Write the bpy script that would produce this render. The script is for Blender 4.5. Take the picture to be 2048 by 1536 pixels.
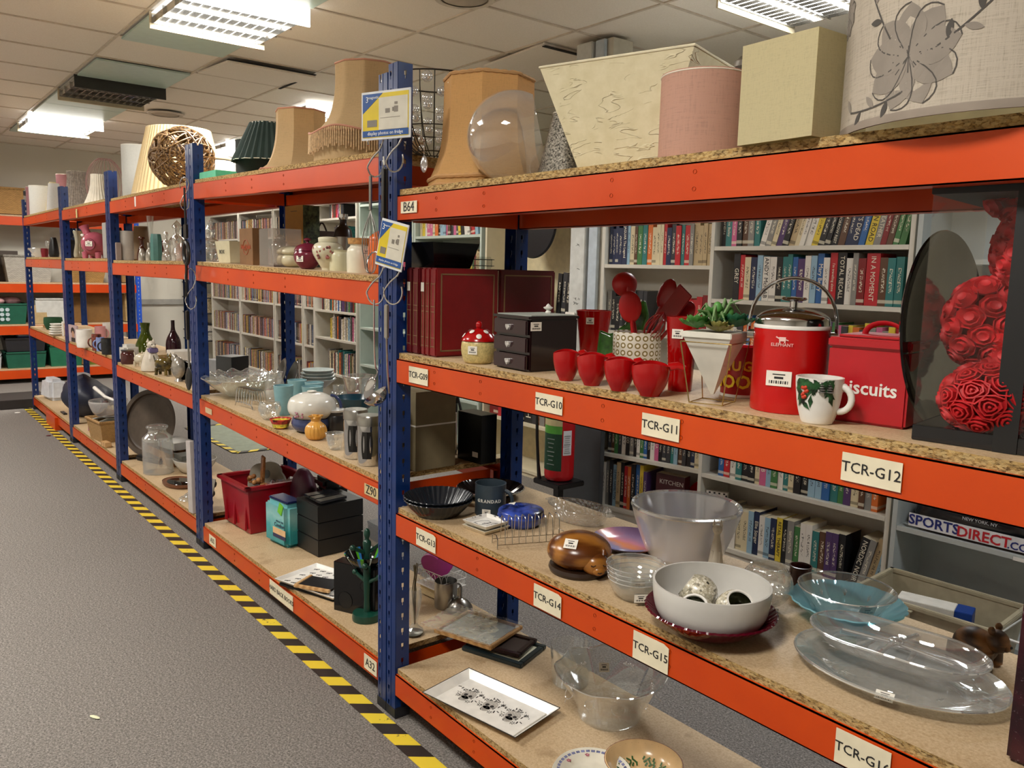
import bpy, bmesh, math, random
from mathutils import Vector, Matrix
random.seed(7)
PI = math.pi
SC = bpy.context.scene
COL = SC.collection
for o in list(bpy.data.objects): bpy.data.objects.remove(o)

# ---------------------------------------------------------------- camera
cam_d = bpy.data.cameras.new('camera'); cam = bpy.data.objects.new('camera', cam_d); COL.objects.link(cam)
yaw, pitch, roll = 0.8946, 0.1361, 0.0237
fw = Vector((-math.sin(yaw)*math.cos(pitch), math.cos(yaw)*math.cos(pitch), -math.sin(pitch)))
rt = Vector((math.cos(yaw), math.sin(yaw), 0)); up = rt.cross(fw)
r2 = rt*math.cos(roll)+up*math.sin(roll); u2 = up*math.cos(roll)-rt*math.sin(roll)
mw = Matrix((r2, u2, -fw)).transposed().to_4x4(); mw.translation = (2.228, -1.2532, 1.4266)
cam.matrix_world = mw
cam_d.sensor_fit = 'HORIZONTAL'; cam_d.sensor_width = 36; cam_d.lens = 1626.16/2048*36
cam_d.clip_start = 0.05; cam_d.clip_end = 60
SC.camera = cam
SC.view_settings.view_transform = 'Standard'; SC.view_settings.look = 'None'
SC.view_settings.gamma = 1; SC.view_settings.use_curve_mapping = False
SC.view_settings.exposure = 0.66
SC.cycles.transparent_max_bounces = 24; SC.cycles.max_bounces = 10; SC.cycles.transmission_bounces = 8
SC.cycles.sample_clamp_indirect = 6.0
SC.cycles.caustics_reflective = False; SC.cycles.caustics_refractive = False

# ---------------------------------------------------------------- world and lamps
W = bpy.data.worlds.new('world'); SC.world = W; W.use_nodes = True
W.node_tree.nodes['Background'].inputs[0].default_value = (0.9, 0.92, 1, 1)
W.node_tree.nodes['Background'].inputs[1].default_value = 0.25
CZ = 2.775                     # ceiling height
def lamp(x, y, power, size=(0.6, 0.55), col=(1, 0.955, 0.88)):
    d = bpy.data.lights.new('ceiling_lamp', 'AREA'); d.shape = 'RECTANGLE'; d.size, d.size_y = size
    d.energy = power; d.color = col
    o = bpy.data.objects.new('ceiling_lamp', d); COL.objects.link(o); o.location = (x, y, CZ-0.045)
    o['label'] = 'light of ceiling fixture at x %.1f y %.1f' % (x, y); o['category'] = 'light'
    return o
LIT = [(-2.33, .40), (-7.0, .40)]
for x, y in LIT: lamp(x, y, 42)
for x, y in ((1.55, -1.55), (-1.05, -1.55), (-3.65, -1.55), (-6.25, -1.55)): lamp(x, y, 42)          # aisle row behind the camera's left
for x, y in ((-0.05, 2.3), (-4.6, 2.05), (2.5, 0.9), (-7.2, 2.3)): lamp(x, y, 24, col=(.93, .97, 1) if x > -1 else (1, .95, .86))

# ---------------------------------------------------------------- materials
_M = {}
def rgb(h):
    if isinstance(h, str):
        h = h.lstrip('#'); c = [int(h[i:i+2], 16)/255 for i in (0, 2, 4)]
        return tuple(((v+.055)/1.055)**2.4 if v > .04045 else v/12.92 for v in c)+(1,)
    return tuple(h)+(1,) if len(h) == 3 else tuple(h)
class NT:
    def __init__(s, name):
        s.m = bpy.data.materials.new(name); s.m.use_nodes = True; s.t = s.m.node_tree; s.t.nodes.clear()
        s.out = s.n('ShaderNodeOutputMaterial')
    def n(s, typ, **kw):
        nd = s.t.nodes.new(typ)
        for k, v in kw.items(): setattr(nd, k, v)
        return nd
    def l(s, a, b): s.t.links.new(a, b)
    def coord(s, scale=(1, 1, 1), kind='Object', rot=(0, 0, 0)):
        c = s.n('ShaderNodeTexCoord'); mp = s.n('ShaderNodeMapping'); mp.inputs['Scale'].default_value = scale; mp.inputs['Rotation'].default_value = rot
        s.l(c.outputs[kind], mp.inputs[0]); return mp.outputs[0]
    def noise(s, vec, scale, detail=3, rough=.6, dist=0):
        x = s.n('ShaderNodeTexNoise'); x.inputs['Scale'].default_value = scale; x.inputs['Detail'].default_value = detail
        x.inputs['Roughness'].default_value = rough; x.inputs['Distortion'].default_value = dist
        s.l(vec, x.inputs['Vector']); return x.outputs['Fac']
    def ramp(s, fac, stops, interp='LINEAR'):
        r = s.n('ShaderNodeValToRGB'); r.color_ramp.interpolation = interp
        e = r.color_ramp.elements
        while len(e) > 1: e.remove(e[-1])
        e[0].position, e[0].color = stops[0][0], rgb(stops[0][1])
        for p_, c_ in stops[1:]:
            k = e.new(p_); k.color = rgb(c_)
        s.l(fac, r.inputs[0]); return r.outputs[0]
    def mix(s, fac, a, b, mode='MIX'):
        x = s.n('ShaderNodeMix', data_type='RGBA', blend_type=mode)
        for sock, v in ((x.inputs[0], fac), (x.inputs[6], a), (x.inputs[7], b)):
            if hasattr(v, 'links'): s.l(v, sock)
            elif isinstance(v, (int, float)): sock.default_value = v
            else: sock.default_value = rgb(v)
        return x.outputs[2]
    def math(s, op, a, b=0, c=None):
        x = s.n('ShaderNodeMath', operation=op)
        for i, v in enumerate((a, b) if c is None else (a, b, c)):
            if hasattr(v, 'links'): s.l(v, x.inputs[i])
            else: x.inputs[i].default_value = v
        return x.outputs[0]
    def bsdf(s, col, rough=.5, metal=0, bump=None, bstr=.2, bdist=.002, **kw):
        b = s.n('ShaderNodeBsdfPrincipled')
        if hasattr(col, 'links'): s.l(col, b.inputs['Base Color'])
        else: b.inputs['Base Color'].default_value = rgb(col)
        if hasattr(rough, 'links'): s.l(rough, b.inputs['Roughness'])
        else: b.inputs['Roughness'].default_value = rough
        b.inputs['Metallic'].default_value = metal
        for k, v in kw.items(): b.inputs[k.replace('_', ' ')].default_value = v
        if bump is not None:
            bp = s.n('ShaderNodeBump'); bp.inputs['Strength'].default_value = bstr; bp.inputs['Distance'].default_value = bdist
            s.l(bump, bp.inputs['Height']); s.l(bp.outputs[0], b.inputs['Normal'])
        s.l(b.outputs[0], s.out.inputs[0]); return b
def mat(col, rough=.45, metal=0, name=None, vary=.06, vscale=18, bump=0, bscale=60, **kw):
    key = (col, rough, metal, name, vary, bump, bscale, tuple(sorted(kw.items())))
    if key in _M: return _M[key]
    n = NT(name or 'paint_'+str(col).strip('#')); v = n.coord()
    f = n.noise(v, vscale, 2)
    c = rgb(col); dk = tuple(x*(1-vary*2) for x in c[:3]); lt = tuple(min(1, x*(1+vary)) for x in c[:3])
    colr = n.ramp(f, [(.3, dk), (.7, lt)])
    n.bsdf(colr, rough, metal, bump=n.noise(v, bscale, 3) if bump else None, bstr=bump, **kw)
    _M[key] = n.m; return n.m
def glass(col=(.985, .995, .99), rough=.02, name='clear_glass', base=.06, edge=.85, bump=0, bscale=40, milk=.06):
    key = ('g', col, rough, name, base, edge, bump, bscale, milk)
    if key in _M: return _M[key]
    n = NT(name); tr = n.n('ShaderNodeBsdfTransparent'); tr.inputs[0].default_value = rgb(col)
    gl = n.n('ShaderNodeBsdfGlossy'); gl.inputs['Roughness'].default_value = rough; gl.inputs[0].default_value = (1, 1, 1, 1)
    lw = n.n('ShaderNodeLayerWeight'); lw.inputs[0].default_value = .35
    if bump:
        v = n.coord(); vo = n.n('ShaderNodeTexVoronoi'); vo.inputs['Scale'].default_value = bscale; n.l(v, vo.inputs['Vector'])
        bp = n.n('ShaderNodeBump'); bp.inputs['Strength'].default_value = bump; bp.inputs['Distance'].default_value = .004
        n.l(vo.outputs['Distance'], bp.inputs['Height']); n.l(bp.outputs[0], gl.inputs['Normal']); n.l(bp.outputs[0], lw.inputs['Normal'])
    mr = n.n('ShaderNodeMapRange'); mr.inputs[3].default_value = base; mr.inputs[4].default_value = edge
    n.l(n.math('POWER', lw.outputs['Facing'], 1.8), mr.inputs[0])
    mx = n.n('ShaderNodeMixShader'); n.l(mr.outputs[0], mx.inputs[0]); n.l(tr.outputs[0], mx.inputs[1]); n.l(gl.outputs[0], mx.inputs[2])
    df = n.n('ShaderNodeBsdfDiffuse'); df.inputs[0].default_value = rgb(tuple(min(.9, v) for v in rgb(col)[:3])); m2 = n.n('ShaderNodeMixShader'); m2.inputs[0].default_value = milk
    n.l(mx.outputs[0], m2.inputs[1]); n.l(df.outputs[0], m2.inputs[2]); n.l(m2.outputs[0], n.out.inputs[0]); _M[key] = n.m; return n.m
def emit(col, s, name='lamp_glow'):
    n = NT(name); e = n.n('ShaderNodeEmission'); e.inputs[0].default_value = rgb(col); e.inputs[1].default_value = s
    n.l(e.outputs[0], n.out.inputs[0]); return n.m

def m_orange():
    n = NT('orange_beam_paint'); v = n.coord()
    a = n.noise(v, 3, 3); c = n.ramp(a, [(.3, '#bd3a00'), (.7, '#cf4700')])
    w = n.noise(n.coord((3, 3, 40)), 6, 4, .7); c = n.mix(n.ramp(w, [(.70, (0, 0, 0)), (.74, (.35, .35, .35))]), c, '#e0763c')
    n.bsdf(c, n.ramp(a, [(.3, (.30,)*3), (.8, (.42,)*3)]), bump=n.noise(v, 30, 2), bstr=.05); return n.m
def m_chip_edge():
    n = NT('chipboard_edge'); v = n.coord((1, 1, 2.2))
    vo = n.n('ShaderNodeTexVoronoi'); vo.inputs['Scale'].default_value = 130; n.l(v, vo.inputs['Vector'])
    a = n.noise(v, 90, 4, .8)
    c = n.mix(n.ramp(a, [(.38, (0, 0, 0)), (.6, (1, 1, 1))]), '#4d3416', '#b79458'); bw = n.n('ShaderNodeRGBToBW'); n.l(vo.outputs['Color'], bw.inputs[0]); c = n.mix(n.ramp(bw.outputs[0], [(.3, (.0,)*3), (.75, (.6,)*3)]), c, '#d9bd84')
    n.bsdf(c, .9, bump=a, bstr=.9, bdist=.004); return n.m
def m_chip_top():
    n = NT('chipboard_top'); v = n.coord()
    a = n.noise(v, 2.2, 4, .6, .4); b = n.noise(v, 160, 3, .8); c = n.noise(v, 7, 3, .7)
    k = n.ramp(a, [(.25, '#a88a64'), (.5, '#c4a780'), (.75, '#cdb592')]); k = n.mix(.55, k, n.ramp(b, [(.3, '#9a7c56'), (.7, '#d8c2a0')]), 'MIX')
    k = n.mix(n.ramp(c, [(.58, (0, 0, 0)), (.72, (.45, .45, .45))]), k, '#8a6f4e')
    n.bsdf(k, .55, bump=b, bstr=.15); return n.m
def m_carpet():
    n = NT('grey_carpet'); v = n.coord()
    a = n.noise(v, 150, 4, .9); b = n.noise(v, 1.3, 4, .6); d = n.noise(v, 60, 2, .7)
    k = n.ramp(a, [(.36, '#35322f'), (.5, '#7d7873'), (.64, '#bdb6ae')]); k = n.mix(n.ramp(b, [(.3, (.12,)*3), (.75, (.0,)*3)]), k, '#47433f')
    k = n.mix(.25, k, n.ramp(d, [(.3, '#55514d'), (.7, '#8e8984')]))
    n.bsdf(k, .95, bump=a, bstr=.8, bdist=.004); return n.m
def m_ceiling():
    n = NT('ceiling_tile'); v = n.coord()
    b = n.noise(v, 140, 3, .8); k = n.ramp(b, [(.3, '#e6ded3'), (.7, '#f2ece2')])
    n.bsdf(k, .9, bump=b, bstr=.25); return n.m
def m_hazard():
    n = NT('hazard_tape_stripes'); c = n.n('ShaderNodeTexCoord'); s = n.n('ShaderNodeSeparateXYZ'); n.l(c.outputs['Object'], s.inputs[0])
    t = n.math('ADD', n.math('MULTIPLY', s.outputs[0], 6.75), n.math('MULTIPLY', s.outputs[1], -5.2)); t = n.math('FRACT', t)
    k = n.ramp(t, [(0, '#2a2420'), (.47, '#2a2420'), (.5, '#e2c93a'), (1, '#e2c93a')], 'CONSTANT')
    w = n.noise(n.coord(), 14, 5, .8); k = n.mix(n.ramp(w, [(.62, (0, 0, 0)), (.68, (1, 1, 1))]), k, '#4b4334')
    n.bsdf(k, .5); return n.m
def m_wicker(a='#6d4a22', b='#c79a5c', sx=60, name='wicker'):
    key = ('w', a, b, sx)
    if key in _M: return _M[key]
    n = NT(name); v = n.coord(); br = n.n('ShaderNodeTexBrick'); br.inputs['Scale'].default_value = sx
    br.inputs['Color1'].default_value = rgb(b); br.inputs['Color2'].default_value = rgb(tuple(x*.8 for x in rgb(b)[:3])); br.inputs['Mortar'].default_value = rgb(a)
    br.inputs['Mortar Size'].default_value = .035; br.inputs['Brick Width'].default_value = 1.1; br.inputs['Row Height'].default_value = .45
    s = n.n('ShaderNodeSeparateXYZ'); n.l(v, s.inputs[0]); cb = n.n('ShaderNodeCombineXYZ')
    n.l(n.math('ADD', s.outputs[0], s.outputs[1]), cb.inputs[0]); n.l(s.outputs[2], cb.inputs[1]); n.l(cb.outputs[0], br.inputs['Vector'])
    n.bsdf(br.outputs['Color'], .7, bump=br.outputs['Fac'], bstr=-.8, bdist=.006); _M[key] = n.m; return n.m
def m_fabric(col, name='woven_fabric', sc=500, bump=.25):
    key = ('f', col, name)
    if key in _M: return _M[key]
    n = NT(name); v = n.coord(); a = n.noise(n.coord((1, 1, .08)), sc, 2, .8); b = n.noise(n.coord((.08, .08, 1)), sc, 2, .8)
    f = n.math('ADD', a, b); c = rgb(col)
    k = n.ramp(f, [(.6, tuple(x*.86 for x in c[:3])), (1.0, tuple(min(1, x*1.07) for x in c[:3]))])
    pb = n.bsdf(k, .85, bump=f, bstr=bump); tl = n.n('ShaderNodeBsdfTranslucent'); n.l(k, tl.inputs[0]); mx = n.n('ShaderNodeMixShader'); mx.inputs[0].default_value = .35; n.l(pb.outputs[0], mx.inputs[1]); n.l(tl.outputs[0], mx.inputs[2]); n.l(mx.outputs[0], n.out.inputs[0]); _M[key] = n.m; return n.m
def m_wood(a, b, name='wood', sc=8, rough=.4):
    key = ('wd', a, b, name, sc)
    if key in _M: return _M[key]
    n = NT(name); v = n.coord((1, 1, 5)); w = n.n('ShaderNodeTexWave'); w.inputs['Scale'].default_value = sc; w.inputs['Distortion'].default_value = 6; w.inputs['Detail'].default_value = 3
    n.l(v, w.inputs['Vector']); n.bsdf(n.ramp(w.outputs['Fac'], [(.1, a), (.9, b)]), rough); _M[key] = n.m; return n.m

ORANGE = m_orange(); EDGE = m_chip_edge(); TOP = m_chip_top()
BLUE = mat('#0a2d68', .3, name='blue_post_paint', vary=.1); NAVY = BLUE
BLK = mat('#101012', .35, name='black_plastic'); WHT = mat('#e9e6df', .4, name='white_gloss'); CHROME = mat('#d4d4d4', .12, 1, name='chrome')
STEEL = mat('#a9a7a2', .28, 1, name='brushed_steel'); STICK = mat('#efeade', .6, name='sticker_paper'); INK = mat('#1c1c1e', .6, name='ink')
GLASS = glass(); CREAM = mat('#e5dcc2', .5, name='cream_ceramic'); RED = mat('#a90d10', .18, name='red_glaze', vary=.03)

# ---------------------------------------------------------------- mesh helpers
def link(name, me, m=None, parent=None, loc=(0, 0, 0), rot=(0, 0, 0), smooth=True, sharp=.7):
    if smooth:
        me.polygons.foreach_set('use_smooth', [True]*len(me.polygons))
        me.set_sharp_from_angle(angle=sharp)
    if m is not None and not me.materials:
        for k in (m if isinstance(m, (list, tuple)) else [m]): me.materials.append(k)
    o = bpy.data.objects.new(name, me); COL.objects.link(o); o.location = loc; o.rotation_euler = rot
    if parent is not None: o.parent = parent
    return o
def root(name, label, cat, loc=(0, 0, 0), rot=0, group=None):
    o = bpy.data.objects.new(name, None); COL.objects.link(o); o.empty_display_size = .05; o.location = loc
    o.rotation_euler = rot if isinstance(rot, (tuple, list)) else (0, 0, rot)
    return tag(o, label, cat, group)
def tag(o, label, cat=None, group=None):
    o['label'] = label
    if cat: o['category'] = cat
    if group: o['group'] = group
    return o
def struct(o): o['kind'] = 'structure'; return o
class B:
    """collects shapes into one mesh"""
    def __init__(s): s.b = bmesh.new(); s.mi = 0
    def _fin(s, vs, M_):
        if M_ is not None: bmesh.ops.transform(s.b, matrix=M_, verts=vs)
    def box(s, c, d, rot=None, bev=0, taper=None):
        r = bmesh.ops.create_cube(s.b, size=1); vs = r['verts']
        for v in vs:
            if taper and v.co.z > 0: v.co.x *= taper[0]; v.co.y *= taper[1]
            v.co = Vector((v.co.x*d[0], v.co.y*d[1], v.co.z*d[2]))
        if bev:
            es = list({e for v in vs for e in v.link_edges}); r = bmesh.ops.bevel(s.b, geom=es, offset=bev, segments=2, affect='EDGES')
            vs = list({v for f in r['faces'] for v in f.verts} | {v for v in vs if v.is_valid})
        R_ = Matrix.Translation(c) @ ((Matrix.Rotation(rot, 4, 'Z') if isinstance(rot, (int, float)) else rot) if rot is not None else Matrix())
        s._fin(vs, R_)
        for f in {f for v in vs for f in v.link_faces}: f.material_index = s.mi
        return s
    def poly(s, pts): 
        f = s.b.faces.new([s.b.verts.new(p_) for p_ in pts]); f.material_index = s.mi; return s
    def hexa(s, p8):
        """8 corners: bottom 4 (ccw) then top 4"""
        v = [s.b.verts.new(p_) for p_ in p8]
        for q in ((3, 2, 1, 0), (4, 5, 6, 7), (0, 1, 5, 4), (1, 2, 6, 5), (2, 3, 7, 6), (3, 0, 4, 7)):
            s.b.faces.new([v[i] for i in q]).material_index = s.mi
        return s
    def lathe(s, prof, seg=40, c=(0, 0, 0), rf=None, M_=None):
        """prof: (r,z); rf(theta, r, z)->r,z ; closes to the axis when r==0"""
        rings = []; allv = []
        for r, z in prof:
            if r <= 1e-6: vs = [s.b.verts.new((c[0], c[1], c[2]+z))]
            else:
                vs = []
                for i in range(seg):
                    t = 2*PI*i/seg; rr, zz = (r, z) if rf is None else rf(t, r, z)
                    sx, sy = rr if isinstance(rr, tuple) else (rr, rr)
                    vs.append(s.b.verts.new((c[0]+sx*math.cos(t), c[1]+sy*math.sin(t), c[2]+zz)))
            rings.append(vs); allv += vs
        for a, b_ in zip(rings, rings[1:]):
            if len(a) == 1 and len(b_) == 1: continue
            for i in range(seg):
                j = (i+1) % seg
                if len(a) == 1: q = (a[0], b_[j], b_[i])
                elif len(b_) == 1: q = (a[i], a[j], b_[0])
                else: q = (a[i], a[j], b_[j], b_[i])
                s.b.faces.new(q).material_index = s.mi
        s._fin(allv, M_); return s
    def tube(s, pts, r, seg=8, closed=False, flat=None):
        P = [Vector(p_) for p_ in pts]; n = len(P); rings = []; prev = None
        for i in range(n):
            a = P[i-1] if (i or closed) else P[0]; b_ = P[(i+1) % n] if (i < n-1 or closed) else P[-1]
            t = (b_-a).normalized() if (b_-a).length > 1e-9 else Vector((0, 0, 1))
            if prev is None: u = t.orthogonal().normalized()
            else:
                u = prev-t*prev.dot(t)
                u = u.normalized() if u.length > 1e-6 else t.orthogonal().normalized()
            prev = u; w = t.cross(u); rr = r[i] if isinstance(r, (list, tuple)) else r; fl = flat or 1
            rings.append([s.b.verts.new(P[i]+(u*math.cos(2*PI*k/seg)*fl+w*math.sin(2*PI*k/seg))*rr) for k in range(seg)])
        for i in range(n if closed else n-1):
            a, b_ = rings[i], rings[(i+1) % n]
            for k in range(seg): s.b.faces.new((a[k], a[(k+1) % seg], b_[(k+1) % seg], b_[k])).material_index = s.mi
        if not closed:
            for ring in (rings[0][::-1], rings[-1]):
                try: s.b.faces.new(ring).material_index = s.mi
                except ValueError: pass
        return s
    def ball(s, c, r, seg=16, M_=None):
        r3 = r if isinstance(r, (tuple, list)) else (r, r, r)
        q = bmesh.ops.create_uvsphere(s.b, u_segments=seg, v_segments=max(6, seg//2), radius=1)['verts']
        for v in q: v.co = Vector((v.co.x*r3[0], v.co.y*r3[1], v.co.z*r3[2]))
        s._fin(q, Matrix.Translation(c) @ (M_ if M_ is not None else Matrix()))
        for f in {f for v in q for f in v.link_faces}: f.material_index = s.mi
        return s
    def prism(s, pts, z0, z1, M_=None):
        """outline in xy extruded in z"""
        a = [s.b.verts.new((x, y, z0)) for x, y in pts]; b_ = [s.b.verts.new((x, y, z1)) for x, y in pts]; n = len(pts)
        for q in [a[::-1], b_]+[(a[i], a[(i+1) % n], b_[(i+1) % n], b_[i]) for i in range(n)]: s.b.faces.new(q).material_index = s.mi
        s._fin(a+b_, M_); return s
    def mesh(s, name='m'):
        bmesh.ops.recalc_face_normals(s.b, faces=s.b.faces); me = bpy.data.meshes.new(name); s.b.to_mesh(me); s.b.free(); return me
    def obj(s, name, m, parent=None, **kw): return link(name, s.mesh(name), m, parent, **kw)
RX = Matrix.Rotation(PI/2, 4, 'X')       # makes an xy outline stand up, facing -y
def text(name, s_, size, m, parent, loc, rot=(PI/2, 0, 0), ex=.0004, align='CENTER', sx=1, bold=0):
    c = bpy.data.curves.new(name, 'FONT'); c.body = s_; c.size = size; c.extrude = ex; c.align_x = align; c.align_y = 'CENTER'; c.resolution_u = 2; c.offset = bold
    t = bpy.data.objects.new(name, c); COL.objects.link(t)
    dg = bpy.context.evaluated_depsgraph_get(); me = bpy.data.meshes.new_from_object(t.evaluated_get(dg)); bpy.data.objects.remove(t)
    o = link(name, me, None, parent, loc, rot, smooth=False); me.materials.clear(); me.materials.append(m); o.scale = (sx, 1, 1); return o
def closed_shell(prof, th):
    """outer profile bottom->rim turned into a wall of thickness th"""
    out = [(0, prof[0][1])]+list(prof) if prof[0][0] > 0 else list(prof)
    inn = []
    n = len(prof)
    for i in range(n-1, -1, -1):
        r, z = prof[i]; a = prof[max(0, i-1)]; b_ = prof[min(n-1, i+1)]; dx, dz = b_[0]-a[0], b_[1]-a[1]; L = math.hypot(dx, dz) or 1
        inn.append((max(.0005, r-th*dz/L), max(z+th*dx/L, prof[0][1]+th*.8)))
    return out+inn+[(0, prof[0][1]+th)]
def sticker(parent, loc, w=.028, h=.02, rz=0, tilt=0, rx=0, lines=True):
    b_ = B(); b_.box((0, 0, 0), (w, .0006, h)); b_.mi = 1
    if lines:
        b_.box((0, -.0005, h*.27), (w*.5, .0003, h*.07)); b_.box((0, -.0005, h*.05), (w*.36, .0003, h*.14))
        for k in range(9): b_.box((-w*.36+k*w*.09, -.0005, -h*.24), (w*.03*(1+k % 2), .0003, h*.2))
    o = b_.obj('price_sticker', [STICK, INK], parent, smooth=False, loc=loc); o.rotation_euler = (rx, tilt, rz); o['label'] = 'white price sticker with small print'; return o

# ---------------------------------------------------------------- room
XW, XE, YS, YN = -9.25, 4.6, -3.6, 4.6
def quadbox(name, lo, hi, m):
    b_ = B(); b_.box(((lo[0]+hi[0])/2, (lo[1]+hi[1])/2, (lo[2]+hi[2])/2), (hi[0]-lo[0], hi[1]-lo[1], hi[2]-lo[2])); return struct(b_.obj(name, m, smooth=False))
WALL = mat('#dcd8cc', .8, name='wall_paint', vary=.03, vscale=1.5); WALLC = mat('#e0d6b8', .8, name='cream_wall_paint', vary=.02, vscale=1.5)
quadbox('floor', (XW-.1, YS-.1, -.1), (XE+.1, YN+.1, 0), m_carpet())
quadbox('ceiling', (XW-.1, YS-.1, CZ+.02), (XE+.1, YN+.1, CZ+.12), m_ceiling())
quadbox('wall_west', (XW-.1, YS-.1, 0), (XW, YN+.1, CZ+.02), WALL); quadbox('wall_east', (XE, YS-.1, 0), (XE+.1, YN+.1, CZ+.02), WALL)
quadbox('wall_south', (XW, YS-.1, 0), (XE, YS, CZ+.02), WALL); quadbox('wall_north', (XW, YN, 0), (XE, YN+.1, CZ+.02), WALLC)
# suspended ceiling grid (T bars) and tiles slightly above it
gb = B(); PT = .65
x = -3.3-PT*9
while x < XE:
    if x > XW: gb.box((x, (YS+YN)/2, CZ+.0175), (.016, YN-YS, .009))
    x += PT
y = .07-PT*5
while y < YN: 
    gb.box(((XW+XE)/2, y, CZ+.0178), (XE-XW, .016, .009)); y += PT
struct(gb.obj('trim_1', mat('#cfc4b4', .5, name='ceiling_grid_bar'), smooth=False))

# ---------------------------------------------------------------- ceiling things
DIM = mat('#b9cfc6', .35, name='frosted_diffuser', vary=.03); LIP = mat('#cfc2a2', .5, name='fixture_skirt_beige')
TUBE_ON = emit((1, .96, .88), 10.0); OFFW = mat('#c9c6bd', .4, name='unlit_tube'); LOUV = mat('#b9b7b2', .15, .9, name='louvre_aluminium')
def fixture(x, y, on, label, dark=False):
    t = root('ceiling_light', label, 'light', (x, y, CZ), group=None); s = PT-.03
    b_ = B(); b_.box((0, 0, .002), (s, s, .004)); b_.obj('backing_plate', emit((1, .96, .9), .8, 'glowing_reflector') if on else OFFW, t, smooth=False)
    for k in range(3):
        yy = 0; tb = B(); tb.tube([(-s*.33+k*s*.33, -s*.46, -.022), (-s*.33+k*s*.33, s*.46, -.022)], .011, 10); tb.obj('tube', TUBE_ON if on else OFFW, t)
    lb = B()
    for k in range(4): lb.box((-s*.49+k*s*.327, 0, -.03), (.006, s, .045))
    for j in range(13): lb.box((0, -s*.48+j*s*.08, -.03), (s, .003, .036))
    lb.obj('louvre', LOUV, t, smooth=False)
    for sx, nm in ((1, 'side_panel'), (-1, 'side_panel')):
        pb = B(); pb.box((sx*(s/2+.004), 0, -.035), (.012, s+.02, .09)); 
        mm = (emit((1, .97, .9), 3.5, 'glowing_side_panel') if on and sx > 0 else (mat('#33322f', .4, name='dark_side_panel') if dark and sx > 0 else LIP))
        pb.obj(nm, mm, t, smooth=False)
    return t
fixture(-2.33, .395, True, 'bright lit louvred ceiling light nearest the camera, above the second rack bay')
fixture(-4.93, .395, False, 'unlit louvred ceiling light with dark side strip, middle of the row', dark=True)
fixture(-7.0, .395, True, 'lit ceiling light farthest down the aisle, showing a bright edge')
fixture(-4.6, 2.05, True, 'lit ceiling light glimpsed behind the fringed lampshade')
fixture(-.05, 2.34, True, 'lit ceiling light above the bookcases at the upper right')
fixture(-7.2, 2.3, True, 'lit ceiling light behind the pleated lampshade on the far rack')
for (x, y) in ((1.55, -1.55), (-1.05, -1.55), (-3.65, -1.55), (-6.25, -1.55), (2.5, .9)):
    fixture(x, y, True, 'lit louvred ceiling light over the %s' % {1.55: 'aisle opposite the nearest bay', -1.05: 'aisle opposite the second bay', -3.65: 'aisle opposite the third and fourth bays', -6.25: 'aisle opposite the farthest bay', 2.5: 'near end of the orange rack'}[x])
for x, nm in ((-3.0, 'nearest pale green frosted ceiling panel, left of the lit fixture'), (-4.27, 'pale green frosted ceiling panel between lit and unlit lights'), (-5.6, 'pale green frosted panel just past the unlit light'), (-6.22, 'pale green frosted panel just before the far lit light'), (-7.65, 'farthest pale green frosted ceiling panel'), (-1.65, 'pale frosted panel on the near side of the bright fixture')):
    b_ = B(); b_.box((0, 0, 0), (PT-.04, PT-.04, .012)); b_.obj('ceiling_panel', DIM, loc=(x, .395, CZ+.002), smooth=False); tag(bpy.data.objects[-1] if 0 else COL.objects[-1], nm, 'ceiling panel')
for x, y, l_ in ((-5.71, 1.02, 'round white ceiling speaker grille past the pleated shade'), (-1.28, 1.2, 'round grey ceiling speaker at the top edge')):
    t = root('ceiling_speaker', l_, 'speaker', (x, y, CZ)); B().lathe([(0, -.006), (.11, -.006), (.12, .002)], 32).obj('grille', mat('#b4a999', .7, name='speaker_mesh'), t)
    B().lathe([(.12, -.008), (.15, -.008), (.155, .002), (.12, .002)], 32).obj('ring', mat('#cfc6b8', .5), t)
# lifted tiles; dark strips paint in the shade of their open gaps
for x, y, ry, l_ in ((-3.62, 1.05, .05, 'lifted ceiling tile with a dark gap beside the tall lampshade'), (-1.95, 2.35, -.04, 'lifted ceiling tile with a dark gap behind the peach lampshade')):
    t = root('ceiling_tile', l_, 'ceiling tile', (x, y, CZ))
    b_ = B(); b_.box((0, 0, 0), (PT-.05, PT-.03, .012), Matrix.Rotation(ry, 4, 'Y')); b_.obj('tile_board', bpy.data.materials['ceiling_tile'], t, smooth=False)
    b_ = B(); b_.box((.30, 0, -.004), (.03, PT-.03, .004)); b_.box((0, .30, -.004), (PT-.03, .02, .004)); b_.obj('gap', mat('#17130f', .9, name='gap_shade'), t, smooth=False)

# ---------------------------------------------------------------- racking
YF = [(2.2, 0), (.055, 0), (-1.944, .029), (-3.546, .013), (-5.0, 0), (-7, 0)]
def yf(x):
    for (a, ya), (b_, yb) in zip(YF, YF[1:]):
        if b_ <= x <= a: return ya+(yb-ya)*(a-x)/(a-b_)
    return 0
HB = .0733; DEP = .5; BT = .018
def perf_plate(b_, x0, y0, x1, y1, h, nrm, z0=0, mir=False):
    """perforated post plate between two plan points"""
    a = Vector((x0, y0, 0)); d = Vector((x1-x0, y1-y0, 0)); L = d.length; u = d/L; ang = math.atan2(u.y, u.x); th = .0025
    def bx(s0, s1, za, zb):
        c = a+u*(s0+s1)/2; b_.box((c.x, c.y, (za+zb)/2), (s1-s0, th, zb-za), ang)
    hw = .0045; m = L/2
    bx(0, m-hw, z0, h); bx(m+hw, L, z0, h)
    z = z0; p = .05
    while z < h-.001:
        zz = min(h, z+.026); bx(m-hw, m+hw, z, zz)
        if z+.05 < h: bx(m-hw, m-hw*.35, z+.026, z+.036); bx(m+hw*.35, m+hw, z+.026, z+.036)
        z += p
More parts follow.
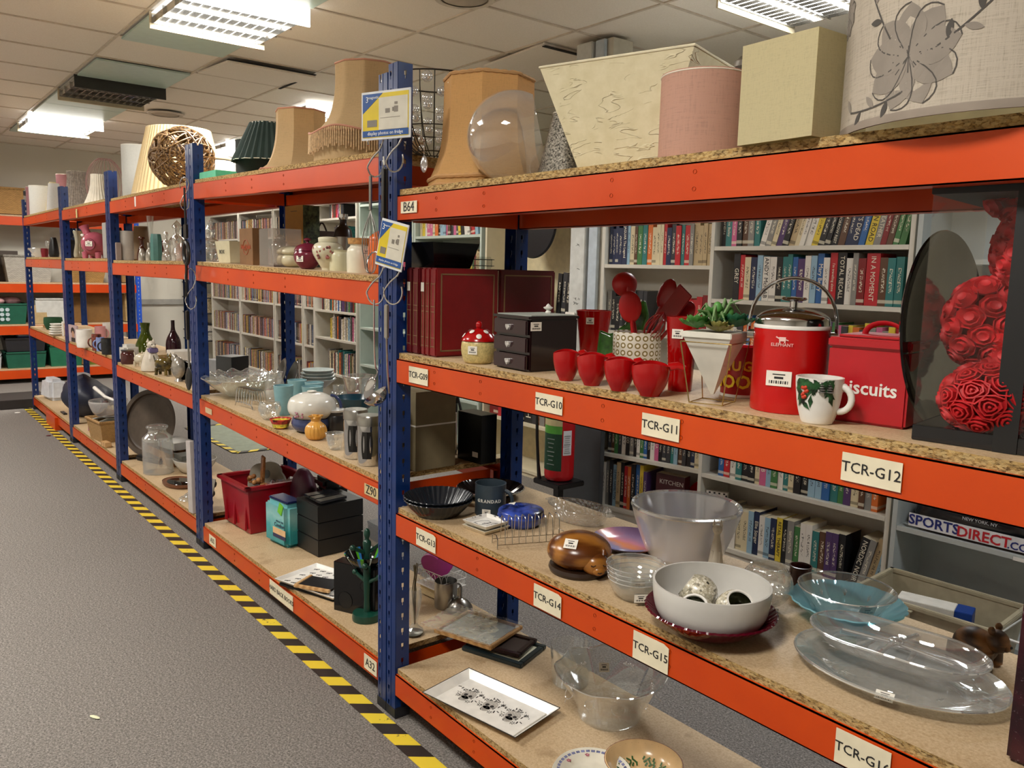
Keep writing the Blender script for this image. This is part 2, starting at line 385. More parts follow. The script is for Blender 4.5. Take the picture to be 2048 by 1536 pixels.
def post(t, x0, x1, y, H, front, side):
    """x0<x1 face width; front=True puts the face on the aisle side; side=+1: flange on x1 side"""
    b_ = B(); w = x1-x0
    ya = y if front else y+.05
    perf_plate(b_, x0+.002, ya, x0+w*.48, ya, H, -1); b_.box((x0+w*.52, ya+(.008 if front else -.008), H/2), (.003, .016, H)); perf_plate(b_, x0+w*.55, ya, x1-.002, ya, H, -1) if w > .08 else b_.box(((x0+w*.55+x1-.002)/2, ya, H/2), (x1-.002-x0-w*.55, .0025, H))
    xs = x1-.002 if side > 0 else x0+.002
    perf_plate(b_, xs, y+.001, xs, y+.049, H, 1)
    o = b_.obj('upright_post', BLUE, t, smooth=False)
    f = B(); f.box(((x0+x1)/2, y+.025, .018), (w+.006, .056, .036), bev=.003); f.obj('foot', mat('#1b1c22', .6, name='black_foot_plastic'), o, smooth=False); return o
def beam(t, x0, x1, z0, z1, y0, y1, inward, rivets=()):
    b_ = B(); th = .04*inward
    P = lambda x, y, z: (x, y, z)
    def bar(za, zb, ya, yb):   # za,zb offsets below top; ya,yb offsets inward
        b_.hexa([P(x0, y0+ya, z0+za), P(x1, y1+ya, z1+za), P(x1, y1+yb, z1+za), P(x0, y0+yb, z0+za), P(x0, y0+ya, z0+zb), P(x1, y1+ya, z1+zb), P(x1, y1+yb, z1+zb), P(x0, y0+yb, z0+zb)])
    bar(-HB, 0, 0, .0025*inward); bar(-.003, 0, 0, .022*inward); bar(-HB, -HB+.0025, 0, th); bar(-HB, -.024, th-.0025*inward, th)
    bar(-.024, -.0215, .022*inward, th)
    b_.mi = 1
    for fx in rivets:
        for dz in (-.018, -.05):
            x = x0+(x1-x0)*fx; z = z0+(z1-z0)*fx+dz; y = y0+(y1-y0)*fx
            b_.lathe([(0, -.0006), (.0042, -.0006), (.0042, .0006)], 10, M_=Matrix.Translation((x, y-.0004*inward, z)) @ Matrix.Rotation(PI/2, 4, 'X'))
    return b_.obj('crossbeam', [ORANGE, mat('#5a1c0a', .6, name='beam_hole')], t, smooth=False)
def unit(label, x0, x1, z0s, z1s, posts, H=2.0, riv=(.18, .36, .64, .82), backskip=()):
    """x0 left .. x1 right; z0s/z1s beam top heights at left/right end"""
    t = root('shelving_unit', label, 'shelving rack', (0, 0, 0)); lo, hi = x0+.055, x1-.055
    y0, y1 = yf(lo), yf(hi); beams = []
    for (xa, xb, sd) in ((x0, x0+.055, 1), (x1-.055, x1, 1)):
        ym = yf((xa+xb)/2); post(t, xa, xb, ym, H, True, sd); post(t, xa, xb, ym+DEP-.05, H, False, sd)
    for i, (za, zb) in enumerate(zip(z0s, z1s)):
        zl = za; zr = zb
        beams.append(beam(t, lo, hi, zl, zr, y0-.001, y1-.001, 1, riv))
        beam(t, lo, hi, zl, zr, y0+DEP+.001, y1+DEP+.001, -1, riv)
        for xs, zz, yy in ((lo+.004, zl, y0), (hi-.004, zr, y1)):
            sb = B(); sb.box((xs, yy+DEP/2, zz-.045), (.003, DEP-.1, .06)); sb.obj('side_brace', ORANGE, t, smooth=False)
        bb = B(); e = .006
        bb.hexa([(lo+.002, y0+e, zl), (hi-.002, y1+e, zr), (hi-.002, y1+DEP-e, zr), (lo+.002, y0+DEP-e, zl), (lo+.002, y0+e, zl+BT), (hi-.002, y1+e, zr+BT), (hi-.002, y1+DEP-e, zr+BT), (lo+.002, y0+DEP-e, zl+BT)])
        me = bb.mesh('shelf_board')
        for k in (EDGE, TOP): me.materials.append(k)
        for f in me.polygons: f.material_index = 1 if f.normal.z > .9 else 0
        link('shelf_board', me, None, t, smooth=False)
    return t, beams
def beam_label(bm, s_, x, z, y, w=.06, h=.05, size=.018, tilt=0, col='#e6dcc0', tx=1, torn=0):
    m = mat(col, .6, name='label_card_'+col[1:])
    pts = [(-w/2, -h/2), (w/2, -h/2), (w/2, h/2-torn*.4), (w/2-torn, h/2), (-w/2, h/2)]
    o = B().prism(pts, -.0005, .0005, RX).obj('shelf_label', m, bm, loc=(x, y-.0032, z), smooth=False); o.rotation_euler = (0, tilt, 0)
    o['label'] = 'cream card label reading %s' % s_ if s_ else 'blank paper label'
    if s_: text('lettering', s_, size, INK, None, (x, y-.0042, z), (PI/2, tilt, 0), sx=tx).parent = bm
    return o
zA = [1.6422, 1.1611, .6811, .1526]; zBr = [1.7641, 1.3876, .7525, .1562]; zBl = [1.8122, 1.4263, .7734, .1196]; zC = [1.8099, 1.4275, .7767, .1255]
zD = [1.817, 1.438, .799, .131]; zE = [1.829, 1.446, .792, .119]
# A: nearest bay, B, C, D, E run away from the camera
_, bA = unit('nearest orange and blue rack bay with labelled beams and red homeware', .055, 2.6, zA, zA, 0, 2.02, riv=(.085, .175, .36, .45, .75))
_, bB = unit('second orange and blue rack bay, between the two hook-hung posts', -1.885, .051, zBl, zBr, 0, 2.0, riv=(.25, .42, .6))
_, bC = unit('third rack bay, with the green bottle and silver bird on it', -3.487, -1.893, zC, zC, 0, 2.0, riv=(.25, .38, .62, .76))
_, bD = unit('fourth rack bay, with the pink pig bank on it', -4.947, -3.494, zD, zD, 0, 2.0, riv=(.2, .36, .62))
_, bE = unit('fifth and farthest bay of the rack, with stacked white plates', -6.80, -4.954, zE, zE, 0, 2.0, riv=(.2, .4, .7))
LB = []
def LBL(k, s_, x, z, w, h, size, **kw): beam_label(bA[k] if k < 4 else bB[k-4], s_, x, z, (0 if k < 4 else yf(x))-.001, w, h, size, **kw)
LBL(0, 'B64', 0.179, 1.606, 0.087, 0.033, 0.0384)
LBL(1, 'TCR-G09', 0.237, 1.124, 0.102, 0.048, 0.0256)
LBL(1, 'TCR-G10', 0.811, 1.124, 0.096, 0.043, 0.0241)
LBL(1, 'TCR-G11', 1.154, 1.124, 0.099, 0.046, 0.0248)
LBL(1, 'TCR-G12', 1.596, 1.124, 0.100, 0.047, 0.0250)
LBL(2, 'TCR-G13', 0.285, 0.644, 0.104, 0.053, 0.0261, torn=0.012)
LBL(2, 'TCR-G14', 0.827, 0.644, 0.100, 0.057, 0.0250, torn=0.012)
LBL(2, 'TCR-G15', 1.157, 0.644, 0.098, 0.062, 0.0244, torn=0.014)
LBL(2, 'TCR-G16', 1.622, 0.644, 0.095, 0.061, 0.0238)
LBL(6, 'Z90', -0.044, 0.716, 0.090, 0.036, 0.0416, col='#cfb98a')
LBL(6, '', -1.684, 0.734, 0.092, 0.027, 0.0200, col='#c9b08a')
LBL(7, 'A32', -1.679, 0.088, 0.094, 0.048, 0.0320)
LBL(7, 'A32', -0.050, 0.119, 0.086, 0.052, 0.0384)
LBL(7, 'HARD BACK BOOKS', -0.815, 0.104, 0.234, 0.062, 0.0264)

# hazard tape along the foot of the racks, and on the green patch behind
hb = B(); hb.box((-2.2, -.045, .0012), (9.4, .062, .0016)); tag(hb.obj('hazard_tape', m_hazard(), smooth=False), 'worn yellow and black striped tape along the foot of the racks', 'tape')
gm = B(); gm.box((-4.45, 1.25, .003), (1.15, .62, .004)); tag(gm.obj('floor_mat', mat('#8b9383', .9, name='green_mat', bump=.3), smooth=False), 'dull green patch of flooring behind the racks', 'mat')
for (xa, ya, xb, yb, l_) in ((-5.05, .93, -3.86, .93, 'striped tape on the near edge of the green patch'), (-3.86, .93, -3.86, 1.58, 'striped tape on the right edge of the green patch'), (-5.05, .93, -5.05, 1.58, 'striped tape on the left edge of the green patch')):
    b_ = B(); L = math.hypot(xb-xa, yb-ya); b_.box((0, 0, .0068), (L, .05, .0016)); o = b_.obj('hazard_tape', bpy.data.materials['hazard_tape_stripes'], smooth=False); o.location = ((xa+xb)/2, (ya+yb)/2, 0); o.rotation_euler = (0, 0, math.atan2(yb-ya, xb-xa)); tag(o, l_, 'tape')

# ---------------------------------------------------------------- item builders
CAMX, CAMY = 2.228, -1.2532
def ang(x, y): return math.atan2(CAMY-y, CAMX-x)     # which way the aisle end lies, used to turn printed sides outwards
def oshell(prof, th): return list(prof)+[(max(.0005, r-th), z) for r, z in prof[::-1]]+[prof[0]]
def sc(prof, R, H): return [(r*R, z*H) for r, z in prof]
def smoothp(prof, n=4):
    """Catmull-Rom refinement of a profile"""
    P = [prof[0]]+list(prof)+[prof[-1]]; out = []
    for i in range(1, len(P)-2):
        for k in range(n):
            t = k/n; f = lambda j: .5*((2*P[i][j])+(-P[i-1][j]+P[i+1][j])*t+(2*P[i-1][j]-5*P[i][j]+4*P[i+1][j]-P[i+2][j])*t*t+(-P[i-1][j]+3*P[i][j]-3*P[i+1][j]+P[i+2][j])*t**3)
            out.append((max(0, f(0)), f(1)))
    return out+[prof[-1]]
def flute(n, d, tw=0): return lambda t, r, z: (r*(1+d*math.cos(n*t+tw*z)), z)
def ngon(n): return lambda t, r, z: (r*math.cos(PI/n)/math.cos(((t+PI/n/2) % (2*PI/n))-PI/n), z)
def oval(k): return lambda t, r, z: ((r, r*k), z)
def lat(name, label, cat, x, y, z, R, H, prof, m, th=0, seg=40, rf=None, group=None, rot=0, op=False, sm=0, tilt=None, sharp=.7):
    p_ = sc(prof, R, H)
    if sm: p_ = smoothp(p_, sm)
    if th: p_ = oshell(p_, th) if op else closed_shell(p_, th)
    o = B().lathe(p_, seg, rf=rf).obj(name, m, loc=(x, y, z+.0008), sharp=sharp)
    o.rotation_euler = (tilt[0], tilt[1], rot) if tilt else (0, 0, rot)
    if th and 'glass' in m.name and 'burg' not in m.name and 'turq' not in m.name and 'lass' in name and R > .04:
        b_ = B(); pts = []; r0, z0 = prof[-1][0]*R, prof[-1][1]*H
        for i in range(96):
            q = 2*PI*i/96; rr, zz = rf(q, r0, z0) if rf else (r0, z0); rr = rr if isinstance(rr, tuple) else (rr, rr); pts.append(((rr[0]-th/2)*math.cos(q), (rr[1]-th/2)*math.sin(q), zz))
        b_.tube(pts, th*.62, 6, closed=True); b_.obj('rim', glass((.97, .98, .98), .03, 'glass_rim', .45, 1.0, milk=.12), o)  # added ring of brighter glass imitates the glint refraction gives a rim
    return tag(o, label, cat, group)
def part(par, name, prof, m, loc=(0, 0, 0), seg=32, rf=None, rot=(0, 0, 0), lab=None, sharp=.7):
    o = B().lathe(prof, seg, rf=rf).obj(name, m, par, loc=loc, sharp=sharp); o.rotation_euler = rot
    if lab: o['label'] = lab
    return o
def stick_on(o, R, a, z, w=.028, h=.02, off=0): return sticker(o, ((R+.0009)*math.cos(a+off), (R+.0009)*math.sin(a+off), z), w, h, rz=a+off+PI/2)
def ring_handle(o, R, z, hr, a, m, t=.006, hx=.8, name='handle', rz=None):
    pts = []
    for k in range(11):
        q = -PI/2+PI*k/10; pts.append(((R-.004+math.cos(q)*hr*hx)*math.cos(a), (R-.004+math.cos(q)*hr*hx)*math.sin(a), z+math.sin(q)*hr))
    return B().tube(pts, t, 10).obj(name, m, o)
def bxi(name, label, cat, x, y, z, w, d, h, rot, m, group=None, bev=.002):
    o = B().box((0, 0, h/2), (w, d, h), bev=bev).obj(name, m, loc=(x, y, z+.0006), smooth=False); o.rotation_euler = (0, 0, rot); return tag(o, label, cat, group)
def shade(label, x, y, z, R, H, prof, m, n=0, seg=64, trim=None, pleat=0, pd=.012, rot=0, inner=None, rf=None, tw=0, ripple=0):
    rf = rf or (ngon(n) if n else (flute(pleat, pd, tw) if pleat else None))
    t = root('lampshade', label, 'lampshade', (x, y, z+.001), rot)
    p_ = smoothp(sc(prof, R, H), 5) if len(prof) > 2 else sc(prof, R, H)
    b_ = B(); b_.lathe(oshell(p_, .0016), seg if not pleat else max(seg, pleat*6), rf=rf); b_.obj('shade_cover', m, t, sharp=.35 if n else .7)
    for k, (rr, zz) in ((0, prof[0]), (-1, prof[-1])):
        tb = B(); pts = []
        N = 96 if trim else 48
        for i in range(N):
            q = 2*PI*i/N; r_, _z = (rf(q, rr*R, 0) if rf else (rr*R, 0)); r_ = r_ if not isinstance(r_, tuple) else r_[0]
            pts.append((r_*math.cos(q), r_*math.sin(q), zz*H+(.0035 if k == 0 else -.0035)))
        tb.tube(pts, [(.0032 if trim != 'rope' else (.006 if i % 3 else .004)) if trim else .0014 for i in range(N)], 6, closed=True)
        tb.obj('rim_trim', mat(trim_col.get(trim, '#efe8d8'), .8), t)
    # wire spider ring inside
    sp = B(); zt = (prof[-1][1])*H-.02; rr = prof[-1][0]*R*.97
    for k in range(3): sp.tube([(.014*math.cos(k*2.094), .014*math.sin(k*2.094), zt-.012), (rr*.96*math.cos(k*2.094), rr*.96*math.sin(k*2.094), zt)], .0015, 5)
    sp.tube([(.014*math.cos(q*PI/8), .014*math.sin(q*PI/8), zt-.012) for q in range(16)], .0018, 5, closed=True); sp.obj('wire_fitting', mat('#e8e6e0', .3, .6, name='white_wire'), t)
    return t
trim_col = {'rope': '#b98d5c', 'pink': '#c58b72', 'braid': '#c9a988'}
BELL = [(1, 0), (.985, .03), (.93, .10), (.86, .22), (.80, .38), (.77, .6), (.765, .8), (.77, 1)]

# ================================================================ bay A, top shelf
t = shade('peach octagonal bell lampshade with rope trim, behind the glass globe', 0.279, 0.20, 1.6602, .177, .322, [(1, 0), (.985, .07), (.985, .09), (.93, .14), (.83, .28), (.77, .45), (.745, .7), (.74, .97)], m_fabric('#d6a96c', 'peach_cloth'), n=8, seg=96, trim='rope', rot=.2)
tb = B(); tb.tube([(.176*ngon(8)(q*PI/60, 1, 0)[0]*math.cos(q*PI/60), .176*ngon(8)(q*PI/60, 1, 0)[0]*math.sin(q*PI/60), .026) for q in range(120)], [(.0065 if q % 3 else .0045) for q in range(120)], 6, closed=True); tb.obj('rope_band', mat('#b98d5c', .8), t)
# clear glass globe lying with its mouth turned to the bookcases
t = root('glass_globe', 'large clear glass globe lying in front of the peach lampshade', 'glass globe', (0.475, .135, 1.6602+.1225))
pr = [(.1215*math.sin(a*PI/180), -.1215*math.cos(a*PI/180)) for a in range(0, 132, 4)]; pr[0] = (0, -.1215)
o = B().lathe(closed_shell(pr, .0022), 56).obj('globe_bowl', glass((.985, .985, .98), .02, 'globe_glass', .06, .95), t); o.rotation_euler = (-1.35, .0, -.75)
# silver glitter cone shade
shade('silver glitter cone lampshade tucked behind the crinkled rectangular one', .586, .22, 1.6602, .073, .183, [(1, 0), (.98, .04), (.42, 1)], m_sparkle if 'm_sparkle' in globals() else mat('#8f8a80', .35, .8, name='silver_glitter', vary=.5, vscale=220, bump=1, bscale=260))
# crinkled rectangular shade, upside down taper
def crinkle():
    n = NT('crinkled_cream_paper'); v = n.coord((4, 4, 16)); a = n.noise(v, 2.2, 2, .5, .8); r_ = n.ramp(a, [(.485, (0, 0, 0)), (.5, (1, 1, 1)), (.515, (0, 0, 0))])
    g = n.ramp(n.noise(n.coord(), 14, 2), [(.5, (0, 0, 0)), (.56, (1, 1, 1))]); msk = n.math('MULTIPLY', r_, g); n.bsdf(n.ramp(n.noise(n.coord(), 30, 3), [(.3, '#cfc4a0'), (.7, '#dcd2b2')]), .8, bump=msk, bstr=.6, bdist=.006); return n.m
t = root('lampshade', 'crinkled cream paper rectangular lampshade, wide at the top', 'lampshade', (.862, .19, 1.6604), .28)
def rshell(b_, w0, d0, w1, d1, h, th=.003):
    o0 = [(-w0/2, -d0/2), (w0/2, -d0/2), (w0/2, d0/2), (-w0/2, d0/2)]; o1 = [(-w1/2, -d1/2), (w1/2, -d1/2), (w1/2, d1/2), (-w1/2, d1/2)]
    i0 = [(x*(1-2*th/w0), y*(1-2*th/d0)) for x, y in o0]; i1 = [(x*(1-2*th/w1), y*(1-2*th/d1)) for x, y in o1]
    V = [[b_.b.verts.new((x, y, z)) for x, y in L] for L, z in ((o0, 0), (o1, h), (i1, h), (i0, 0))]
    for A, C_ in ((0, 1), (1, 2), (2, 3), (3, 0)):
        for i in range(4):
            j = (i+1) % 4; f = b_.b.faces.new((V[A][i], V[A][j], V[C_][j], V[C_][i])); f.material_index = b_.mi
    return b_
CR = crinkle()
rshell(B(), .20, .14, .385, .23, .243).obj('shade_cover', CR, t, smooth=False)
b_ = B(); b_.tube([(-.1, -.07, .003), (.1, -.07, .003), (.1, .07, .003), (-.1, .07, .003)], .003, 6, closed=True); b_.obj('rim_trim', mat('#e2d9bc', .7), t); b_ = B(); b_.tube([(-.1925, -.115, .243), (.1925, -.115, .243), (.1925, .115, .243), (-.1925, .115, .243)], .003, 6, closed=True); b_.obj('rim_trim', mat('#e2d9bc', .7), t)
# pleated cream shade and steel canister behind it
shade('pleated cream lampshade peeping over the pink drum shade', 0.872, 0.400, 1.660, 0.069, 0.288, [(1, 0), (.72, 1)], m_fabric('#dccfae', 'cream_cloth'), pleat=26, pd=.05)
t = root('steel_lamp_top', 'round brushed steel cap of a lamp behind the crinkled shade', 'lamp part', (1.02, .40, 1.6602)); part(t, 'cap', [(0, .275), (.022, .275), (.028, .268), (.038, .262), (.04, .25), (0, .25)], STEEL); part(t, 'stem', [(0, 0), (.05, 0), (.05, .006), (.012, .012), (.010, .25), (0, .25)], STEEL)
shade('small pink satin drum lampshade beside the cream box shade', 1.112, .13, 1.6602, .088, .172, [(1, 0), (1, 1)], m_fabric('#cfa592', 'pink_satin', 300, .1))
# cream box shade
t = root('lampshade', 'square cream box lampshade between pink drum and floral shade', 'lampshade', (1.385, .062, 1.6604), -.06); rshell(B(), .152, .152, .152, .152, .170, .0022).obj('shade_cover', m_fabric('#cfc49c', 'cream_card', 900, .1), t, smooth=False)
b_ = B(); b_.tube([(-.06, 0, .16), (.06, 0, .16)], .0018, 6); b_.tube([(0, -.06, .16), (0, .06, .16)], .0018, 6); b_.obj('wire_fitting', mat('#e8e6e0', .3, .6, name='white_wire'), t)
# big floral drum
def floral():
    n = NT('floral_linen'); a = n.noise(n.coord((1, 1, .05)), 420, 2, .8); b = n.noise(n.coord((.05, .05, 1)), 420, 2, .8); f = n.math('ADD', a, b)
    base = n.ramp(f, [(.6, '#a89c8a'), (1.0, '#cfc4b4')]); pb = n.bsdf(base, .85, bump=f, bstr=.35); tl = n.n('ShaderNodeBsdfTranslucent'); n.l(base, tl.inputs[0]); mx = n.n('ShaderNodeMixShader'); mx.inputs[0].default_value = .3; n.l(pb.outputs[0], mx.inputs[1]); n.l(tl.outputs[0], mx.inputs[2]); n.l(mx.outputs[0], n.out.inputs[0]); return n.m
FR = .245; t = root('lampshade', 'big linen drum lampshade printed with grey flowers', 'lampshade', (1.668, .19, 1.6604))
FL = floral(); part(t, 'shade_cover', oshell([(FR, 0), (FR, .30), (FR*.985, .42)], .002), FL, seg=96); part(t, 'lining', oshell([(FR-.0022, .001), (FR-.0022, .30), (FR*.985-.0022, .419)], .001), mat('#efe8cf', .7, name='cream_lining'), seg=96, lab='cream inner lining')
part(t, 'rim_trim', [(FR+.0006, 0), (FR+.0012, .006), (FR+.0006, .012), (FR-.003, .012), (FR-.003, 0), (FR+.0006, 0)], mat('#8f8377', .8), seg=96)
PRT = mat('#4c4844', .9, name='grey_print'); PRL = mat('#8b8278', .9, name='pale_grey_print')
def on_drum(u, v): a = -1.98+u/FR; return ((FR+.0008)*math.cos(a), (FR+.0008)*math.sin(a), v)   # u metres round the drum, v height
def petal(b_, u, v, L, w, a, n=7):
    up_, lo_ = [], []
    for i in range(n+1):
        s = i/n; ww = w*math.sin(PI*s)**.8; cx, cy = u+L*s*math.cos(a), v+L*s*math.sin(a); up_.append((cx-ww*math.sin(a), cy+ww*math.cos(a))); lo_.append((cx+ww*math.sin(a), cy-ww*math.cos(a)))
    for i in range(n): b_.poly([on_drum(*p_) for p_ in (lo_[i], lo_[i+1], up_[i+1], up_[i])])
def line(b_, pts, w=.0013):
    for (u0, v0), (u1, v1) in zip(pts, pts[1:]):
        a = math.atan2(v1-v0, u1-u0); du, dv = -math.sin(a)*w, math.cos(a)*w; b_.poly([on_drum(u0-du, v0-dv), on_drum(u1-du, v1-dv), on_drum(u1+du, v1+dv), on_drum(u0+du, v0+dv)])
pl = B(); pd_ = B(); R_ = random.Random(3)
for (fu, fv, s) in ((.055, .088, 1.5), (-.12, .19, .7), (-.06, .30, .75), (.26, .22, .9), (.36, .08, 1)):
    for k in range(9):
        a = k*2*PI/9+.2; petal(pl, fu, fv, .05*s, .017*s, a)
        pts = []
        for i in range(9):
            q = i/8*PI; pts.append((fu+math.cos(a)*.05*s*math.sin(q/2)-math.sin(a)*.017*s*math.sin(q)*1.05, fv+math.sin(a)*.05*s*math.sin(q/2)+math.cos(a)*.017*s*math.sin(q)*1.05))
        line(pd_, pts, .0009)
    for k in range(14):
        a = R_.uniform(0, 2*PI); L = R_.uniform(.006, .022)*s; line(pd_, [(fu, fv), (fu+L*math.cos(a), fv+L*math.sin(a))], .0008)
for (u0, v0, cu, cv, u1, v1) in ((.02, .12, -.02, .18, -.045, .235), (-.045, .235, -.08, .27, -.15, .26), (-.02, .2, .03, .2, .075, .225), (-.16, .12, -.185, .1, -.19, .05), (.09, .09, .13, .11, .17, .15), (.05, .04, .0, .02, -.07, .03), (.2, .25, .22, .3, .3, .33)):
    pts = [((1-s)**2*u0+2*s*(1-s)*cu+s*s*u1, (1-s)**2*v0+2*s*(1-s)*cv+s*s*v1) for s in [i/8 for i in range(9)]]; line(pd_, pts, .0013)
    for i in (2, 4, 6, 8):
        a = math.atan2(pts[i][1]-pts[i-1][1], pts[i][0]-pts[i-1][0]); petal(pd_ if i % 4 else pl, pts[i][0], pts[i][1], .026, .005, a+(.9 if i % 4 else -.9)); 
pl.obj('printed_petals', PRL, t, smooth=False); pd_.obj('printed_outlines', PRT, t, smooth=False)

# ================================================================ bay A, second shelf (reds)
ALB = mat('#5c0f16', .38, name='burgundy_leatherette', bump=.15, bscale=300); ALBS = mat('#7d1218', .4, name='red_leatherette', bump=.15, bscale=300); GOLD = mat('#8d7250', .4, .3, name='faded_gold_line')
al = [(.118, 0), (.158, 0), (.213, 0), (.236, 0), (.259, 0)]
for i, (x, dy) in enumerate(((.128, .03), (.164, .03), (.205, .03), (.229, .03), (.258, .03), (.240, .262))):
    w = (.033, .033, .021, .023, .031, .06)[i]
    t = root('photo_album', ('dark red photo album with a small sticker, farthest left against the blue post', 'dark red photo album second from the blue post', 'bright red photo album with a white sticker high on its spine', 'red photo album in the middle of the tight group of three', 'red photo album whose burgundy gold-ruled cover faces right', 'burgundy photo album at the back of the shelf behind the others')[i], 'photo album', (x, dy, 1.1794), 0, 'red photo albums standing on the shelf' if 0 else None)
    m = ALBS if i < 5 else ALB; b_ = B(); b_.box((0, .112, .128), (w, .224, .255), bev=.004); b_.mi = 1; b_.box((0, .116, .128), (w*.7, .222, .247)); 
    b_.obj('cover_board', [ALBS if i in (2, 3, 4) else ALB, mat('#d8cfb8', .8, name='album_pages')], t, smooth=False)
    sp = B()
    for zz in (.03, .055, .13, .145, .21): sp.box((0, -.0006, zz), (w*.72, .0012, .002))
    for xx in (-.3, .3): sp.box((xx*w, -.0006, .12), (.0012, .0012, .19))
    sp.obj('spine_tooling', GOLD, t, smooth=False)
    if i >= 4:
        fr = B()
        for (yc, zc, dy_, dz_) in ((.112, .018, .19, .004), (.112, .238, .19, .004), (.018, .128, .004, .222), (.206, .128, .004, .222)): fr.box((w/2+.0008, yc, zc), (.0012, dy_, dz_))
        fr.obj('gold_border', GOLD, t, smooth=False)
    if i in (0, 2): sticker(t, (0, -.0022, .2), .016, .026, lines=False)
# things on the albums
t = root('planter', 'black glossy tapered square pot on top of the red albums', 'pot', (.115, .15, 1.4355), 0); b_ = B(); rshell(b_, .13, .13, .17, .17, .075, .004); b_.box((0, 0, .003), (.122, .122, .006)); b_.obj('pot_body', mat('#0c0b0c', .15, name='black_gloss'), t, smooth=False)
lat('gourd', 'glossy green pear-shaped ornament between black pot and clip-top jar', 'ornament', 0.009, 0.300, 1.4352, .040, .060, [(0, 0), (.6, .02), (.95, .25), (1, .5), (.8, .8), (.35, .98), (0, 1)], mat('#5b8a2c', .2, name='green_glaze'), sm=3)
t = root('clip_jar', 'square clear glass jar with wire clip lying on the albums', 'jar', (-0.027, 0.400, 1.4352)); B().box((0, 0, .022), (.05, .085, .04), bev=.006).obj('jar_body', glass((.95, .97, .95), .03, 'jar_glass', .1, .9), t); b_ = B()
for z_ in (.012, .033): b_.tube([(-.027, -.044, z_), (.027, -.044, z_), (.027, .044, z_), (-.027, .044, z_)], .0012, 5, closed=True)
b_.obj('wire_clip', BLK, t)
lat('ceramic_jug', 'pale grey ribbed ceramic piece behind the black pot', 'ornament', -0.274, 0.330, 1.4352, .058, .085, [(0, 0), (.95, 0), (1, .2), (.9, .5), (.7, .8), (.55, 1)], mat('#9fa6ad', .3, name='grey_glaze'), th=.004, rf=flute(9, .04), sm=3)
# mushroom jar
x, y, z, R, H = 0.441, 0.061, 1.179, 0.048, 0.115
t = root('mushroom_jar', 'cream speckled storage jar with red spotted mushroom lid', 'jar', (x, y, z+.0008)); H *= 1.0
SPK = mat('#cdb97c', .35, name='speckled_cream', vary=.15, vscale=150)
part(t, 'jar_body', smoothp(sc([(0, 0), (.72, 0), (.93, .15), (1, .32), (.97, .48), (.86, .56)], R, H), 4)+[(0, H*.56)], SPK)
l_ = part(t, 'lid', smoothp(sc([(1.0, .53), (.93, .60), (.72, .70), (.42, .78), (.18, .81), (.10, .83)], R, H), 4)+[(0, H*.83)], RED)
part(l_, 'knob', smoothp(sc([(.0, .80), (.12, .82), (.19, .88), (.15, .96), (0, 1.0)], R, H), 3), RED)
for k in range(9):
    a = ang(x, y)+(k-4)*.72; rr, zz = ((.86, .655), (.60, .755))[k % 2]; rr *= R; zz *= H
    o = B().lathe([(0, .0012), (.006, .0009), (.0075, 0)], 16).obj('white_spot', WHT, l_, loc=(rr*math.cos(a), rr*math.sin(a), zz)); o.rotation_euler = (0, .62 if k % 2 else .95, a)
stick_on(t, R*.985, ang(x, y)-.35, H*.33, .026, .022)
# mini drawers
x, y, z, w, d, h, ro = 0.621, 0.126, 1.179, 0.150, 0.199, 0.133, -0.043
d = .16
x -= .018; t = root('jewellery_chest', 'glossy dark brown mini chest of three drawers with glass knobs', 'mini drawers', (x, y, z+.0008), ro); DB = mat('#1d0a0c', .07, name='dark_brown_lacquer'); DK = mat('#2c1519', .10, name='drawer_lacquer')
b_ = B(); b_.box((0, d*.02, h/2), (w, d*.96, h), bev=.003); b_.obj('case', DB, t, smooth=False); b_ = B(); b_.box((0, 0, h+.003), (w+.008, d+.006, .007), bev=.002); b_.obj('top_board', DB, t, smooth=False)
b_ = B(); b_.box((0, .004, h+.0078), (w-.006, d-.01, .002)); b_.obj('frosted_top', mat('#aab0a8', .45, name='frosted_glass_pane'), t, smooth=False)
for k in range(3):
    zz = h*(.17+.33*k); dr = B().box((0, -d/2-.001, zz), (w*.93, .008, h*.28), bev=.002).obj('drawer', DK, t, smooth=False)
    kn = B(); kn.prism([(.0075*s*math.sin(q)**3*1.1, .0075*s*(math.cos(q)-.35*math.cos(2*q)-.15*math.cos(3*q))) for q in [i*PI/10 for i in range(20)] for s in (1,)], 0, .007, RX); kn.obj('heart_knob', glass((.95, .95, .95), .05, 'knob_glass', .35, .9), dr, loc=(0, -d/2-.006, zz))
sticker(t, (w/2+.0006, -d*.36, h*.86), .034, .022, rz=PI/2)
lat('finial', 'small white ceramic finial standing on the dark mini drawers', 'finial', x-.01, y+.05, z+h+.0092, .013, .026, [(0, 0), (.55, 0), (.6, .12), (.3, .3), (.95, .5), (1, .6), (.5, .7), (.35, .85), (0, 1)], WHT, seg=20)
# red tumblers
RG = glass((.75, .02, .02), .03, 'red_glass', .05, .55); 
def solid_glass(col, name, rough=.03):
    key = ('sg', col, name)
    if key in _M: return _M[key]
    n = NT(name); n.bsdf(col, rough, Transmission_Weight=.55, IOR=1.45); _M[key] = n.m; return n.m
RGL = solid_glass((.62, .004, .004), 'ruby_glass')
for (nm, tok, a0, lb) in (('tumbler', (0.415, 0.520, 1.179, 0.055, 0.137), -.35, 'flared red glass tumbler behind the red dip bowls'), ('vase', (1.081, 0.138, 1.179, 0.036, 0.161), -.5, 'tall red glass vase with a sticker, left of the succulent planter')):
    x, y, z, R, H = tok; o = lat(nm, lb, nm, x, y, z, R, H, [(.72, 0), (.74, .1), (.84, .5), (1, 1)], RGL, th=.003, seg=40 if nm == 'tumbler' else 12); stick_on(o, R*.93, ang(x, y)+a0*.6, H*.78, .024, .02)
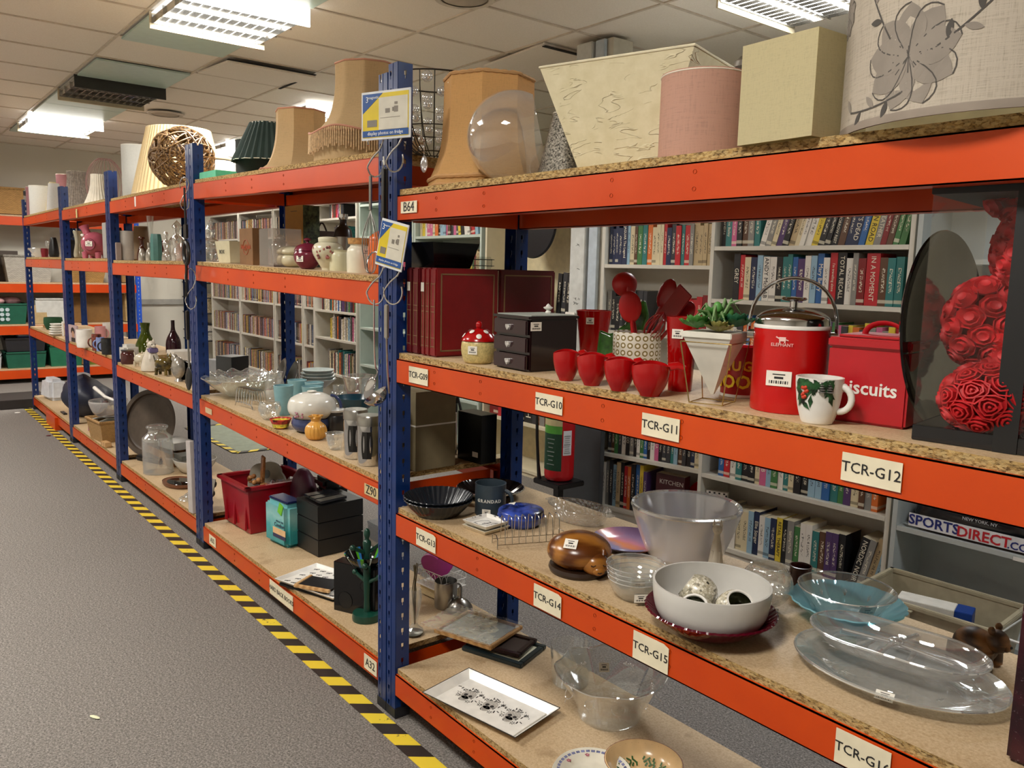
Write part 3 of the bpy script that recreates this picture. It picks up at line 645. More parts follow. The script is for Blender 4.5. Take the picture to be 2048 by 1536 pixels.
# row of red dip bowls
HW = [(0.832, 0.029, 1.179, 0.033, 0.072), (0.923, 0.024, 1.179, 0.036, 0.073), (1.015, 0.017, 1.179, 0.035, 0.072), (1.101, 0.019, 1.179, 0.041, 0.071)]
for i, (x, y, z, R, H) in enumerate(HW):
    lb = ('smallest red measuring bowl, leftmost of the overlapping four', 'red measuring bowl second from the mini drawers', 'red measuring bowl third in the overlapping row', 'largest red measuring bowl with a pouring handle, right end of the row')[i]
    t = root('measuring_bowl', lb, 'bowl', (x, y, z+.0008), ang(x, y)); R *= .97
    pr = smoothp([(.5*R, 0), (.56*R, .06*H), (.83*R, .32*H), (.98*R, .66*H), (1.0*R, .93*H)], 4)
    wav = lambda t_, r, z_: (r, z_+(H*.07*math.cos(2*t_)*(z_/H)**3 if z_ > H*.4 else 0))
    B().lathe(closed_shell(pr, .0035), 44, rf=wav).obj('bowl', RED, t)
    b_ = B(); L = .016 if i < 3 else .03
    b_.tube([(0, R*.9, H*.86), (0, R+L*.5, H*.92), (0, R+L, H*.84)], [.010, .009, .006], 10, flat=.5); b_.obj('handle', RED, t)
# utensil pot
x, y, z, R, H = 0.761, 0.343, 1.179, 0.063, 0.101
def rings():
    n = NT('ring_pattern_ceramic'); c = n.n('ShaderNodeTexCoord'); s = n.n('ShaderNodeSeparateXYZ'); n.l(c.outputs['Object'], s.inputs[0])
    u = n.math('MULTIPLY', n.math('ARCTAN2', s.outputs[1], s.outputs[0]), 20/(2*PI)); v = n.math('MULTIPLY', s.outputs[2], 52)
    fu = n.math('SUBTRACT', n.math('FRACT', n.math('ADD', u, 20)), .5); fv = n.math('SUBTRACT', n.math('FRACT', v), .5)
    r_ = n.math('SQRT', n.math('ADD', n.math('MULTIPLY', fu, fu), n.math('MULTIPLY', fv, fv)))
    n.bsdf(n.ramp(r_, [(0, '#efe9dc'), (.17, '#efe9dc'), (.2, '#8a7a4e'), (.36, '#8a7a4e'), (.39, '#ddd8cc')], 'CONSTANT'), .25); return n.m
t = lat('utensil_pot', 'white utensil pot with olive ring pattern holding red utensils', 'pot', x, y, z, R, H, [(.98, 0), (1, .02), (1, .98), (.99, 1)], rings(), th=.004)
PX, PY, PZ, PR, PH = x, y, z, R, H
RP = mat('#b3161a', .4, name='red_silicone', vary=.05); RP2 = mat('#8e0c12', .3, name='dark_red_nylon')
def utensil(kind, bx_, by, tx, ty, tz, m, lb):
    """stands in the pot: foot offset (bx,by), head at offset (tx,ty,tz) from pot centre"""
    t = root(kind, lb, kind.replace('_', ' '), (PX, PY, PZ+.006)); a = Vector((bx_, by, 0)); b2 = Vector((tx, ty, tz)); d = (b2-a).normalized(); q = d.to_track_quat('Z', 'Y').to_matrix().to_4x4()
    B().tube([a, a.lerp(b2, .5), b2], [.0045, .0055, .0045], 10).obj('shaft', m, t)
    hd = B(); M_ = Matrix.Translation(b2) @ q @ Matrix.Rotation(ang(PX, PY)-PI/2+.5, 4, 'Z')
    if kind == 'ladle': 
        hd.lathe([(0, -.002), (.018, .003), (.03, .018), (.034, .034), (.0325, .034), (.028, .018), (.016, .006), (0, .002)], 28, M_=Matrix.Translation(b2+Vector((0, 0, .016))) @ Matrix.Rotation(ang(PX, PY)+.3, 4, 'Z') @ Matrix.Rotation(-1.9, 4, 'Y'))
    elif kind == 'spoon': hd.ball((0, 0, 0), (.03, .008, .042), 18, M_=Matrix()); bmesh.ops.transform(hd.b, matrix=M_ @ Matrix.Translation((0, 0, .026)), verts=hd.b.verts)
    elif kind == 'spatula':
        hd.box((0, 0, .05), (.056, .004, .095), bev=.0018); bmesh.ops.transform(hd.b, matrix=M_, verts=hd.b.verts)
    elif kind == 'whisk':
        for k in range(6):
            an = k*PI/6; pts = [M_ @ Vector((math.cos(an)*.024*math.sin(s*PI/10)**.8*(1 if s <= 10 else 1), math.sin(an)*.024*math.sin(s*PI/10)**.8, .10*s/10 if s <= 10 else 0)) for s in range(11)]; hd.tube(pts, .0011, 5)
            pts = [M_ @ Vector((-math.cos(an)*.024*math.sin(s*PI/10)**.8, -math.sin(an)*.024*math.sin(s*PI/10)**.8, .10*s/10)) for s in range(11)]; hd.tube(pts, .0011, 5)
    hd.obj('head', m if kind != 'whisk' else RP2, t); return t
utensil('ladle', .01, .01, -.022, -.02, .212, RP, 'large red ladle standing highest in the ring-patterned pot')
utensil('spoon', .012, -.01, .004, -.03, .135, RP, 'short red spoon at the front of the ring-patterned pot')
utensil('whisk', -.02, 0, .03, .0, .07, RP2, 'small red wire whisk in the ring-patterned pot')
utensil('spoon', -.02, .01, .055, .03, .172, RP2, 'dark red serving spoon leaning right in the ring-patterned pot')
utensil('spatula', -.015, -.012, .075, .015, .13, RP2, 'dark red spatula leaning right in the ring-patterned pot')
utensil('spoon', -.02, .015, .092, .045, .125, RP2, 'dark red slotted spoon leaning farthest right in the ring-patterned pot')
# green leaf dish and pink cloth-like ornament behind
x, y, z, R, H = 0.539, 0.498, 1.179, 0.039, 0.066
lat('pig_ornament', 'pale pink rounded ornament half hidden behind the utensil pot', 'ornament', x, y+.05, z, R, H*1.05, [(0, 0), (.7, 0), (1, .35), (.95, .7), (.6, .95), (0, 1)], mat('#d8a79c', .3, name='pink_glaze'), sm=3)
t = root('frog_dish', 'dark green glazed leaf-shaped dish propped up behind the utensils', 'dish', (0.656, 0.430, 1.1794), .62); t.scale = (1.25, 1.25, 1.25); GG = mat('#2f5a22', .15, name='green_glaze_mottled', vary=.4, vscale=40)
b_ = B(); ol = [(-.075, .02), (-.07, .075), (-.045, .065), (-.012, .09), (.0, .13), (.03, .145), (.04, .11), (.03, .08), (.05, .05), (.06, .0), (-.03, 0)]
b_.prism(ol, -.008, .008, Matrix.Translation((0, 0, .0)) @ RX); b_.b.verts.ensure_lookup_table(); o = b_.obj('leaf_body', GG, t); bv = o.modifiers.new('b', 'BEVEL'); bv.width = .006; bv.segments = 3
# succulent planter
x, y, z, R, H = 1.233, 0.055, 1.179, 0.058, 0.142
t = root('succulent_planter', 'white inverted pyramid pot of artificial succulents on a gold wire stand', 'planter', (x, y, z+.001), .28); HS = H*.99; w = .094; ZT = H
b_ = B(); z0 = .018; b_.hexa([(-.003, -.003, z0), (.003, -.003, z0), (.003, .003, z0), (-.003, .003, z0), (-w/2, -w/2, ZT-.012), (w/2, -w/2, ZT-.012), (w/2, w/2, ZT-.012), (-w/2, w/2, ZT-.012)]); b_.box((0, 0, ZT-.006), (w+.006, w+.006, .012), bev=.0015); b_.obj('pot', mat('#dcd8cc', .6, name='matt_white_ceramic'), t, smooth=False)
b_ = B(); q = w/2+.004; s_ = .034
for sx, sy in ((-1, -1), (1, -1), (1, 1), (-1, 1)): b_.tube([(sx*q, sy*q, ZT-.02), (sx*s_, sy*s_, .002)], .0013, 6)
b_.tube([(-q, -q, ZT-.02), (q, -q, ZT-.02), (q, q, ZT-.02), (-q, q, ZT-.02)], .0013, 6, closed=True); b_.tube([(-s_, -s_, .002), (s_, -s_, .002), (s_, s_, .002), (-s_, s_, .002)], .0013, 6, closed=True); b_.obj('wire_stand', mat('#b39a63', .25, 1, name='brass_wire'), t)
G1 = mat('#4f8b3f', .5, name='succulent_green', vary=.2); G2 = mat('#2f6d4a', .5, name='succulent_bluegreen', vary=.2); G3 = mat('#8f8a4a', .5, name='succulent_olive', vary=.25)
def rosette(cx, cy, cz, r_, m, n=(5, 8, 11), open_=1, nm='rosette'):
    b_ = B()
    for li, k in enumerate(n):
        for j in range(k):
            a = 2*PI*j/k+li*.4; el = (1.25-.45*li)*open_; L = r_*(.62+.19*li)
            M_ = Matrix.Translation((cx, cy, cz)) @ Matrix.Rotation(a, 4, 'Z') @ Matrix.Rotation(-el, 4, 'Y')
            pts = [(0, .15), (.35, .62), (.7, 1), (.9, .6), (1, .05)]; prev = None
            rg = []
            for s, wd in pts: rg.append([b_.b.verts.new(M_ @ Vector((L*s, r_*.24*wd*cs, r_*.10*wd*sn+.1*L*s*s))) for cs, sn in ((-1, 0), (0, -1), (1, 0), (0, .6))])
            for A, C_ in zip(rg, rg[1:]):
                for i in range(4): b_.b.faces.new((A[i], A[(i+1) % 4], C_[(i+1) % 4], C_[i]))
    return b_.obj(nm, m, t)
rosette(-.030, -.024, ZT+.006, .040, G1); rosette(.018, -.032, ZT+.002, .032, G3); rosette(.034, .014, ZT+.010, .042, G2); rosette(-.012, .018, ZT+.024, .038, G1); rosette(.006, .0, ZT+.018, .030, G1, n=(4, 6))
b_ = B(); R_ = random.Random(5)
for k in range(9):
    a = k*.7; L = R_.uniform(.035, .06); h_ = R_.uniform(.02, .055); b_.tube([(0, 0, ZT+.005), (math.cos(a)*L*.5, math.sin(a)*L*.5, ZT+.01+h_), (math.cos(a)*L, math.sin(a)*L, ZT+.005+h_*(.4 if k % 3 else 1.3))], [.004, .003, .0008], 6)
b_.obj('air_plant', mat('#6f8f5a', .6, name='grey_green_leaf'), t)
b_ = B(); b_.ball((-.004, .01, ZT+.045), (.009, .009, .013)); b_.ball((.02, .012, ZT+.036), (.009, .009, .014)); b_.obj('bud', G1, t)
# GOOD mug / tin
x, y, z, R, H = 1.198, 0.195, 1.179, 0.042, 0.105
t = lat('novelty_tin', 'red and yellow round tin reading MUG and GOOD behind the wire stand', 'tin', x, y, z, R, H, [(.98, 0), (1, .01), (1, .97), (.98, 1)], mat('#a8101a', .3, name='tin_red'), th=.002)
part(t, 'white_rim', [(R*1.006, .0), (R*1.012, .003), (R*1.006, .006), (R*.99, .006), (R*.99, 0), (R*1.006, 0)], WHT)
a0 = ang(x, y)-.25
for s_, zz, sz, m in (('MUG', .62, .028, mat('#d9a416', .5, name='gold_print')), ('GOOD', .3, .038, mat('#e8c416', .5, name='yellow_print'))):
    for k, ch in enumerate(s_):
        a = a0+(k-(len(s_)-1)/2)*sz*.78/R; text('letter', ch, sz, m, t, ((R+.001)*math.cos(a), (R+.001)*math.sin(a), H*zz), (PI/2, 0, a+PI/2), bold=.001)
# ice bucket
x, y, z, R, H = 1.355, 0.125, 1.179, 0.072, 0.194
HB_ = H*.80
IBR = mat('#c00d0d', .25, name='bucket_red', vary=.03)
t = root('ice_bucket', 'red ice bucket with a chrome domed lid and arched handle', 'ice bucket', (x, y, z+.0008)); R *= .96; part(t, 'bucket_body', [(0, 0), (R*.985, 0), (R, .004), (R, HB_), (0, HB_)], IBR, seg=64); part(t, 'white_rim', [(R*.9, HB_), (R*1.012, HB_), (R*1.018, HB_+.0035), (R*1.0, HB_+.007), (R*.9, HB_+.007)], WHT, seg=64)
ld = part(t, 'lid', [(R*.99, HB_+.0072)]+smoothp([(R*.985, HB_+.012), (R*.94, HB_+.022), (R*.7, HB_+.032), (R*.35, HB_+.038), (R*.1, HB_+.04)], 4)+[(0, HB_+.04)], CHROME, seg=64); part(ld, 'lid_knob', [(0, HB_+.04), (.007, HB_+.04), (.007, HB_+.05), (.021, HB_+.052), (.024, HB_+.055), (.021, HB_+.058), (0, HB_+.059)], CHROME)
pts = []; hd = ang(x, y)+PI/2
for k in range(17): q = PI*k/16; pts.append((math.cos(q)*(R+.010)*math.cos(hd), math.cos(q)*(R+.010)*math.sin(hd), HB_-.014+math.sin(q)**.72*.108))
B().tube(pts, .0062, 10, flat=.5).obj('carry_handle', CHROME, t)
for s in (-1, 1): B().lathe([(0, 0), (.009, 0), (.009, .012), (0, .012)], 16, M_=Matrix.Translation((s*R*math.cos(hd), s*R*math.sin(hd), HB_-.014)) @ Matrix.Rotation(hd+(0 if s > 0 else PI), 4, 'Z') @ Matrix.Rotation(PI/2, 4, 'Y')).obj('pivot', CHROME, t)
stick_on(t, R, ang(x, y)-.25, HB_*.42, .046, .028); a = ang(x, y)-.22
WPR = mat('#f2c8c0', .5, name='pale_print'); text('lettering', 'ELEPHANT', .0085, WPR, t, ((R+.0012)*math.cos(a), (R+.0012)*math.sin(a), HB_*.82), (PI/2, 0, a+PI/2)); b_ = B()
b_.box((0, 0, .006), (.012, .0006, .0075)); b_.box((-.0085, 0, .0085), (.007, .0006, .0022), Matrix.Rotation(.5, 4, 'Y')); b_.box((.0085, 0, .0045), (.005, .0006, .0016), Matrix.Rotation(.3, 4, 'Y')); [b_.box((q, 0, .001), (.0022, .0006, .004)) for q in (-.0045, .0045)]; o = b_.obj('elephant_emblem', WPR, t, loc=((R+.0012)*math.cos(a), (R+.0012)*math.sin(a), HB_*.85), smooth=False); o.rotation_euler = (0, 0, a+PI/2)
# christmas mug
x, y, z, R, H = 1.468, 0.043, 1.179, 0.040, 0.080
def mugprint():
    n = NT('holly_print'); c = n.n('ShaderNodeTexCoord'); s = n.n('ShaderNodeSeparateXYZ'); n.l(c.outputs['Object'], s.inputs[0])
    a = n.math('ARCTAN2', s.outputs[1], s.outputs[0]); nz = n.noise(n.coord(), 55, 3, .7); nz2 = n.noise(n.coord(), 90, 2)
    lim = n.math('ADD', n.math('MULTIPLY', nz, .06), .017); top_ = n.math('GREATER_THAN', s.outputs[2], lim)
    g = n.ramp(nz2, [(.35, '#16401f'), (.55, '#2f6a33'), (.72, '#7c9a72')]); k = n.mix(top_, '#e9e4da', g); n.bsdf(k, .2); return n.m
t = lat('mug', 'white mug with holly, berries and fir cones, in front of biscuit tin', 'mug', x, y, z, R, H, [(.62, 0), (.68, .03), (.86, .35), (.97, .75), (1, 1)], WHT, th=.003, sm=4, seg=56); A0_ = ang(x, y)
def mug_r(zz): q = zz/H; return R*(.70+.30*min(1, q)**.55)+.0012
hb = B(); R_ = random.Random(11)
for k in range(46):
    a = A0_-.15+R_.uniform(-.95, .7); zz = H*(.93-abs(R_.gauss(0, .2))); zz = max(zz, H*.42); L = .012; dr = R_.uniform(-2.6, -.5)
    pts = []
    for i in range(9):
        q = 2*PI*i/8; u = L*math.cos(q)*(1 if i % 2 == 0 else .72); v = .0048*math.sin(q)*(1 if i % 2 == 0 else .6); uu = u*math.cos(dr)-v*math.sin(dr); vv = u*math.sin(dr)+v*math.cos(dr); z_ = min(H*.985, max(H*.3, zz+vv)); r_ = mug_r(z_)+.0002*(k % 5); pts.append((r_*math.cos(a+uu/R), r_*math.sin(a+uu/R), z_))
    hb.poly(pts[:-1])
hb.obj('holly_leaves', mat('#1f4d27', .3, name='holly_green', vary=.5, vscale=60), t, smooth=False); bb = B()
for k in range(10): a = A0_-.62+R_.uniform(-.12, .12); zz = H*(.68+R_.uniform(-.11, .13)); r_ = mug_r(zz); bb.ball((r_*math.cos(a), r_*math.sin(a), zz), .0034, 8)
bb.obj('berries', mat('#c63a22', .3, name='berry_red'), t); bb = B()
for k in range(2): 
    a = A0_+.12+k*.33; zz = H*.84; r_ = mug_r(zz)
    for j in range(5): bb.ball((r_*math.cos(a)*(1-.01*j), r_*math.sin(a), zz-.009+.0038*j), (.0065-.001*j, .0065-.001*j, .0016), 10)
bb.obj('fir_cones', mat('#6d6a66', .4, name='cone_grey', vary=.5, vscale=300), t)
ring_handle(t, R*.93, H*.56, .0225, A0_+PI/2-.25, WHT, .0058, .95)
# biscuit tin
x, y, z, w, d, h, ro = 1.501, 0.284, 1.179, 0.127, 0.387, 0.155, 0.082
w, d = .138, .138; ro = .13; x, y = 1.514, .165
t = root('biscuit_tin', 'square red biscuit tin lettered biscuits, behind the holly mug', 'tin', (x, y, z+.0008), ro); TR = mat('#b21520', .38, name='tin_enamel_red', vary=.04); B().box((0, 0, .066), (w, d, .132), bev=.004).obj('tin_body', TR, t, smooth=False); lp = B(); lp.box((0, 0, .1395), (w+.004, d+.004, .017), bev=.003); lp.box((0, 0, .150), (w*.86, d*.86, .006), bev=.0028); l_ = lp.obj('lid', TR, t, smooth=False)
pts = [(math.cos(PI*k/10)*.034, 0, .152+math.sin(PI*k/10)*.022) for k in range(11)]; B().tube(pts, .0055, 8, flat=.4).obj('lid_handle', TR, l_)
text('lettering', 'biscuits', .033, WHT, t, (.004, -d/2-.0008, .062), bold=.0006)
# dark oval platter on edge
t = root('oval_platter', 'large black oval platter standing on its edge beside the biscuit tin', 'platter', (1.575, .185, 1.1794+.168), 0); pr = [(0, 0), (.5, .004), (.8, .014), (1, .030)]; pf = [(r*.166, z_*1.0) for r, z_ in pr]
b_ = B(); b_.lathe(closed_shell(smoothp(pf, 4), .004), 56, rf=oval(.92)); o = b_.obj('platter_body', mat('#0b0809', .08, name='black_lacquer'), t); o.rotation_euler = (0, PI/2-.06, 0)
# rose bear gift box
CLR = glass((.99, .99, .99), .05, 'clear_plastic_film', .015, .35, milk=.0, bump=.25, bscale=14)
x0, y0, z0 = 1.795, .055, 1.1798
t = root('gift_box', 'clear plastic gift box with black lid, base and ribbon around a rose bear', 'gift box', (1.765, .205, z0), .13)
W_, H_ = .30, .405
b_ = B(); b_.box((0, 0, .012), (W_, W_, .024), bev=.001); b_.obj('base', mat('#141316', .15, name='black_card'), t, smooth=False)
b_ = B()
for sx, sy, dx, dy in ((-1, 0, .0008, W_), (1, 0, .0008, W_), (0, -1, W_, .0008), (0, 1, W_, .0008)): b_.box((sx*(W_/2-.001), sy*(W_/2-.001), H_/2+.01), (dx, dy, H_-.03))
b_.obj('clear_sides', CLR, t, smooth=False); b_ = B(); b_.box((0, 0, H_-.012), (W_+.004, W_+.004, .026), bev=.001); b_.obj('lid', mat('#1a1c1e', .6, name='black_lid_card'), t, smooth=False)
b_ = B(); b_.box((-.02, -W_/2-.002, H_/2), (.032, .001, H_)); b_.box((0, 0, H_+.0015), (.032, W_+.005, .001)); b_.obj('ribbon', mat('#0d0d0f', .5, name='black_ribbon'), t, smooth=False)
bx_, by_ = 1.79, .205
t = root('rose_bear', 'red teddy bear made of foam roses inside the clear box', 'soft toy', (bx_, by_, z0+.0245), .13); t.scale = (1.5, 1.45, 1.27); lobes = [((0, 0, .085), (.088, .075, .088)), ((0, -.005, .215), (.073, .066, .072)), ((-.058, 0, .287), (.026, .02, .026)), ((.058, 0, .287), (.026, .02, .026)), ((-.075, -.03, .125), (.03, .03, .05)), ((.075, -.03, .125), (.03, .03, .05)), ((-.055, -.06, .035), (.038, .044, .036)), ((.055, -.06, .035), (.038, .044, .036))]
RO = mat('#c0141c', .6, name='foam_rose_red', vary=.18, vscale=30, Subsurface_Weight=0.0)
b_ = B()
for c, r_ in lobes: b_.ball(c, tuple(q*.9 for q in r_), 20)
b_.obj('body', RO, t)
rs = B(); rs.lathe([(0, 0), (.006, .001), (.0135, .006), (.0155, .011), (.0140, .0115), (.0125, .0075), (.010, .007), (.0105, .0135), (.0088, .0138), (.0075, .009), (.006, .009), (.0062, .0152), (.0045, .0155), (.0035, .011), (.0018, .011), (.0015, .0162), (0, .0165)], 10, rf=lambda q, r, z_: (r*(1+.13*math.cos(3*q+z_*400)), z_)); rme = rs.mesh('rose'); rme.materials.append(RO)
pl_, R_ = [], random.Random(9); GA = PI*(3-math.sqrt(5))
for li, (c, r_) in enumerate(lobes):
    n_ = int(4*PI*((r_[0]*r_[1]+r_[0]*r_[2]+r_[1]*r_[2])/3)/(.0205**2))
    for k in range(n_):
        zz = 1-2*(k+.5)/n_; rr = math.sqrt(1-zz*zz); q = k*GA; nrm = Vector((rr*math.cos(q), rr*math.sin(q), zz)); p_ = Vector((c[0]+nrm.x*r_[0]*.93, c[1]+nrm.y*r_[1]*.93, c[2]+nrm.z*r_[2]*.93))
        if p_.z < .006 or p_.y > .045: continue
        if any(lj != li and sum(((p_[i]-cc[i])/(r2_[i]*.9))**2 for i in range(3)) < 1 for lj, (cc, r2_) in enumerate(lobes)): continue
        nn = Vector((nrm.x/r_[0], nrm.y/r_[1], nrm.z/r_[2])).normalized(); pl_.append((p_, nn))
pl_.sort(key=lambda q: q[0].y-q[0].x*.4)
for (p_, nn) in pl_[:100]:
    o = link('rose', rme, None, t, loc=p_); o.rotation_euler = nn.to_track_quat('Z', 'Y').to_euler()
b_ = B()
for (p_, nn) in pl_[100:]:
    M_ = Matrix.Translation(p_) @ nn.to_track_quat('Z', 'Y').to_matrix().to_4x4(); b_.lathe([(0, 0), (.0135, .006), (.0155, .011), (.0125, .0075), (.0105, .0135), (.0075, .009), (.0055, .0152), (0, .012)], 9, M_=M_)
o = b_.obj('roses', RO, t); o['kind'] = 'stuff'; o['label'] = 'mass of red foam roses on the far side'

# ================================================================ bay A, third shelf (glass and crockery)
DKB = mat('#1b2129', .22, name='dark_blue_enamel', vary=.1)
x, y, z, R, H = 0.237, 0.070, 0.699, 0.104, 0.059
for k in range(2):
    lat('pie_dish', ('lower of two stacked black fluted pie dishes by the blue post', 'upper black fluted pie dish, stacked on its twin by the blue post')[k], 'dish', x, y, z+k*.010, R, H*.80, [(.58, 0), (.62, .02), (.8, .45), (.97, .93), (1, 1)], DKB, th=.0025, seg=144, rf=lambda t_, r, z_: (r*(1+.018*math.cos(36*t_)*min(1, z_/(H*.4))), z_))
b_ = B(); b_.box((0, 0, 0), (.014, .018, .0006)); o = b_.obj('price_tag', STICK, bpy.data.objects['pie_dish.001'], loc=(.008, -.01, .0045), smooth=False); o.rotation_euler = (0, 0, .9)
x, y, z, R, H = 0.169, 0.319, 0.699, 0.111, 0.047
lat('glass_plate', 'dark brown swirled glass plate behind the grey mug', 'plate', x, y, z, R, .03, [(.5, 0), (.7, .25), (.95, .85), (1, 1)], mat('#2a211f', .08, name='smoked_glass', vary=.6, vscale=25, Transmission_Weight=.3), th=.004, seg=96, rf=flute(30, .012))
x, y, z, R, H = 0.326, 0.200, 0.699, 0.047, 0.097
MG = mat('#33414c', .45, name='slate_grey_ceramic'); t = lat('mug', 'large slate grey mug lettered GRANDAD', 'mug', x, y, z, R, H, [(.95, 0), (1, .05), (1, .95), (1.01, 1)], MG, th=.0035); a = ang(x, y)
ring_handle(t, R*1.0, H*.5, H*.30, a+PI/2-.35, MG, .0055, .9)
for k, ch in enumerate('GRANDAD'): q = a-.1+(k-3)*.0088*1.25/R; text('letter', ch, .0135, mat('#d9d9d2', .5, name='white_print'), t, ((R+.0008)*math.cos(q), (R+.0008)*math.sin(q), H*.52), (PI/2, 0, q+PI/2), bold=.0004)
stick_on(t, R, a-.25, H*.17, .026, .02)
def square_dish(label, x, y, z, w, rot, m, m2):
    t = root('square_dish', label, 'dish', (x, y, z+.0006), rot); b_ = B(); rshell(b_, w*.82, w*.82, w, w, .012, .003); b_.box((0, 0, .0015), (w*.8, w*.8, .003)); b_.obj('dish_body', m, t, smooth=False)
    if m2:
        R_ = random.Random(2); d_ = B()
        for k in range(16):
            side = k % 4; s = R_.uniform(-.42, .42)*w; e = w*.44; c = ((s, e), (s, -e), (e, s), (-e, s))[side]; d_.lathe([(0, .0124), (R_.uniform(.0016, .0032), .0124), (0, .0118)], 10, c=(c[0], c[1], 0))
        for (u0, v0, u1, v1) in ((-.25, .05, -.1, .2), (-.1, .2, .12, .1), (.12, .1, .25, .24), (.25, .24, .2, -.1), (.2, -.1, -.05, -.28), (-.05, -.28, -.28, -.2), (-.28, -.2, -.25, .05), (-.05, -.05, .15, -.02)): d_.tube([(u0*w, v0*w, .0032), (u1*w, v1*w, .0032)], .0005, 4)
        d_.prism([(-.03*w, -.15*w), (.06*w, .12*w), (.10*w, .12*w), (.0, -.16*w)], .003, .0036); d_.obj('cat_drawing', INK, t, smooth=False)
    return t
x, y, z, w, d, h, ro = 0.425, 0.121, 0.699, 0.214, 0.125, 0.031, -0.117
IV = mat('#e3dcc9', .3, name='ivory_glaze'); w = .098; ro = .10; x, y = 0.436, 0.102
square_dish('plain lower square dish under the cat-drawing one', x, y, z, w, ro, IV, None); square_dish('small square dish with black dots and a cat drawing, on another dish', x-.002, y+.002, z+.0135, w, ro+.02, WHT, 1)
x, y, z, R, H = 0.458, 0.212, 0.699, 0.066, 0.062
BL = mat('#31479c', .22, name='cobalt_glaze', vary=.5, vscale=20); t = root('lidded_dish', 'round blue lidded dish behind the wire toast rack', 'dish', (x, y, z+.0008)); part(t, 'dish_body', smoothp(sc([(0, 0), (.78, 0), (.95, .3), (1, .62), (0, .62)], R, H), 2), BL); l_ = part(t, 'lid', smoothp(sc([(1.02, .62), (.97, .74), (.6, .86), (0, .9)], R, H), 4), BL); part(l_, 'knob', sc([(0, .88), (.14, .88), (.18, .96), (0, 1.04)], R, H), BL); b_ = B(); b_.box((0, 0, 0), (.022, .02, .0006)); o = b_.obj('price_tag', STICK, l_, loc=(-R*.5, -R*.15, H*.86), smooth=False); o.rotation_euler = (.25, -.25, .5)
# long wire toast rack
x0, y0, z0 = 0.595, 0.021, 0.699; x1, y1, z1 = 0.670, 0.200, 0.699
t = root('toast_rack', 'long silver wire toast rack beside the carved cat', 'toast rack', (x0, y0, z0+.0006), math.atan2(y1-y0, x1-x0)); L = .19; WR = mat('#b9b7b0', .22, 1, name='silver_wire'); D_ = .055
b_ = B()
for yy in (0, D_): b_.tube([(0, yy, .012), (L, yy, .012)], .0012, 6)
for xx in (0, L): b_.tube([(xx, 0, .001), (xx, 0, .026), (xx+.004, D_/2, .030), (xx, D_, .026), (xx, D_, .001)], .0014, 6)
b_.obj('base_frame', WR, t)
for k in range(9): b_ = B(); xx = .022+k*.019; b_.tube([(xx, .002, .012), (xx, .010, .075), (xx, .014, .080), (xx, D_-.014, .080), (xx, D_-.010, .075), (xx, D_-.002, .012)], .0011, 6); b_.obj('divider', WR, t)
# oval embossed glass dish
EMB = glass((.985, .99, .99), .04, 'embossed_glass', .16, 1.0, bump=.9, bscale=90)
x, y, z, R, H = 0.516, 0.360, 0.699, 0.119, 0.065
t = root('glass_dish', 'oval clear glass dish with embossed sides behind the blue lidded dish', 'dish', (x+.01, y+.02, z+.0008), .1); B().lathe(closed_shell(sc([(.7, 0), (.78, .1), (.92, .8), (1, 1)], .112, .042), .003), 80, rf=oval(.6)).obj('dish_body', EMB, t); b_ = B(); [b_.box((s*.118, 0, .040), (.02, .03, .004), bev=.0015) for s in (-1, 1)]; b_.obj('lug_handles', EMB, t)
# sleeping cat carving
x, y, z, R, H = 0.825, 0.099, 0.699, 0.082, 0.100
WD = m_wood('#5a2f10', '#9a6428', 'polished_cat_wood', 5, .25); WDD = mat('#2a1a10', .3, name='dark_carved_base'); t = root('cat_carving', 'polished wooden carving of a cat curled up asleep', 'carving', (x, y, z+.0006), ang(x, y)+.25)
H *= 1.0
part(t, 'base_ring', sc([(0, 0), (.93, 0), (.97, .08), (.93, .16), (0, .16)], R, H), WDD, rf=oval(.95))
b_ = B(); b_.ball((0, 0, H*.50), (R*.97, R*.98, H*.46), 36); b_.obj('curled_body', WD, t)
b_ = B(); b_.ball((R*.70, R*.30, H*.36), (R*.40, R*.42, H*.30), 24); b_.ball((R*1.0, R*.34, H*.26), (R*.15, R*.2, H*.12), 16)
for s in (-1, 1): b_.lathe([(0, .0), (R*.13, 0), (R*.06, H*.10), (0, H*.17)], 12, c=(R*.72, R*.30+s*R*.26, H*.60))
b_.obj('head', WD, t); b_ = B(); pts = [(R*(1.0)*math.cos(q), R*1.0*math.sin(q), H*.2) for q in [PI*.95-k*.16 for k in range(14)]]; b_.tube(pts, [R*.11*(1-.04*k) for k in range(14)], 10); b_.obj('tail', WD, t)
b_ = B(); [b_.tube([(R*1.08, R*.34+s*R*.18+dy, H*.40+dz) for dy, dz in ((-.006, .002), (0, -.001), (.006, .002))], .0011, 6) for s in (-1, 1)]; b_.tube([(R*1.14, R*.28, H*.25), (R*1.16, R*.34, H*.235), (R*1.14, R*.40, H*.25)], .0014, 6); b_.obj('carved_face_lines', mat('#2a1408', .5, name='burnt_line'), t)
o = sticker(t, (R*.60, -R*.42, H*.84), .032, .026, rz=PI/2-.5, rx=-.85)
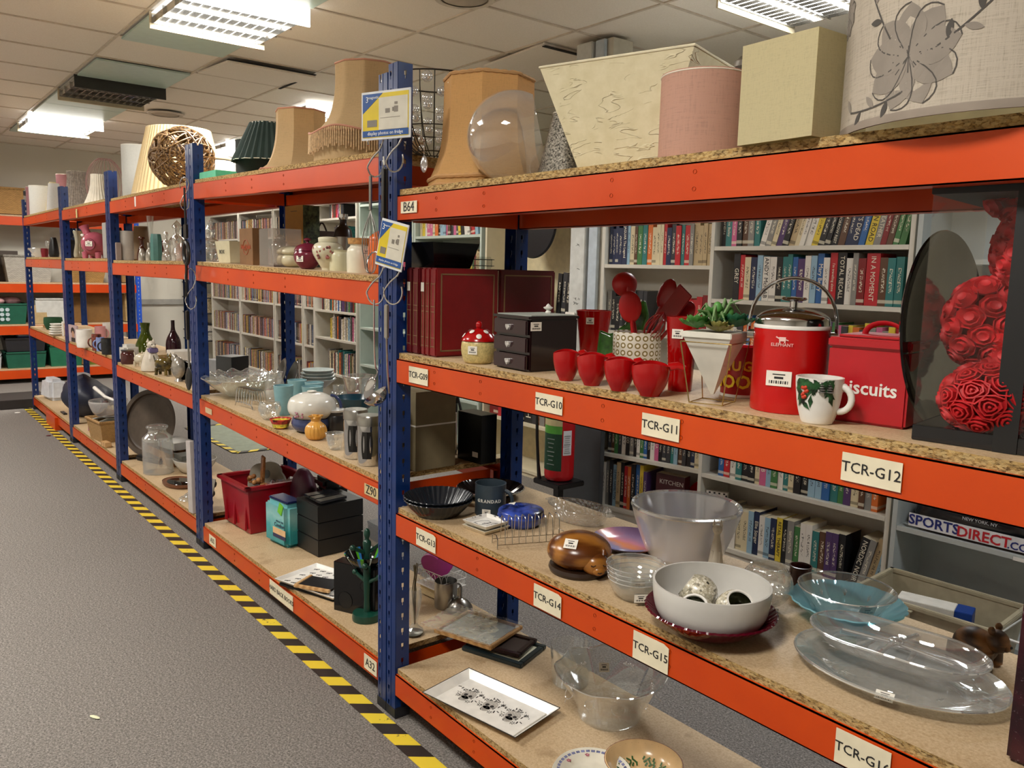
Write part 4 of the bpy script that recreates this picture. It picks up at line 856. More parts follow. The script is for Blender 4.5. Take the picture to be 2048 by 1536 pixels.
# sunset plate
x, y, z, R, H = 0.775, 0.330, 0.699, 0.100, 0.032
def sunset():
    n = NT('sunset_plate_glaze'); c = n.n('ShaderNodeTexCoord'); s = n.n('ShaderNodeSeparateXYZ'); n.l(c.outputs['Object'], s.inputs[0]); nz = n.noise(n.coord(), 18, 3)
    f = n.math('ADD', n.math('MULTIPLY', s.outputs[1], 5.5), n.math('ADD', n.math('MULTIPLY', nz, .3), .35)); n.bsdf(n.ramp(f, [(.05, '#6f6f9a'), (.3, '#8a86a8'), (.45, '#e08a5a'), (.6, '#d98aa0'), (.8, '#a284b0')]), .18); return n.m
lat('sunset_plate', 'round plate glazed in pink and orange sunset colours', 'plate', x, y, z, R, .02, [(.55, 0), (.75, .3), (1, 1)], sunset(), th=.004, seg=64)
# big frosted bowl
FRO = solid_glass((.80, .83, .90), 'frosted_lilac_glass', .25)
x, y, z, R, H = 0.911, 0.396, 0.699, 0.142, 0.136
FRG = glass((.90, .91, .97), .12, 'frosted_bowl_glass', .2, 1.0, milk=.30); lat('glass_bowl', 'large thick frosted lilac glass bowl behind the white bowl', 'bowl', x, y, z, R, H, [(.60, 0), (.66, .02), (.82, .4), (.95, .8), (1, 1)], FRG, th=.010, seg=64, sm=3)
# white siamese cat figurine
x, y, z, R, H = 1.052, 0.343, 0.699, 0.025, 0.154
WC = mat('#d8d2c4', .5, name='white_china'); t = root('cat_figurine', 'tall slim white china cat sitting beside the frosted bowl', 'figurine', (x, y, z+.0006), ang(x, y)); H *= .98
b_ = B(); b_.lathe(smoothp(sc([(0, 0), (.9, 0), (1.0, .08), (.82, .3), (.55, .55), (.36, .68), (.40, .74)], R, H), 4)+[(0, H*.74)], 24, rf=oval(.8)); b_.ball((R*.12, 0, H*.80), (R*.52, R*.48, H*.085), 20); b_.ball((R*.5, 0, H*.77), (R*.26, R*.22, H*.04), 12)
for s in (-1, 1): b_.lathe([(0, 0), (R*.2, 0), (R*.08, H*.07), (0, H*.13)], 10, c=(R*.05, s*R*.33, H*.85))
for s in (-1, 1): b_.tube([(R*.42, s*R*.3, H*.45), (R*.62, s*R*.3, H*.2), (R*.8, s*R*.3, H*.015)], [R*.2, R*.16, R*.15], 10)
b_.obj('body', WC, t); b_ = B(); b_.tube([(-R*.8, 0, H*.04), (-R*.7, R*.8, H*.03), (R*.1, R*.95, H*.03), (R*.7, R*.75, H*.03)], [R*.16, R*.15, R*.13, R*.1], 8); b_.obj('tail', WC, t)
# nested small glass bowls
x, y, z, R, H = 1.026, 0.085, 0.699, 0.068, 0.079
for k in range(4):
    o = lat('glass_bowl', ('lowest', 'second lowest', 'third', 'topmost')[k]+' of the four small clear glass bowls nested beside the carved cat', 'bowl', x, y, z+k*H*.135, R*(.93+.023*k), H*.60, [(.5, 0), (.56, .02), (.82, .4), (.95, .8), (1, 1)], GLASS, th=.0022, seg=48, sm=3)
    if k in (0, 3): stick_on(o, R*.82, ang(x, y)+(.1 if k else .25), H*.24, .03, .018)
# burgundy plate, white bowl, mosaic tealight holders
x, y, z, R, H = 1.240, 0.080, 0.699, 0.133, 0.055
MZ = R*.45
t = lat('glass_plate', 'burgundy scalloped glass plate under the big white bowl', 'plate', x, y, z, R, .050, [(.40, 0), (.45, .02), (.62, .2), (.85, .66), (1, 1)], solid_glass((.16, .004, .02), 'burgundy_glass', .08), th=.0045, seg=240, rf=lambda t_, r, z_: (r*(1+.016*abs(math.cos(24*t_))*min(1, (r/R)**4)), z_), sm=3)
x2, y2, z2, R2, H2 = 1.203, 0.135, 0.699, 0.120, 0.075
WB = mat('#cfcdc8', .25, name='white_porcelain', vary=.02); x2, y2 = x-.002, y+.002; zb = z+.0065
HB2 = .098; R2 = min(R2, .128)
lat('serving_bowl', 'big white porcelain bowl holding three mosaic tealight holders', 'bowl', x2, y2, zb, R2, HB2, [(.52, 0), (.56, .015), (.80, .16), (.94, .42), (.995, .8), (1, 1)], WB, th=.0045, seg=72, sm=4)
def mosaic():
    n = NT('crackle_mosaic'); vo = n.n('ShaderNodeTexVoronoi', feature='DISTANCE_TO_EDGE'); vo.inputs['Scale'].default_value = 170; n.l(n.coord(), vo.inputs['Vector']); v2 = n.n('ShaderNodeTexVoronoi'); v2.inputs['Scale'].default_value = 170; n.l(n.coord(), v2.inputs['Vector'])
    k = n.ramp(n.noise(v2.outputs['Color'], 4, 1), [(.3, '#3b3a34'), (.5, '#c9c4b0'), (.6, '#e4e0d2')]); n.bsdf(n.mix(n.ramp(vo.outputs['Distance'], [(.04, (1, 1, 1)), (.09, (0, 0, 0))]), k, '#b3a98f'), .25); return n.m
MO = mosaic(); OL = mat('#6f7350', .12, .4, name='olive_mirror', vary=.4, vscale=60)
for k, (dx, dy, dz, rx, ry, lb) in enumerate(((-.046, .020, .052, -.15, -1.0, 'mosaic tealight holder tipped on its side at the left of the white bowl'), (.052, .012, .052, .55, .35, 'mosaic tealight holder with open mouth up at the right of the white bowl'), (.0, -.048, .040, .65, -.12, 'mosaic tealight holder lowest at the front of the white bowl'))):
    t = root('tealight_holder', lb, 'tealight holder', (x2+dx, y2+dy, zb+dz), (rx, ry, .6)); p_ = smoothp(sc([(.5, -.62), (.85, -.4), (1, 0), (.88, .4), (.66, .62)], .041, .052), 4); part(t, 'mosaic_shell', p_+[(r*.9, z_) for r, z_ in p_[::-1]]+[p_[0]], MO); part(t, 'mirror_lining', [(r*.87, z_) for r, z_ in p_]+[(0, p_[-1][1]*.2)][:0], OL); part(t, 'white_lip', oshell([(.0275, .031), (.0285, .0335)], .004), WHT)
# cut glass rose bowl
CUT = glass((.97, .98, .97), .03, 'cut_glass', .16, 1.0, bump=1, bscale=55)
x, y, z, R, H = 1.245, 0.270, 0.699, 0.055, 0.101
t = root('rose_bowl', 'round footed cut-glass bowl between white bowl and blue bowl', 'vase', (x, y, z+.0006)); part(t, 'glass_bowl', closed_shell([(a_, b_+H*.12) for a_, b_ in smoothp(sc([(.3, 0), (.72, .12), (1, .42), (.94, .68), (.72, .86), (.70, .90)], R, H), 4)], .004), CUT, seg=48); part(t, 'foot', sc([(0, 0), (.5, 0), (.52, .04), (.22, .1), (.2, .14), (0, .14)], R, H), CUT)
x, y, z, R, H = 1.227, 0.394, 0.699, 0.027, 0.065
lat('pot', 'small dark brown pot just behind the cut-glass bowl', 'pot', x+.005, y+.03, z, R, H, [(.7, 0), (.9, .1), (1, .5), (.9, .85), (.95, 1)], mat('#3d1a12', .25, name='brown_glaze'), th=.003, sm=3)
# blue scalloped bowl with clear bowl inside
x, y, z, R, H = 1.385, 0.359, 0.699, 0.116, 0.066
lat('glass_bowl', 'turquoise scalloped glass bowl under the clear cut-glass bowl', 'bowl', x, y, z, R, H*.72, [(.34, 0), (.4, .03), (.66, .35), (.9, .78), (1, 1)], glass((.42, .80, .90), .08, 'turquoise_glass', .14, .6, milk=.4), th=.003, seg=160, rf=lambda t_, r, z_: (r*(1+.03*abs(math.cos(10*t_))*(r/R)**4), z_), sm=3)
t = lat('glass_bowl', 'clear cut-glass bowl with leaf pattern resting in the turquoise bowl', 'bowl', x-.004, y, z+.012, R*.86, H*.94, [(.42, 0), (.5, .02), (.66, .25), (.88, .72), (1, 1)], glass((.985, .995, .99), .02, 'clear_bowl_glass', .10, .95), th=.0028, seg=64, sm=3)
lf = B()
for k in range(9):
    for j in range(7):
        q = k*2*PI/9; s = (j-3)*.16; L = H*.26*(1-abs(j-3)*.12); r0 = R*.62; rr = r0; M_ = Matrix.Rotation(q, 4, 'Z'); lf.tube([M_ @ Vector((rr, 0, H*.28)), M_ @ Vector((rr+L*.55, math.sin(s)*L, H*.28+L*.8*math.cos(s)))], [.0012, .0004], 5)
lf.obj('cut_leaves', glass((1, 1, 1), .1, 'cut_highlight', .35, .9), t); a = ang(x, y)+.5; q = R*.76; o = sticker(t, (q*math.cos(a), q*math.sin(a), H*.74), .034, .024, rz=a+PI/2, rx=.5)
# oval plate and divided dish
x, y, z, R, H = 1.609, 0.142, 0.699, 0.177, 0.058
IRI = glass((.96, .99, .985), .03, 'iridescent_glass', .20, 1.0, bump=.15, bscale=20, milk=.12)
xc, yc = 1.575, 0.193; 
t = root('glass_platter', 'very large oval pale green glass platter at the front of the shelf', 'platter', (xc, yc, z+.0008), .14); B().lathe(closed_shell(smoothp([(.115, 0), (.135, .004), (.165, .018), (.185, .026)], 3), .004), 96, rf=oval(.72)).obj('platter_body', IRI, t); B().tube([(.184*math.cos(q), .184*.72*math.sin(q), .026) for q in [i*PI/48 for i in range(96)]], .0026, 6, closed=True).obj('rim', glass((.97, .98, .98), .03, 'glass_rim', .45, 1.0, milk=.12), t); o = sticker(t, (.02, -.118, .0205), .03, .018, rz=.1, rx=-1.0)  # platter rim ring in brighter glass, imitating a refracted glint
g = B(); R_ = random.Random(4)
for k in range(26):
    q = R_.uniform(0, 2*PI); s = R_.uniform(.72, .93); c = Vector((.165*s*math.cos(q), .165*s*.72*math.sin(q), .021)); g.tube([c+Vector((R_.uniform(-.012, .012), R_.uniform(-.012, .012), 0)) for _ in range(5)], .0011, 5)
g.obj('moulded_pattern', glass((.97, 1, 1), .08, 'moulded_glass', .2, .8), t)
t = root('divided_dish', 'pointed oval clear glass dish with three dividers on the big platter', 'dish', (xc-.02, yc+.035, z+.030), .16)
eye = lambda t_, r, z_: ((r, r*.52*(1+.0)), z_)
def lens(t_, r, z_):
    c = abs(math.cos(t_)); rr = r*(.56+.44*c**3.2) if 1 else r; return ((rr, rr), z_)
B().lathe(closed_shell(smoothp([(.11, 0), (.13, .004), (.150, .020), (.158, .030)], 3), .0035), 96, rf=lambda t_, r, z_: (r*(.52+.48*abs(math.cos(t_))**2.6), z_)).obj('dish_body', glass((.985, .99, 1), .02, 'dish_glass', .20, 1.0, milk=.08), t)
dv = B(); dv.tube([(-.012, -.070, .022), (-.004, -.03, .028), (0, 0, .028)], [.005, .004, .006], 8); dv.tube([(0, 0, .028), (.012, .035, .028), (.016, .070, .022)], [.006, .004, .005], 8); dv.tube([(-.1, .004, .018), (0, 0, .024), (.1, -.004, .018)], .003, 8); dv.ball((0, 0, .028), (.014, .011, .008)); dv.tube([(.158*(.52+.48*abs(math.cos(q))**2.6)*math.cos(q), .158*(.52+.48*abs(math.cos(q))**2.6)*math.sin(q), .030) for q in [i*PI/48 for i in range(96)]], .0022, 6, closed=True); dv.obj('dividers', glass((.97, .98, .98), .03, 'glass_rim', .45, 1.0, milk=.12), t)  # dividers and edge ring use the brighter glass that imitates glints
# carved bear
x, y, z, R, H = 1.632, 0.388, 0.699, 0.052, 0.086
BW = m_wood('#3b2512', '#8d6236', 'carved_bear_wood', 7, .5); t = root('bear_carving', 'small carved brown wooden bear at the back right of the shelf', 'carving', (x, y, z+.0006), ang(x, y)+1.2); b_ = B()
b_.ball((0, 0, H*.42), (R*.78, R*.62, H*.40), 24); b_.ball((R*.72, 0, H*.66), (R*.42, R*.40, H*.27), 20); b_.ball((R*1.02, 0, H*.60), (R*.2, R*.2, H*.12), 12)
for s in (-1, 1): b_.ball((R*.62, s*R*.30, H*.93), (R*.13, R*.1, H*.1), 10)
for sx in (-.5, .5):
    for s in (-1, 1): b_.tube([(sx*R, s*R*.4, H*.42), (sx*R*1.12, s*R*.44, H*.16), (sx*R*1.15, s*R*.44, 0.004)], [R*.3, R*.25, R*.24], 12)
b_.obj('body', BW, t)
b_ = B(); [b_.ball((R*.98, s*R*.17, H*.70), (.002, .002, .002), 8) for s in (-1, 1)]; b_.ball((R*1.2, 0, H*.62), (.003, .004, .003), 8); b_.obj('face_marks', BLK, t)
# dark speckled parcel at the right edge
def speck():
    n = NT('dark_speckled_film'); v = n.coord(); a = n.noise(v, 70, 4, .8); b = n.noise(v, 9, 3); k = n.ramp(b, [(.35, '#1a0a12'), (.6, '#3d101c')]); n.bsdf(n.mix(n.ramp(a, [(.62, (0, 0, 0)), (.7, (.4, .4, .4))]), k, '#9a8f95'), .12, bump=a, bstr=.4); return n.m
x, y, z = 1.788, 0.073, 0.699
bxi('wrapped_parcel', 'tall dark burgundy parcel in shiny film at the right edge of the picture', 'parcel', x+.06, y+.055, z, .10, .085, .395, .1, speck(), bev=.006)

# ================================================================ bay A, bottom shelf
# skull plate
x, y, z, w, d, h, ro = 0.469, 0.105, 0.171, 0.355, 0.202, 0.157, 0.206
t = root('rectangular_plate', 'white rectangular plate with black rim and three flowered skulls', 'plate', (x, y, z+.0006), ro); b_ = B(); rshell(b_, w*.86, d*.76, w, d, .020, .003); b_.box((0, 0, .002), (w*.84, d*.74, .004)); b_.obj('plate_body', mat('#ece9e2', .15, name='white_china_gloss'), t, smooth=False)
b_ = B(); b_.tube([(-w/2, -d/2, .0205), (w/2, -d/2, .0205), (w/2, d/2, .0205), (-w/2, d/2, .0205)], .0013, 6, closed=True); b_.obj('black_rim', INK, t); SKG = mat('#77736e', .5, name='grey_print_light', vary=.3, vscale=200)
for k in range(3):
    cx = (k-1)*w*.24; s = d*.27; R_ = random.Random(20); g = B(); zz = .0043
    def blob(cx_, cy_, rx, ry, z_, bb): bb.lathe([(0, z_), (1, z_)], 14, c=(cx_, cy_, 0), rf=lambda t_, r, z__: ((rx, ry), z__))
    blob(cx, .02*s, s*.42, s*.46, zz, g); blob(cx+.0, -.42*s, s*.26, s*.28, zz, g); g.obj('skull_print', mat('#b9b4ac', .5, name='pale_grey_print2', vary=.25, vscale=250), t, smooth=False)
    g = B(); blob(cx-.15*s, -.05*s, s*.11, s*.12, zz+.0002, g); blob(cx+.17*s, -.05*s, s*.11, s*.12, zz+.0002, g); blob(cx, -.27*s, s*.05, s*.08, zz+.0002, g)
    for q in range(26):
        a_ = R_.uniform(0, 2*PI); rr = s*R_.uniform(.42, .95); px_, py_ = cx+rr*1.15*math.cos(a_), rr*.8*math.sin(a_)+.1*s; L = s*R_.uniform(.05, .13); an = R_.uniform(0, PI); g.box((px_, py_, zz+.0002), (L*1.6, L*.5, .0002), an)
    for j in range(6): g.box((cx-.16*s+j*.065*s, -.5*s, zz+.0002), (.008*s, .16*s, .0002))
    for (fx, fy) in ((.55, .45), (-.5, .3), (.42, -.55), (.0, .62), (-.45, -.35)):
        for j in range(6): a_ = j*PI/3; g.box((cx+fx*s+math.cos(a_)*.1*s, fy*s+math.sin(a_)*.1*s, zz+.0003), (.12*s, .03*s, .0002), a_+.5)
    g.obj('flower_print', mat('#2c2a29', .5, name='black_print'), t, smooth=False)
# picture frames
x, y, z = 0.181, 0.385, 0.171
def frame(label, x, y, z, w, d, rot, m, pic, fw=.022, h=.014):
    t = root('picture_frame', label, 'picture frame', (x, y, z), rot); b_ = B()
    for c, s in (((0, d/2-fw/2), (w, fw)), ((0, -d/2+fw/2), (w, fw)), ((w/2-fw/2, 0), (fw, d-2*fw)), ((-w/2+fw/2, 0), (fw, d-2*fw))): b_.box((c[0], c[1], h/2), (s[0], s[1], h), bev=.002)
    b_.obj('frame_border', m, t, smooth=False); b_ = B(); b_.box((0, 0, h*.4), (w-2*fw, d-2*fw, .003)); b_.obj('picture', pic, t, smooth=False); return t
SEAM = mat('#1d2a2e', .3, name='dark_green_frame')
x1, y1 = 0.209, 0.360; x2_, y2_ = 0.096, 0.332
frame('dark green framed picture with a cream edge, lowest of the pile of frames', x1, y1, z+.001, .23, .17, .35, SEAM, mat('#e4dfc4', .6), .02, .014)
b_ = frame('thin dark brown picture frame in the middle of the pile of frames', x1-.012, y1+.004, z+.017, .19, .14, .42, mat('#2a1512', .3), mat('#3a2a22', .5), .018, .012)
t = frame('pale wooden picture frame wrapped in clear film, on top of the pile', x2_, y2_+.004, z+.031, .235, .20, .33, m_wood('#a97f4c', '#c49a68', 'pale_frame_wood', 10, .5), mat('#c4c8bf', .3, name='pale_print_paper', vary=.1), .014, .014)
b_ = B(); b_.tube([(.0+.022*math.cos(q), .0+.016*math.sin(q), .008) for q in [k*PI/8 for k in range(16)]], .0008, 5, closed=True); b_.tube([(.012, -.01, .008), (.03, -.02, .008)], .0008, 5); b_.obj('drawing', mat('#7d8380', .5, name='pencil_grey'), t)
def film(nx=26, ny=20, w=.27, d=.2, amp=.004, seed=1):
    R_ = random.Random(seed); b_ = B(); V = []
    for i in range(nx+1):
        V.append([b_.b.verts.new(((i/nx-.5)*w, (j/ny-.5)*d, R_.uniform(0, amp)+.0015-(.010*max(0, abs(i/nx-.5)*2-.8)*5 if 0 else 0))) for j in range(ny+1)])
    for i in range(nx):
        for j in range(ny): b_.b.faces.new((V[i][j], V[i+1][j], V[i+1][j+1], V[i][j+1]))
    return b_
FILM = glass((.97, .97, .97), .06, 'cling_film', .16, 1.0)
f_ = film(w=.29, d=.215, amp=.006).obj('film_wrap', FILM, t, loc=(-.03, .0, .0145)); f_['label'] = 'crinkled clear film'
# tumbler, fruit bowl
x, y, z, R, H = 0.499, 0.394, 0.171, 0.065, 0.120
lat('tumbler', 'straight clear glass tumbler behind the fruit-moulded glass bowl', 'tumbler', x, y, z, R, H, [(.85, 0), (.88, .04), (1, 1)], GLASS, th=.002)
x, y, z, R, H = 0.707, 0.355, 0.171, 0.160, 0.138
FG = glass((.975, .99, .99), .03, 'fruit_bowl_glass', .12, .95); t = lat('glass_bowl', 'big clear glass bowl moulded with fruit, wavy rim, on the bottom shelf', 'bowl', x, y, z, R, H*.98, [(.50, 0), (.56, .02), (.62, .3), (.78, .62), (1, 1)], FG, th=.0035, seg=96, sm=4, rf=lambda t_, r, z_: (r*(1+.02*math.cos(8*t_)*(z_/H)**3), z_+.004*math.cos(8*t_)*(z_/H)**3))
g = B(); HI = glass((1, 1, 1), .06, 'moulded_fruit_glass', .22, .9)
for k in range(10):
    q = k*2*PI/10; r_ = R*.80; M_ = Matrix.Rotation(q, 4, 'Z') @ Matrix.Translation((r_, 0, H*.64)) @ Matrix.Rotation(PI/2-.55, 4, 'Y'); rr = .017 if k % 2 else .012
    g.tube([M_ @ Vector((rr*math.cos(s*PI/8), rr*1.1*math.sin(s*PI/8), .001)) for s in range(16)], .0012, 5, closed=True); g.tube([M_ @ Vector((rr*1.1, 0, .001)), M_ @ Vector((rr*1.8, .005, .001))], .0010, 5)
    if k % 2: 
        for j in range(5): g.ball(M_ @ Vector((-.018-.006*(j % 2), -.014+.007*j, 0)), .0042, 8)
g.obj('moulded_fruit', HI, t); a = ang(x, y)+2.6; o = sticker(t, (R*.62*math.cos(-2.2), R*.2, H*.80), .03, .026, rz=.95, rx=-.5)
# flowered pasta bowl and china plates
x, y = 0.973, 0.205; z = .1712
t = lat('pasta_bowl', 'cream bowl with brown rim and painted green sprigs, bottom edge of picture', 'bowl', x, y, z, .098, .050, [(.45, 0), (.5, .03), (.78, .4), (.95, .85), (1, 1)], mat('#d9b98a', .2, name='tan_glaze', vary=.1, vscale=15), th=.004, sm=4, seg=64); part(t, 'brown_rim', oshell([(.0935, .0445), (.0985, .0508)], .0035), mat('#7a3420', .35, name='russet_rim', vary=.3, vscale=90))
g = B(); R_ = random.Random(8)
for (q, s) in ((1.2, 1), (2.0, 1), (2.9, 1), (.3, 1), (3.7, .8), (-.5, .8)):
    r0 = .050
    for j in range(9):
        rr = r0+(j % 3)*.006; qq = q+(j-4)*.07; c = Vector((rr*math.cos(qq), rr*math.sin(qq), .0115+(rr-.05)*.75)); M_ = Matrix.Translation(c) @ Matrix.Rotation(qq, 4, 'Z') @ Matrix.Rotation(-.65, 4, 'Y') @ Matrix.Rotation(R_.uniform(-.9, .9), 4, 'Z'); g.box((0, 0, 0), (.010, .004, .0008), M_)
g.obj('painted_sprigs', mat('#2f5a2c', .4, name='sprig_green'), t, smooth=False)
x, y = 0.894, 0.099
for k in range(2):
    t = lat('china_plate', ('lower', 'upper')[k]+' china plate with rose border beside the painted bowl', 'plate', x+.003*k, y+.004*k, z+.008*k, .098, .016, [(.55, 0), (.66, .15), (.72, .5), (1, 1)], mat('#e0dccd', .15, name='bone_china'), th=.0025, seg=64)
g = B(); 
for j in range(40): q = j*2*PI/40; M_ = Matrix.Rotation(q, 4, 'Z') @ Matrix.Translation((.086, 0, .0150)) @ Matrix.Rotation(-.28, 4, 'Y'); g.box((0, 0, 0), (.007, .010, .0005), M_)
g.obj('blue_border', mat('#7b80a8', .4, name='violet_blue_print', vary=.3, vscale=100), t, smooth=False); g = B()
for j in range(8):
    q = j*2*PI/8+.2; c = Vector((.074*math.cos(q), .074*math.sin(q), .0125)); [g.ball(c+Vector((math.cos(s*1.3)*.004, math.sin(s*1.3)*.004, 0)), (.0026, .0026, .0008), 8) for s in range(5)]
g.obj('rose_print', mat('#a8566a', .4, name='rose_print_red'), t)

# ================================================================ bookcases behind the racks
CASEW = mat('#cfcbbf', .45, name='white_laminate', vary=.02); CASEM = mat('#b7c4bb', .45, name='mint_grey_laminate', vary=.02); CASEG = mat('#b5bbb9', .45, name='pale_grey_laminate', vary=.02); CASEC = mat('#dcd3b8', .5, name='cream_laminate', vary=.02)
class Case:
    def __init__(s, label, X, Y, rot, w, h, d, shelves, m, back=None):
        s.X, s.Y, s.rot, s.w, s.d = X, Y, rot, w, d; s.shelves = shelves; t = root('bookcase', label, 'bookcase', (X, Y, 0), rot); s.t = t; th = .02
        for x in (th/2, w-th/2): b_ = B(); b_.box((x, d/2, h/2), (th, d, h)); b_.obj('side_panel', m, t, smooth=False)
        b_ = B(); b_.box((w/2, d-.005, h/2), (w-2*th, .008, h-.02)); b_.obj('back_panel', back or m, t, smooth=False)
        for z in list(shelves)+[h]: b_ = B(); b_.box((w/2, d/2-.006, z-th/2), (w-2*th-.002, d-.014, th)); o = b_.obj('shelf', m, t, smooth=False)
        b_ = B(); b_.box((w/2, .02, shelves[0]/2-.01), (w-2*th, .02, shelves[0]-.02)); b_.obj('plinth', m, t, smooth=False)
    def P(s, x, y, z): c, n = math.cos(s.rot), math.sin(s.rot); return (s.X+x*c-y*n, s.Y+x*n+y*c, z)
PAGES = mat('#cfc5aa', .9, name='book_pages')
def m_book(gl=.35):
    n = NT('book_spine'); oi = n.n('ShaderNodeObjectInfo'); c = n.n('ShaderNodeTexCoord'); s = n.n('ShaderNodeSeparateXYZ'); n.l(c.outputs['Generated'], s.inputs[0])
    base = oi.outputs['Color']; rnd = oi.outputs['Random']
    off = n.n('ShaderNodeVectorMath', operation='SCALE'); cb = n.n('ShaderNodeCombineXYZ'); n.l(rnd, cb.inputs[0]); n.l(rnd, cb.inputs[2]); n.l(cb.outputs[0], off.inputs[0]); off.inputs['Scale'].default_value = 50
    ad = n.n('ShaderNodeVectorMath', operation='ADD'); mp = n.n('ShaderNodeMapping'); mp.inputs['Scale'].default_value = (3, 0, 16); n.l(c.outputs['Generated'], mp.inputs[0]); n.l(mp.outputs[0], ad.inputs[0]); n.l(off.outputs[0], ad.inputs[1])
    nz = n.noise(ad.outputs[0], 1.6, 2, .7)
    inz = n.ramp(s.outputs[2], [(0, (0, 0, 0)), (.28, (1, 1, 1)), (.78, (0, 0, 0))], 'CONSTANT'); inx = n.ramp(s.outputs[0], [(0, (0, 0, 0)), (.3, (1, 1, 1)), (.7, (0, 0, 0))], 'CONSTANT')
    t = n.math('MULTIPLY', n.math('MULTIPLY', inz, inx), n.math('GREATER_THAN', nz, .52))
    lum = n.n('ShaderNodeRGBToBW'); n.l(base, lum.inputs[0]); ink = n.mix(n.math('GREATER_THAN', lum.outputs[0], .25), '#e6dfc8', '#26231f')
    k = n.mix(n.math('MULTIPLY', t, .8), base, ink)
    b1 = n.math('MULTIPLY', n.math('GREATER_THAN', s.outputs[2], .06), n.math('LESS_THAN', s.outputs[2], .13)); on = n.math('GREATER_THAN', rnd, .5); k = n.mix(n.math('MULTIPLY', n.math('MULTIPLY', b1, on), .55), k, ink)
    n.bsdf(k, gl); return n.m
BOOK = m_book()
PAL = [('black', '#1a1a1c'), ('navy', '#1c2747'), ('dark red', '#7a1a1c'), ('bright red', '#b5222a'), ('white', '#dcd8cf'), ('cream', '#d2c5a2'), ('pale blue', '#8fb0c4'), ('blue', '#2b5f9c'), ('teal', '#2e7472'), ('green', '#3f7440'), ('yellow', '#d8bf3c'), ('orange', '#cf6a2a'), ('pink', '#c4608a'), ('purple', '#4e3664'), ('grey', '#84827d'), ('brown', '#5a3d2a'), ('charcoal', '#35363a'), ('beige', '#b9a47e')]
PALD = dict(PAL)
NBK = [0]; MORE = []
def cube_book(pages=True):
    b_ = B(); b_.box((.5, .5, .5), (1, 1, 1)); me = b_.mesh('book'); me.materials.append(BOOK); me.materials.append(PAGES)
    for f in me.polygons: f.material_index = 1 if pages and (abs(f.normal.z) > .5 or f.normal.y > .5) else 0
    return me
BKM = cube_book(); DVM = cube_book(False)
ORD = ['first', 'second', 'third', 'fourth', 'fifth', 'sixth', 'seventh', 'eighth', 'ninth', 'tenth']+['%dth' % k for k in range(11, 410)]
for k in range(20, 399):
    if (k+1) % 100 not in (11, 12, 13): ORD[k] = '%d%s' % (k+1, {0: 'st', 1: 'nd', 2: 'rd'}.get(k % 10, 'th'))
def row(case, x0, x1, z, where, group, seed, hs=(.19, .235), ts=(.016, .036), dp=(.13, .16), pal=None, kind='book', titles={}, lean=0, front=.03, cols=None, cat='book'):
    R_ = random.Random(seed); x = x0; i = 0; pal = pal or PAL; last = None
    while True:
        t_ = R_.uniform(*ts); 
        if x+t_ > x1: break
        h = R_.uniform(*hs); d = R_.uniform(*dp); nm, cl = R_.choice(pal)
        if cols and i < len(cols): nm = cols[i]; cl = PALD[nm]
        if NBK[0] >= 296 and kind == 'book':
            MORE.append((case.P(x, front, z+.0005), t_*.96, d, h, cl, case.rot)); x += t_; i += 1; continue
        NBK[0] += kind == 'book'
        if i in titles:
            nm, ttl, t_ = titles[i][:3]; cl = PALD[nm]; h = titles[i][3] if len(titles[i]) > 3 else h
            b_ = B(); b_.box((t_/2, d/2, h/2), (t_*.97, d, h)); me = b_.mesh('book'); me.materials.append(mat(cl, .4, name='cover_'+nm.replace(' ', '_'))); me.materials.append(PAGES)
            for f in me.polygons: f.material_index = 1 if abs(f.normal.z) > .5 or f.normal.y > .5 else 0
            o = link(kind, me, None, smooth=False); ik = INK if nm in ('white', 'cream', 'yellow', 'beige', 'pale blue', 'orange') else mat('#e9e2cc', .5, name='cream_print')
            if ttl: text('title', ttl, min(t_*.85, h*1.45/max(3, len(ttl))), ik, o, (t_/2, -.0008, h*.52), (PI/2, PI/2, 0))
            lb = '%s book titled %s, %s' % (nm, ttl, where)
        else:
            o = bpy.data.objects.new(kind, BKM if kind == 'book' else DVM); COL.objects.link(o); o.scale = (t_*.96, d, h); o.color = rgb(cl)
            lb = '%s %s, %s from left %s' % (nm, kind.replace('_', ' '), ORD[i], where)
        o.location = case.P(x, front+R_.uniform(0, .008), z+.0005); a = lean*min(1, x/(x1*.5+.01)) if callable(lean) is False else lean(i)
        o.rotation_euler = (0, a, case.rot); tag(o, lb, cat, group)
        if titles.get(i) is None or 1: o['group'] = group
        x += t_/max(.5, math.cos(a)) if a == 0 else t_/math.cos(a)+.001; i += 1
    return x
c1 = Case('white bookcase of paperbacks left of the two behind the nearest bay', -1.155, 2.10, .197, .735, 2.05, .26, [.07, .39, .75, 1.11, 1.487, 1.82], CASEW)
g = 'books in the left near bookcase'
row(c1, .03, .69, 1.487, 'on the eye-level shelf of the left near bookcase', g, 3, hs=(.20, .235), titles={4: ('navy', 'JAGUAR The Legend', .030, .24)}, cols=['navy', 'navy', 'navy', 'navy', 'navy', 'pale blue', 'cream', 'brown', 'green', 'teal', 'orange', 'cream', 'cream', 'cream', 'bright red', 'navy', 'charcoal', 'bright red', 'teal', 'bright red', 'grey', 'beige', 'beige', 'beige', 'beige', 'beige'], ts=(.018, .032))
row(c1, .03, .30, 1.11, 'on the second shelf of the left near bookcase', g, 5, pal=[PAL[0], PAL[16], PAL[14]]); row(c1, .42, .69, 1.11, 'at the right of second shelf, left near bookcase', g, 6, pal=[PAL[2], PAL[3], PAL[4], PAL[15]])
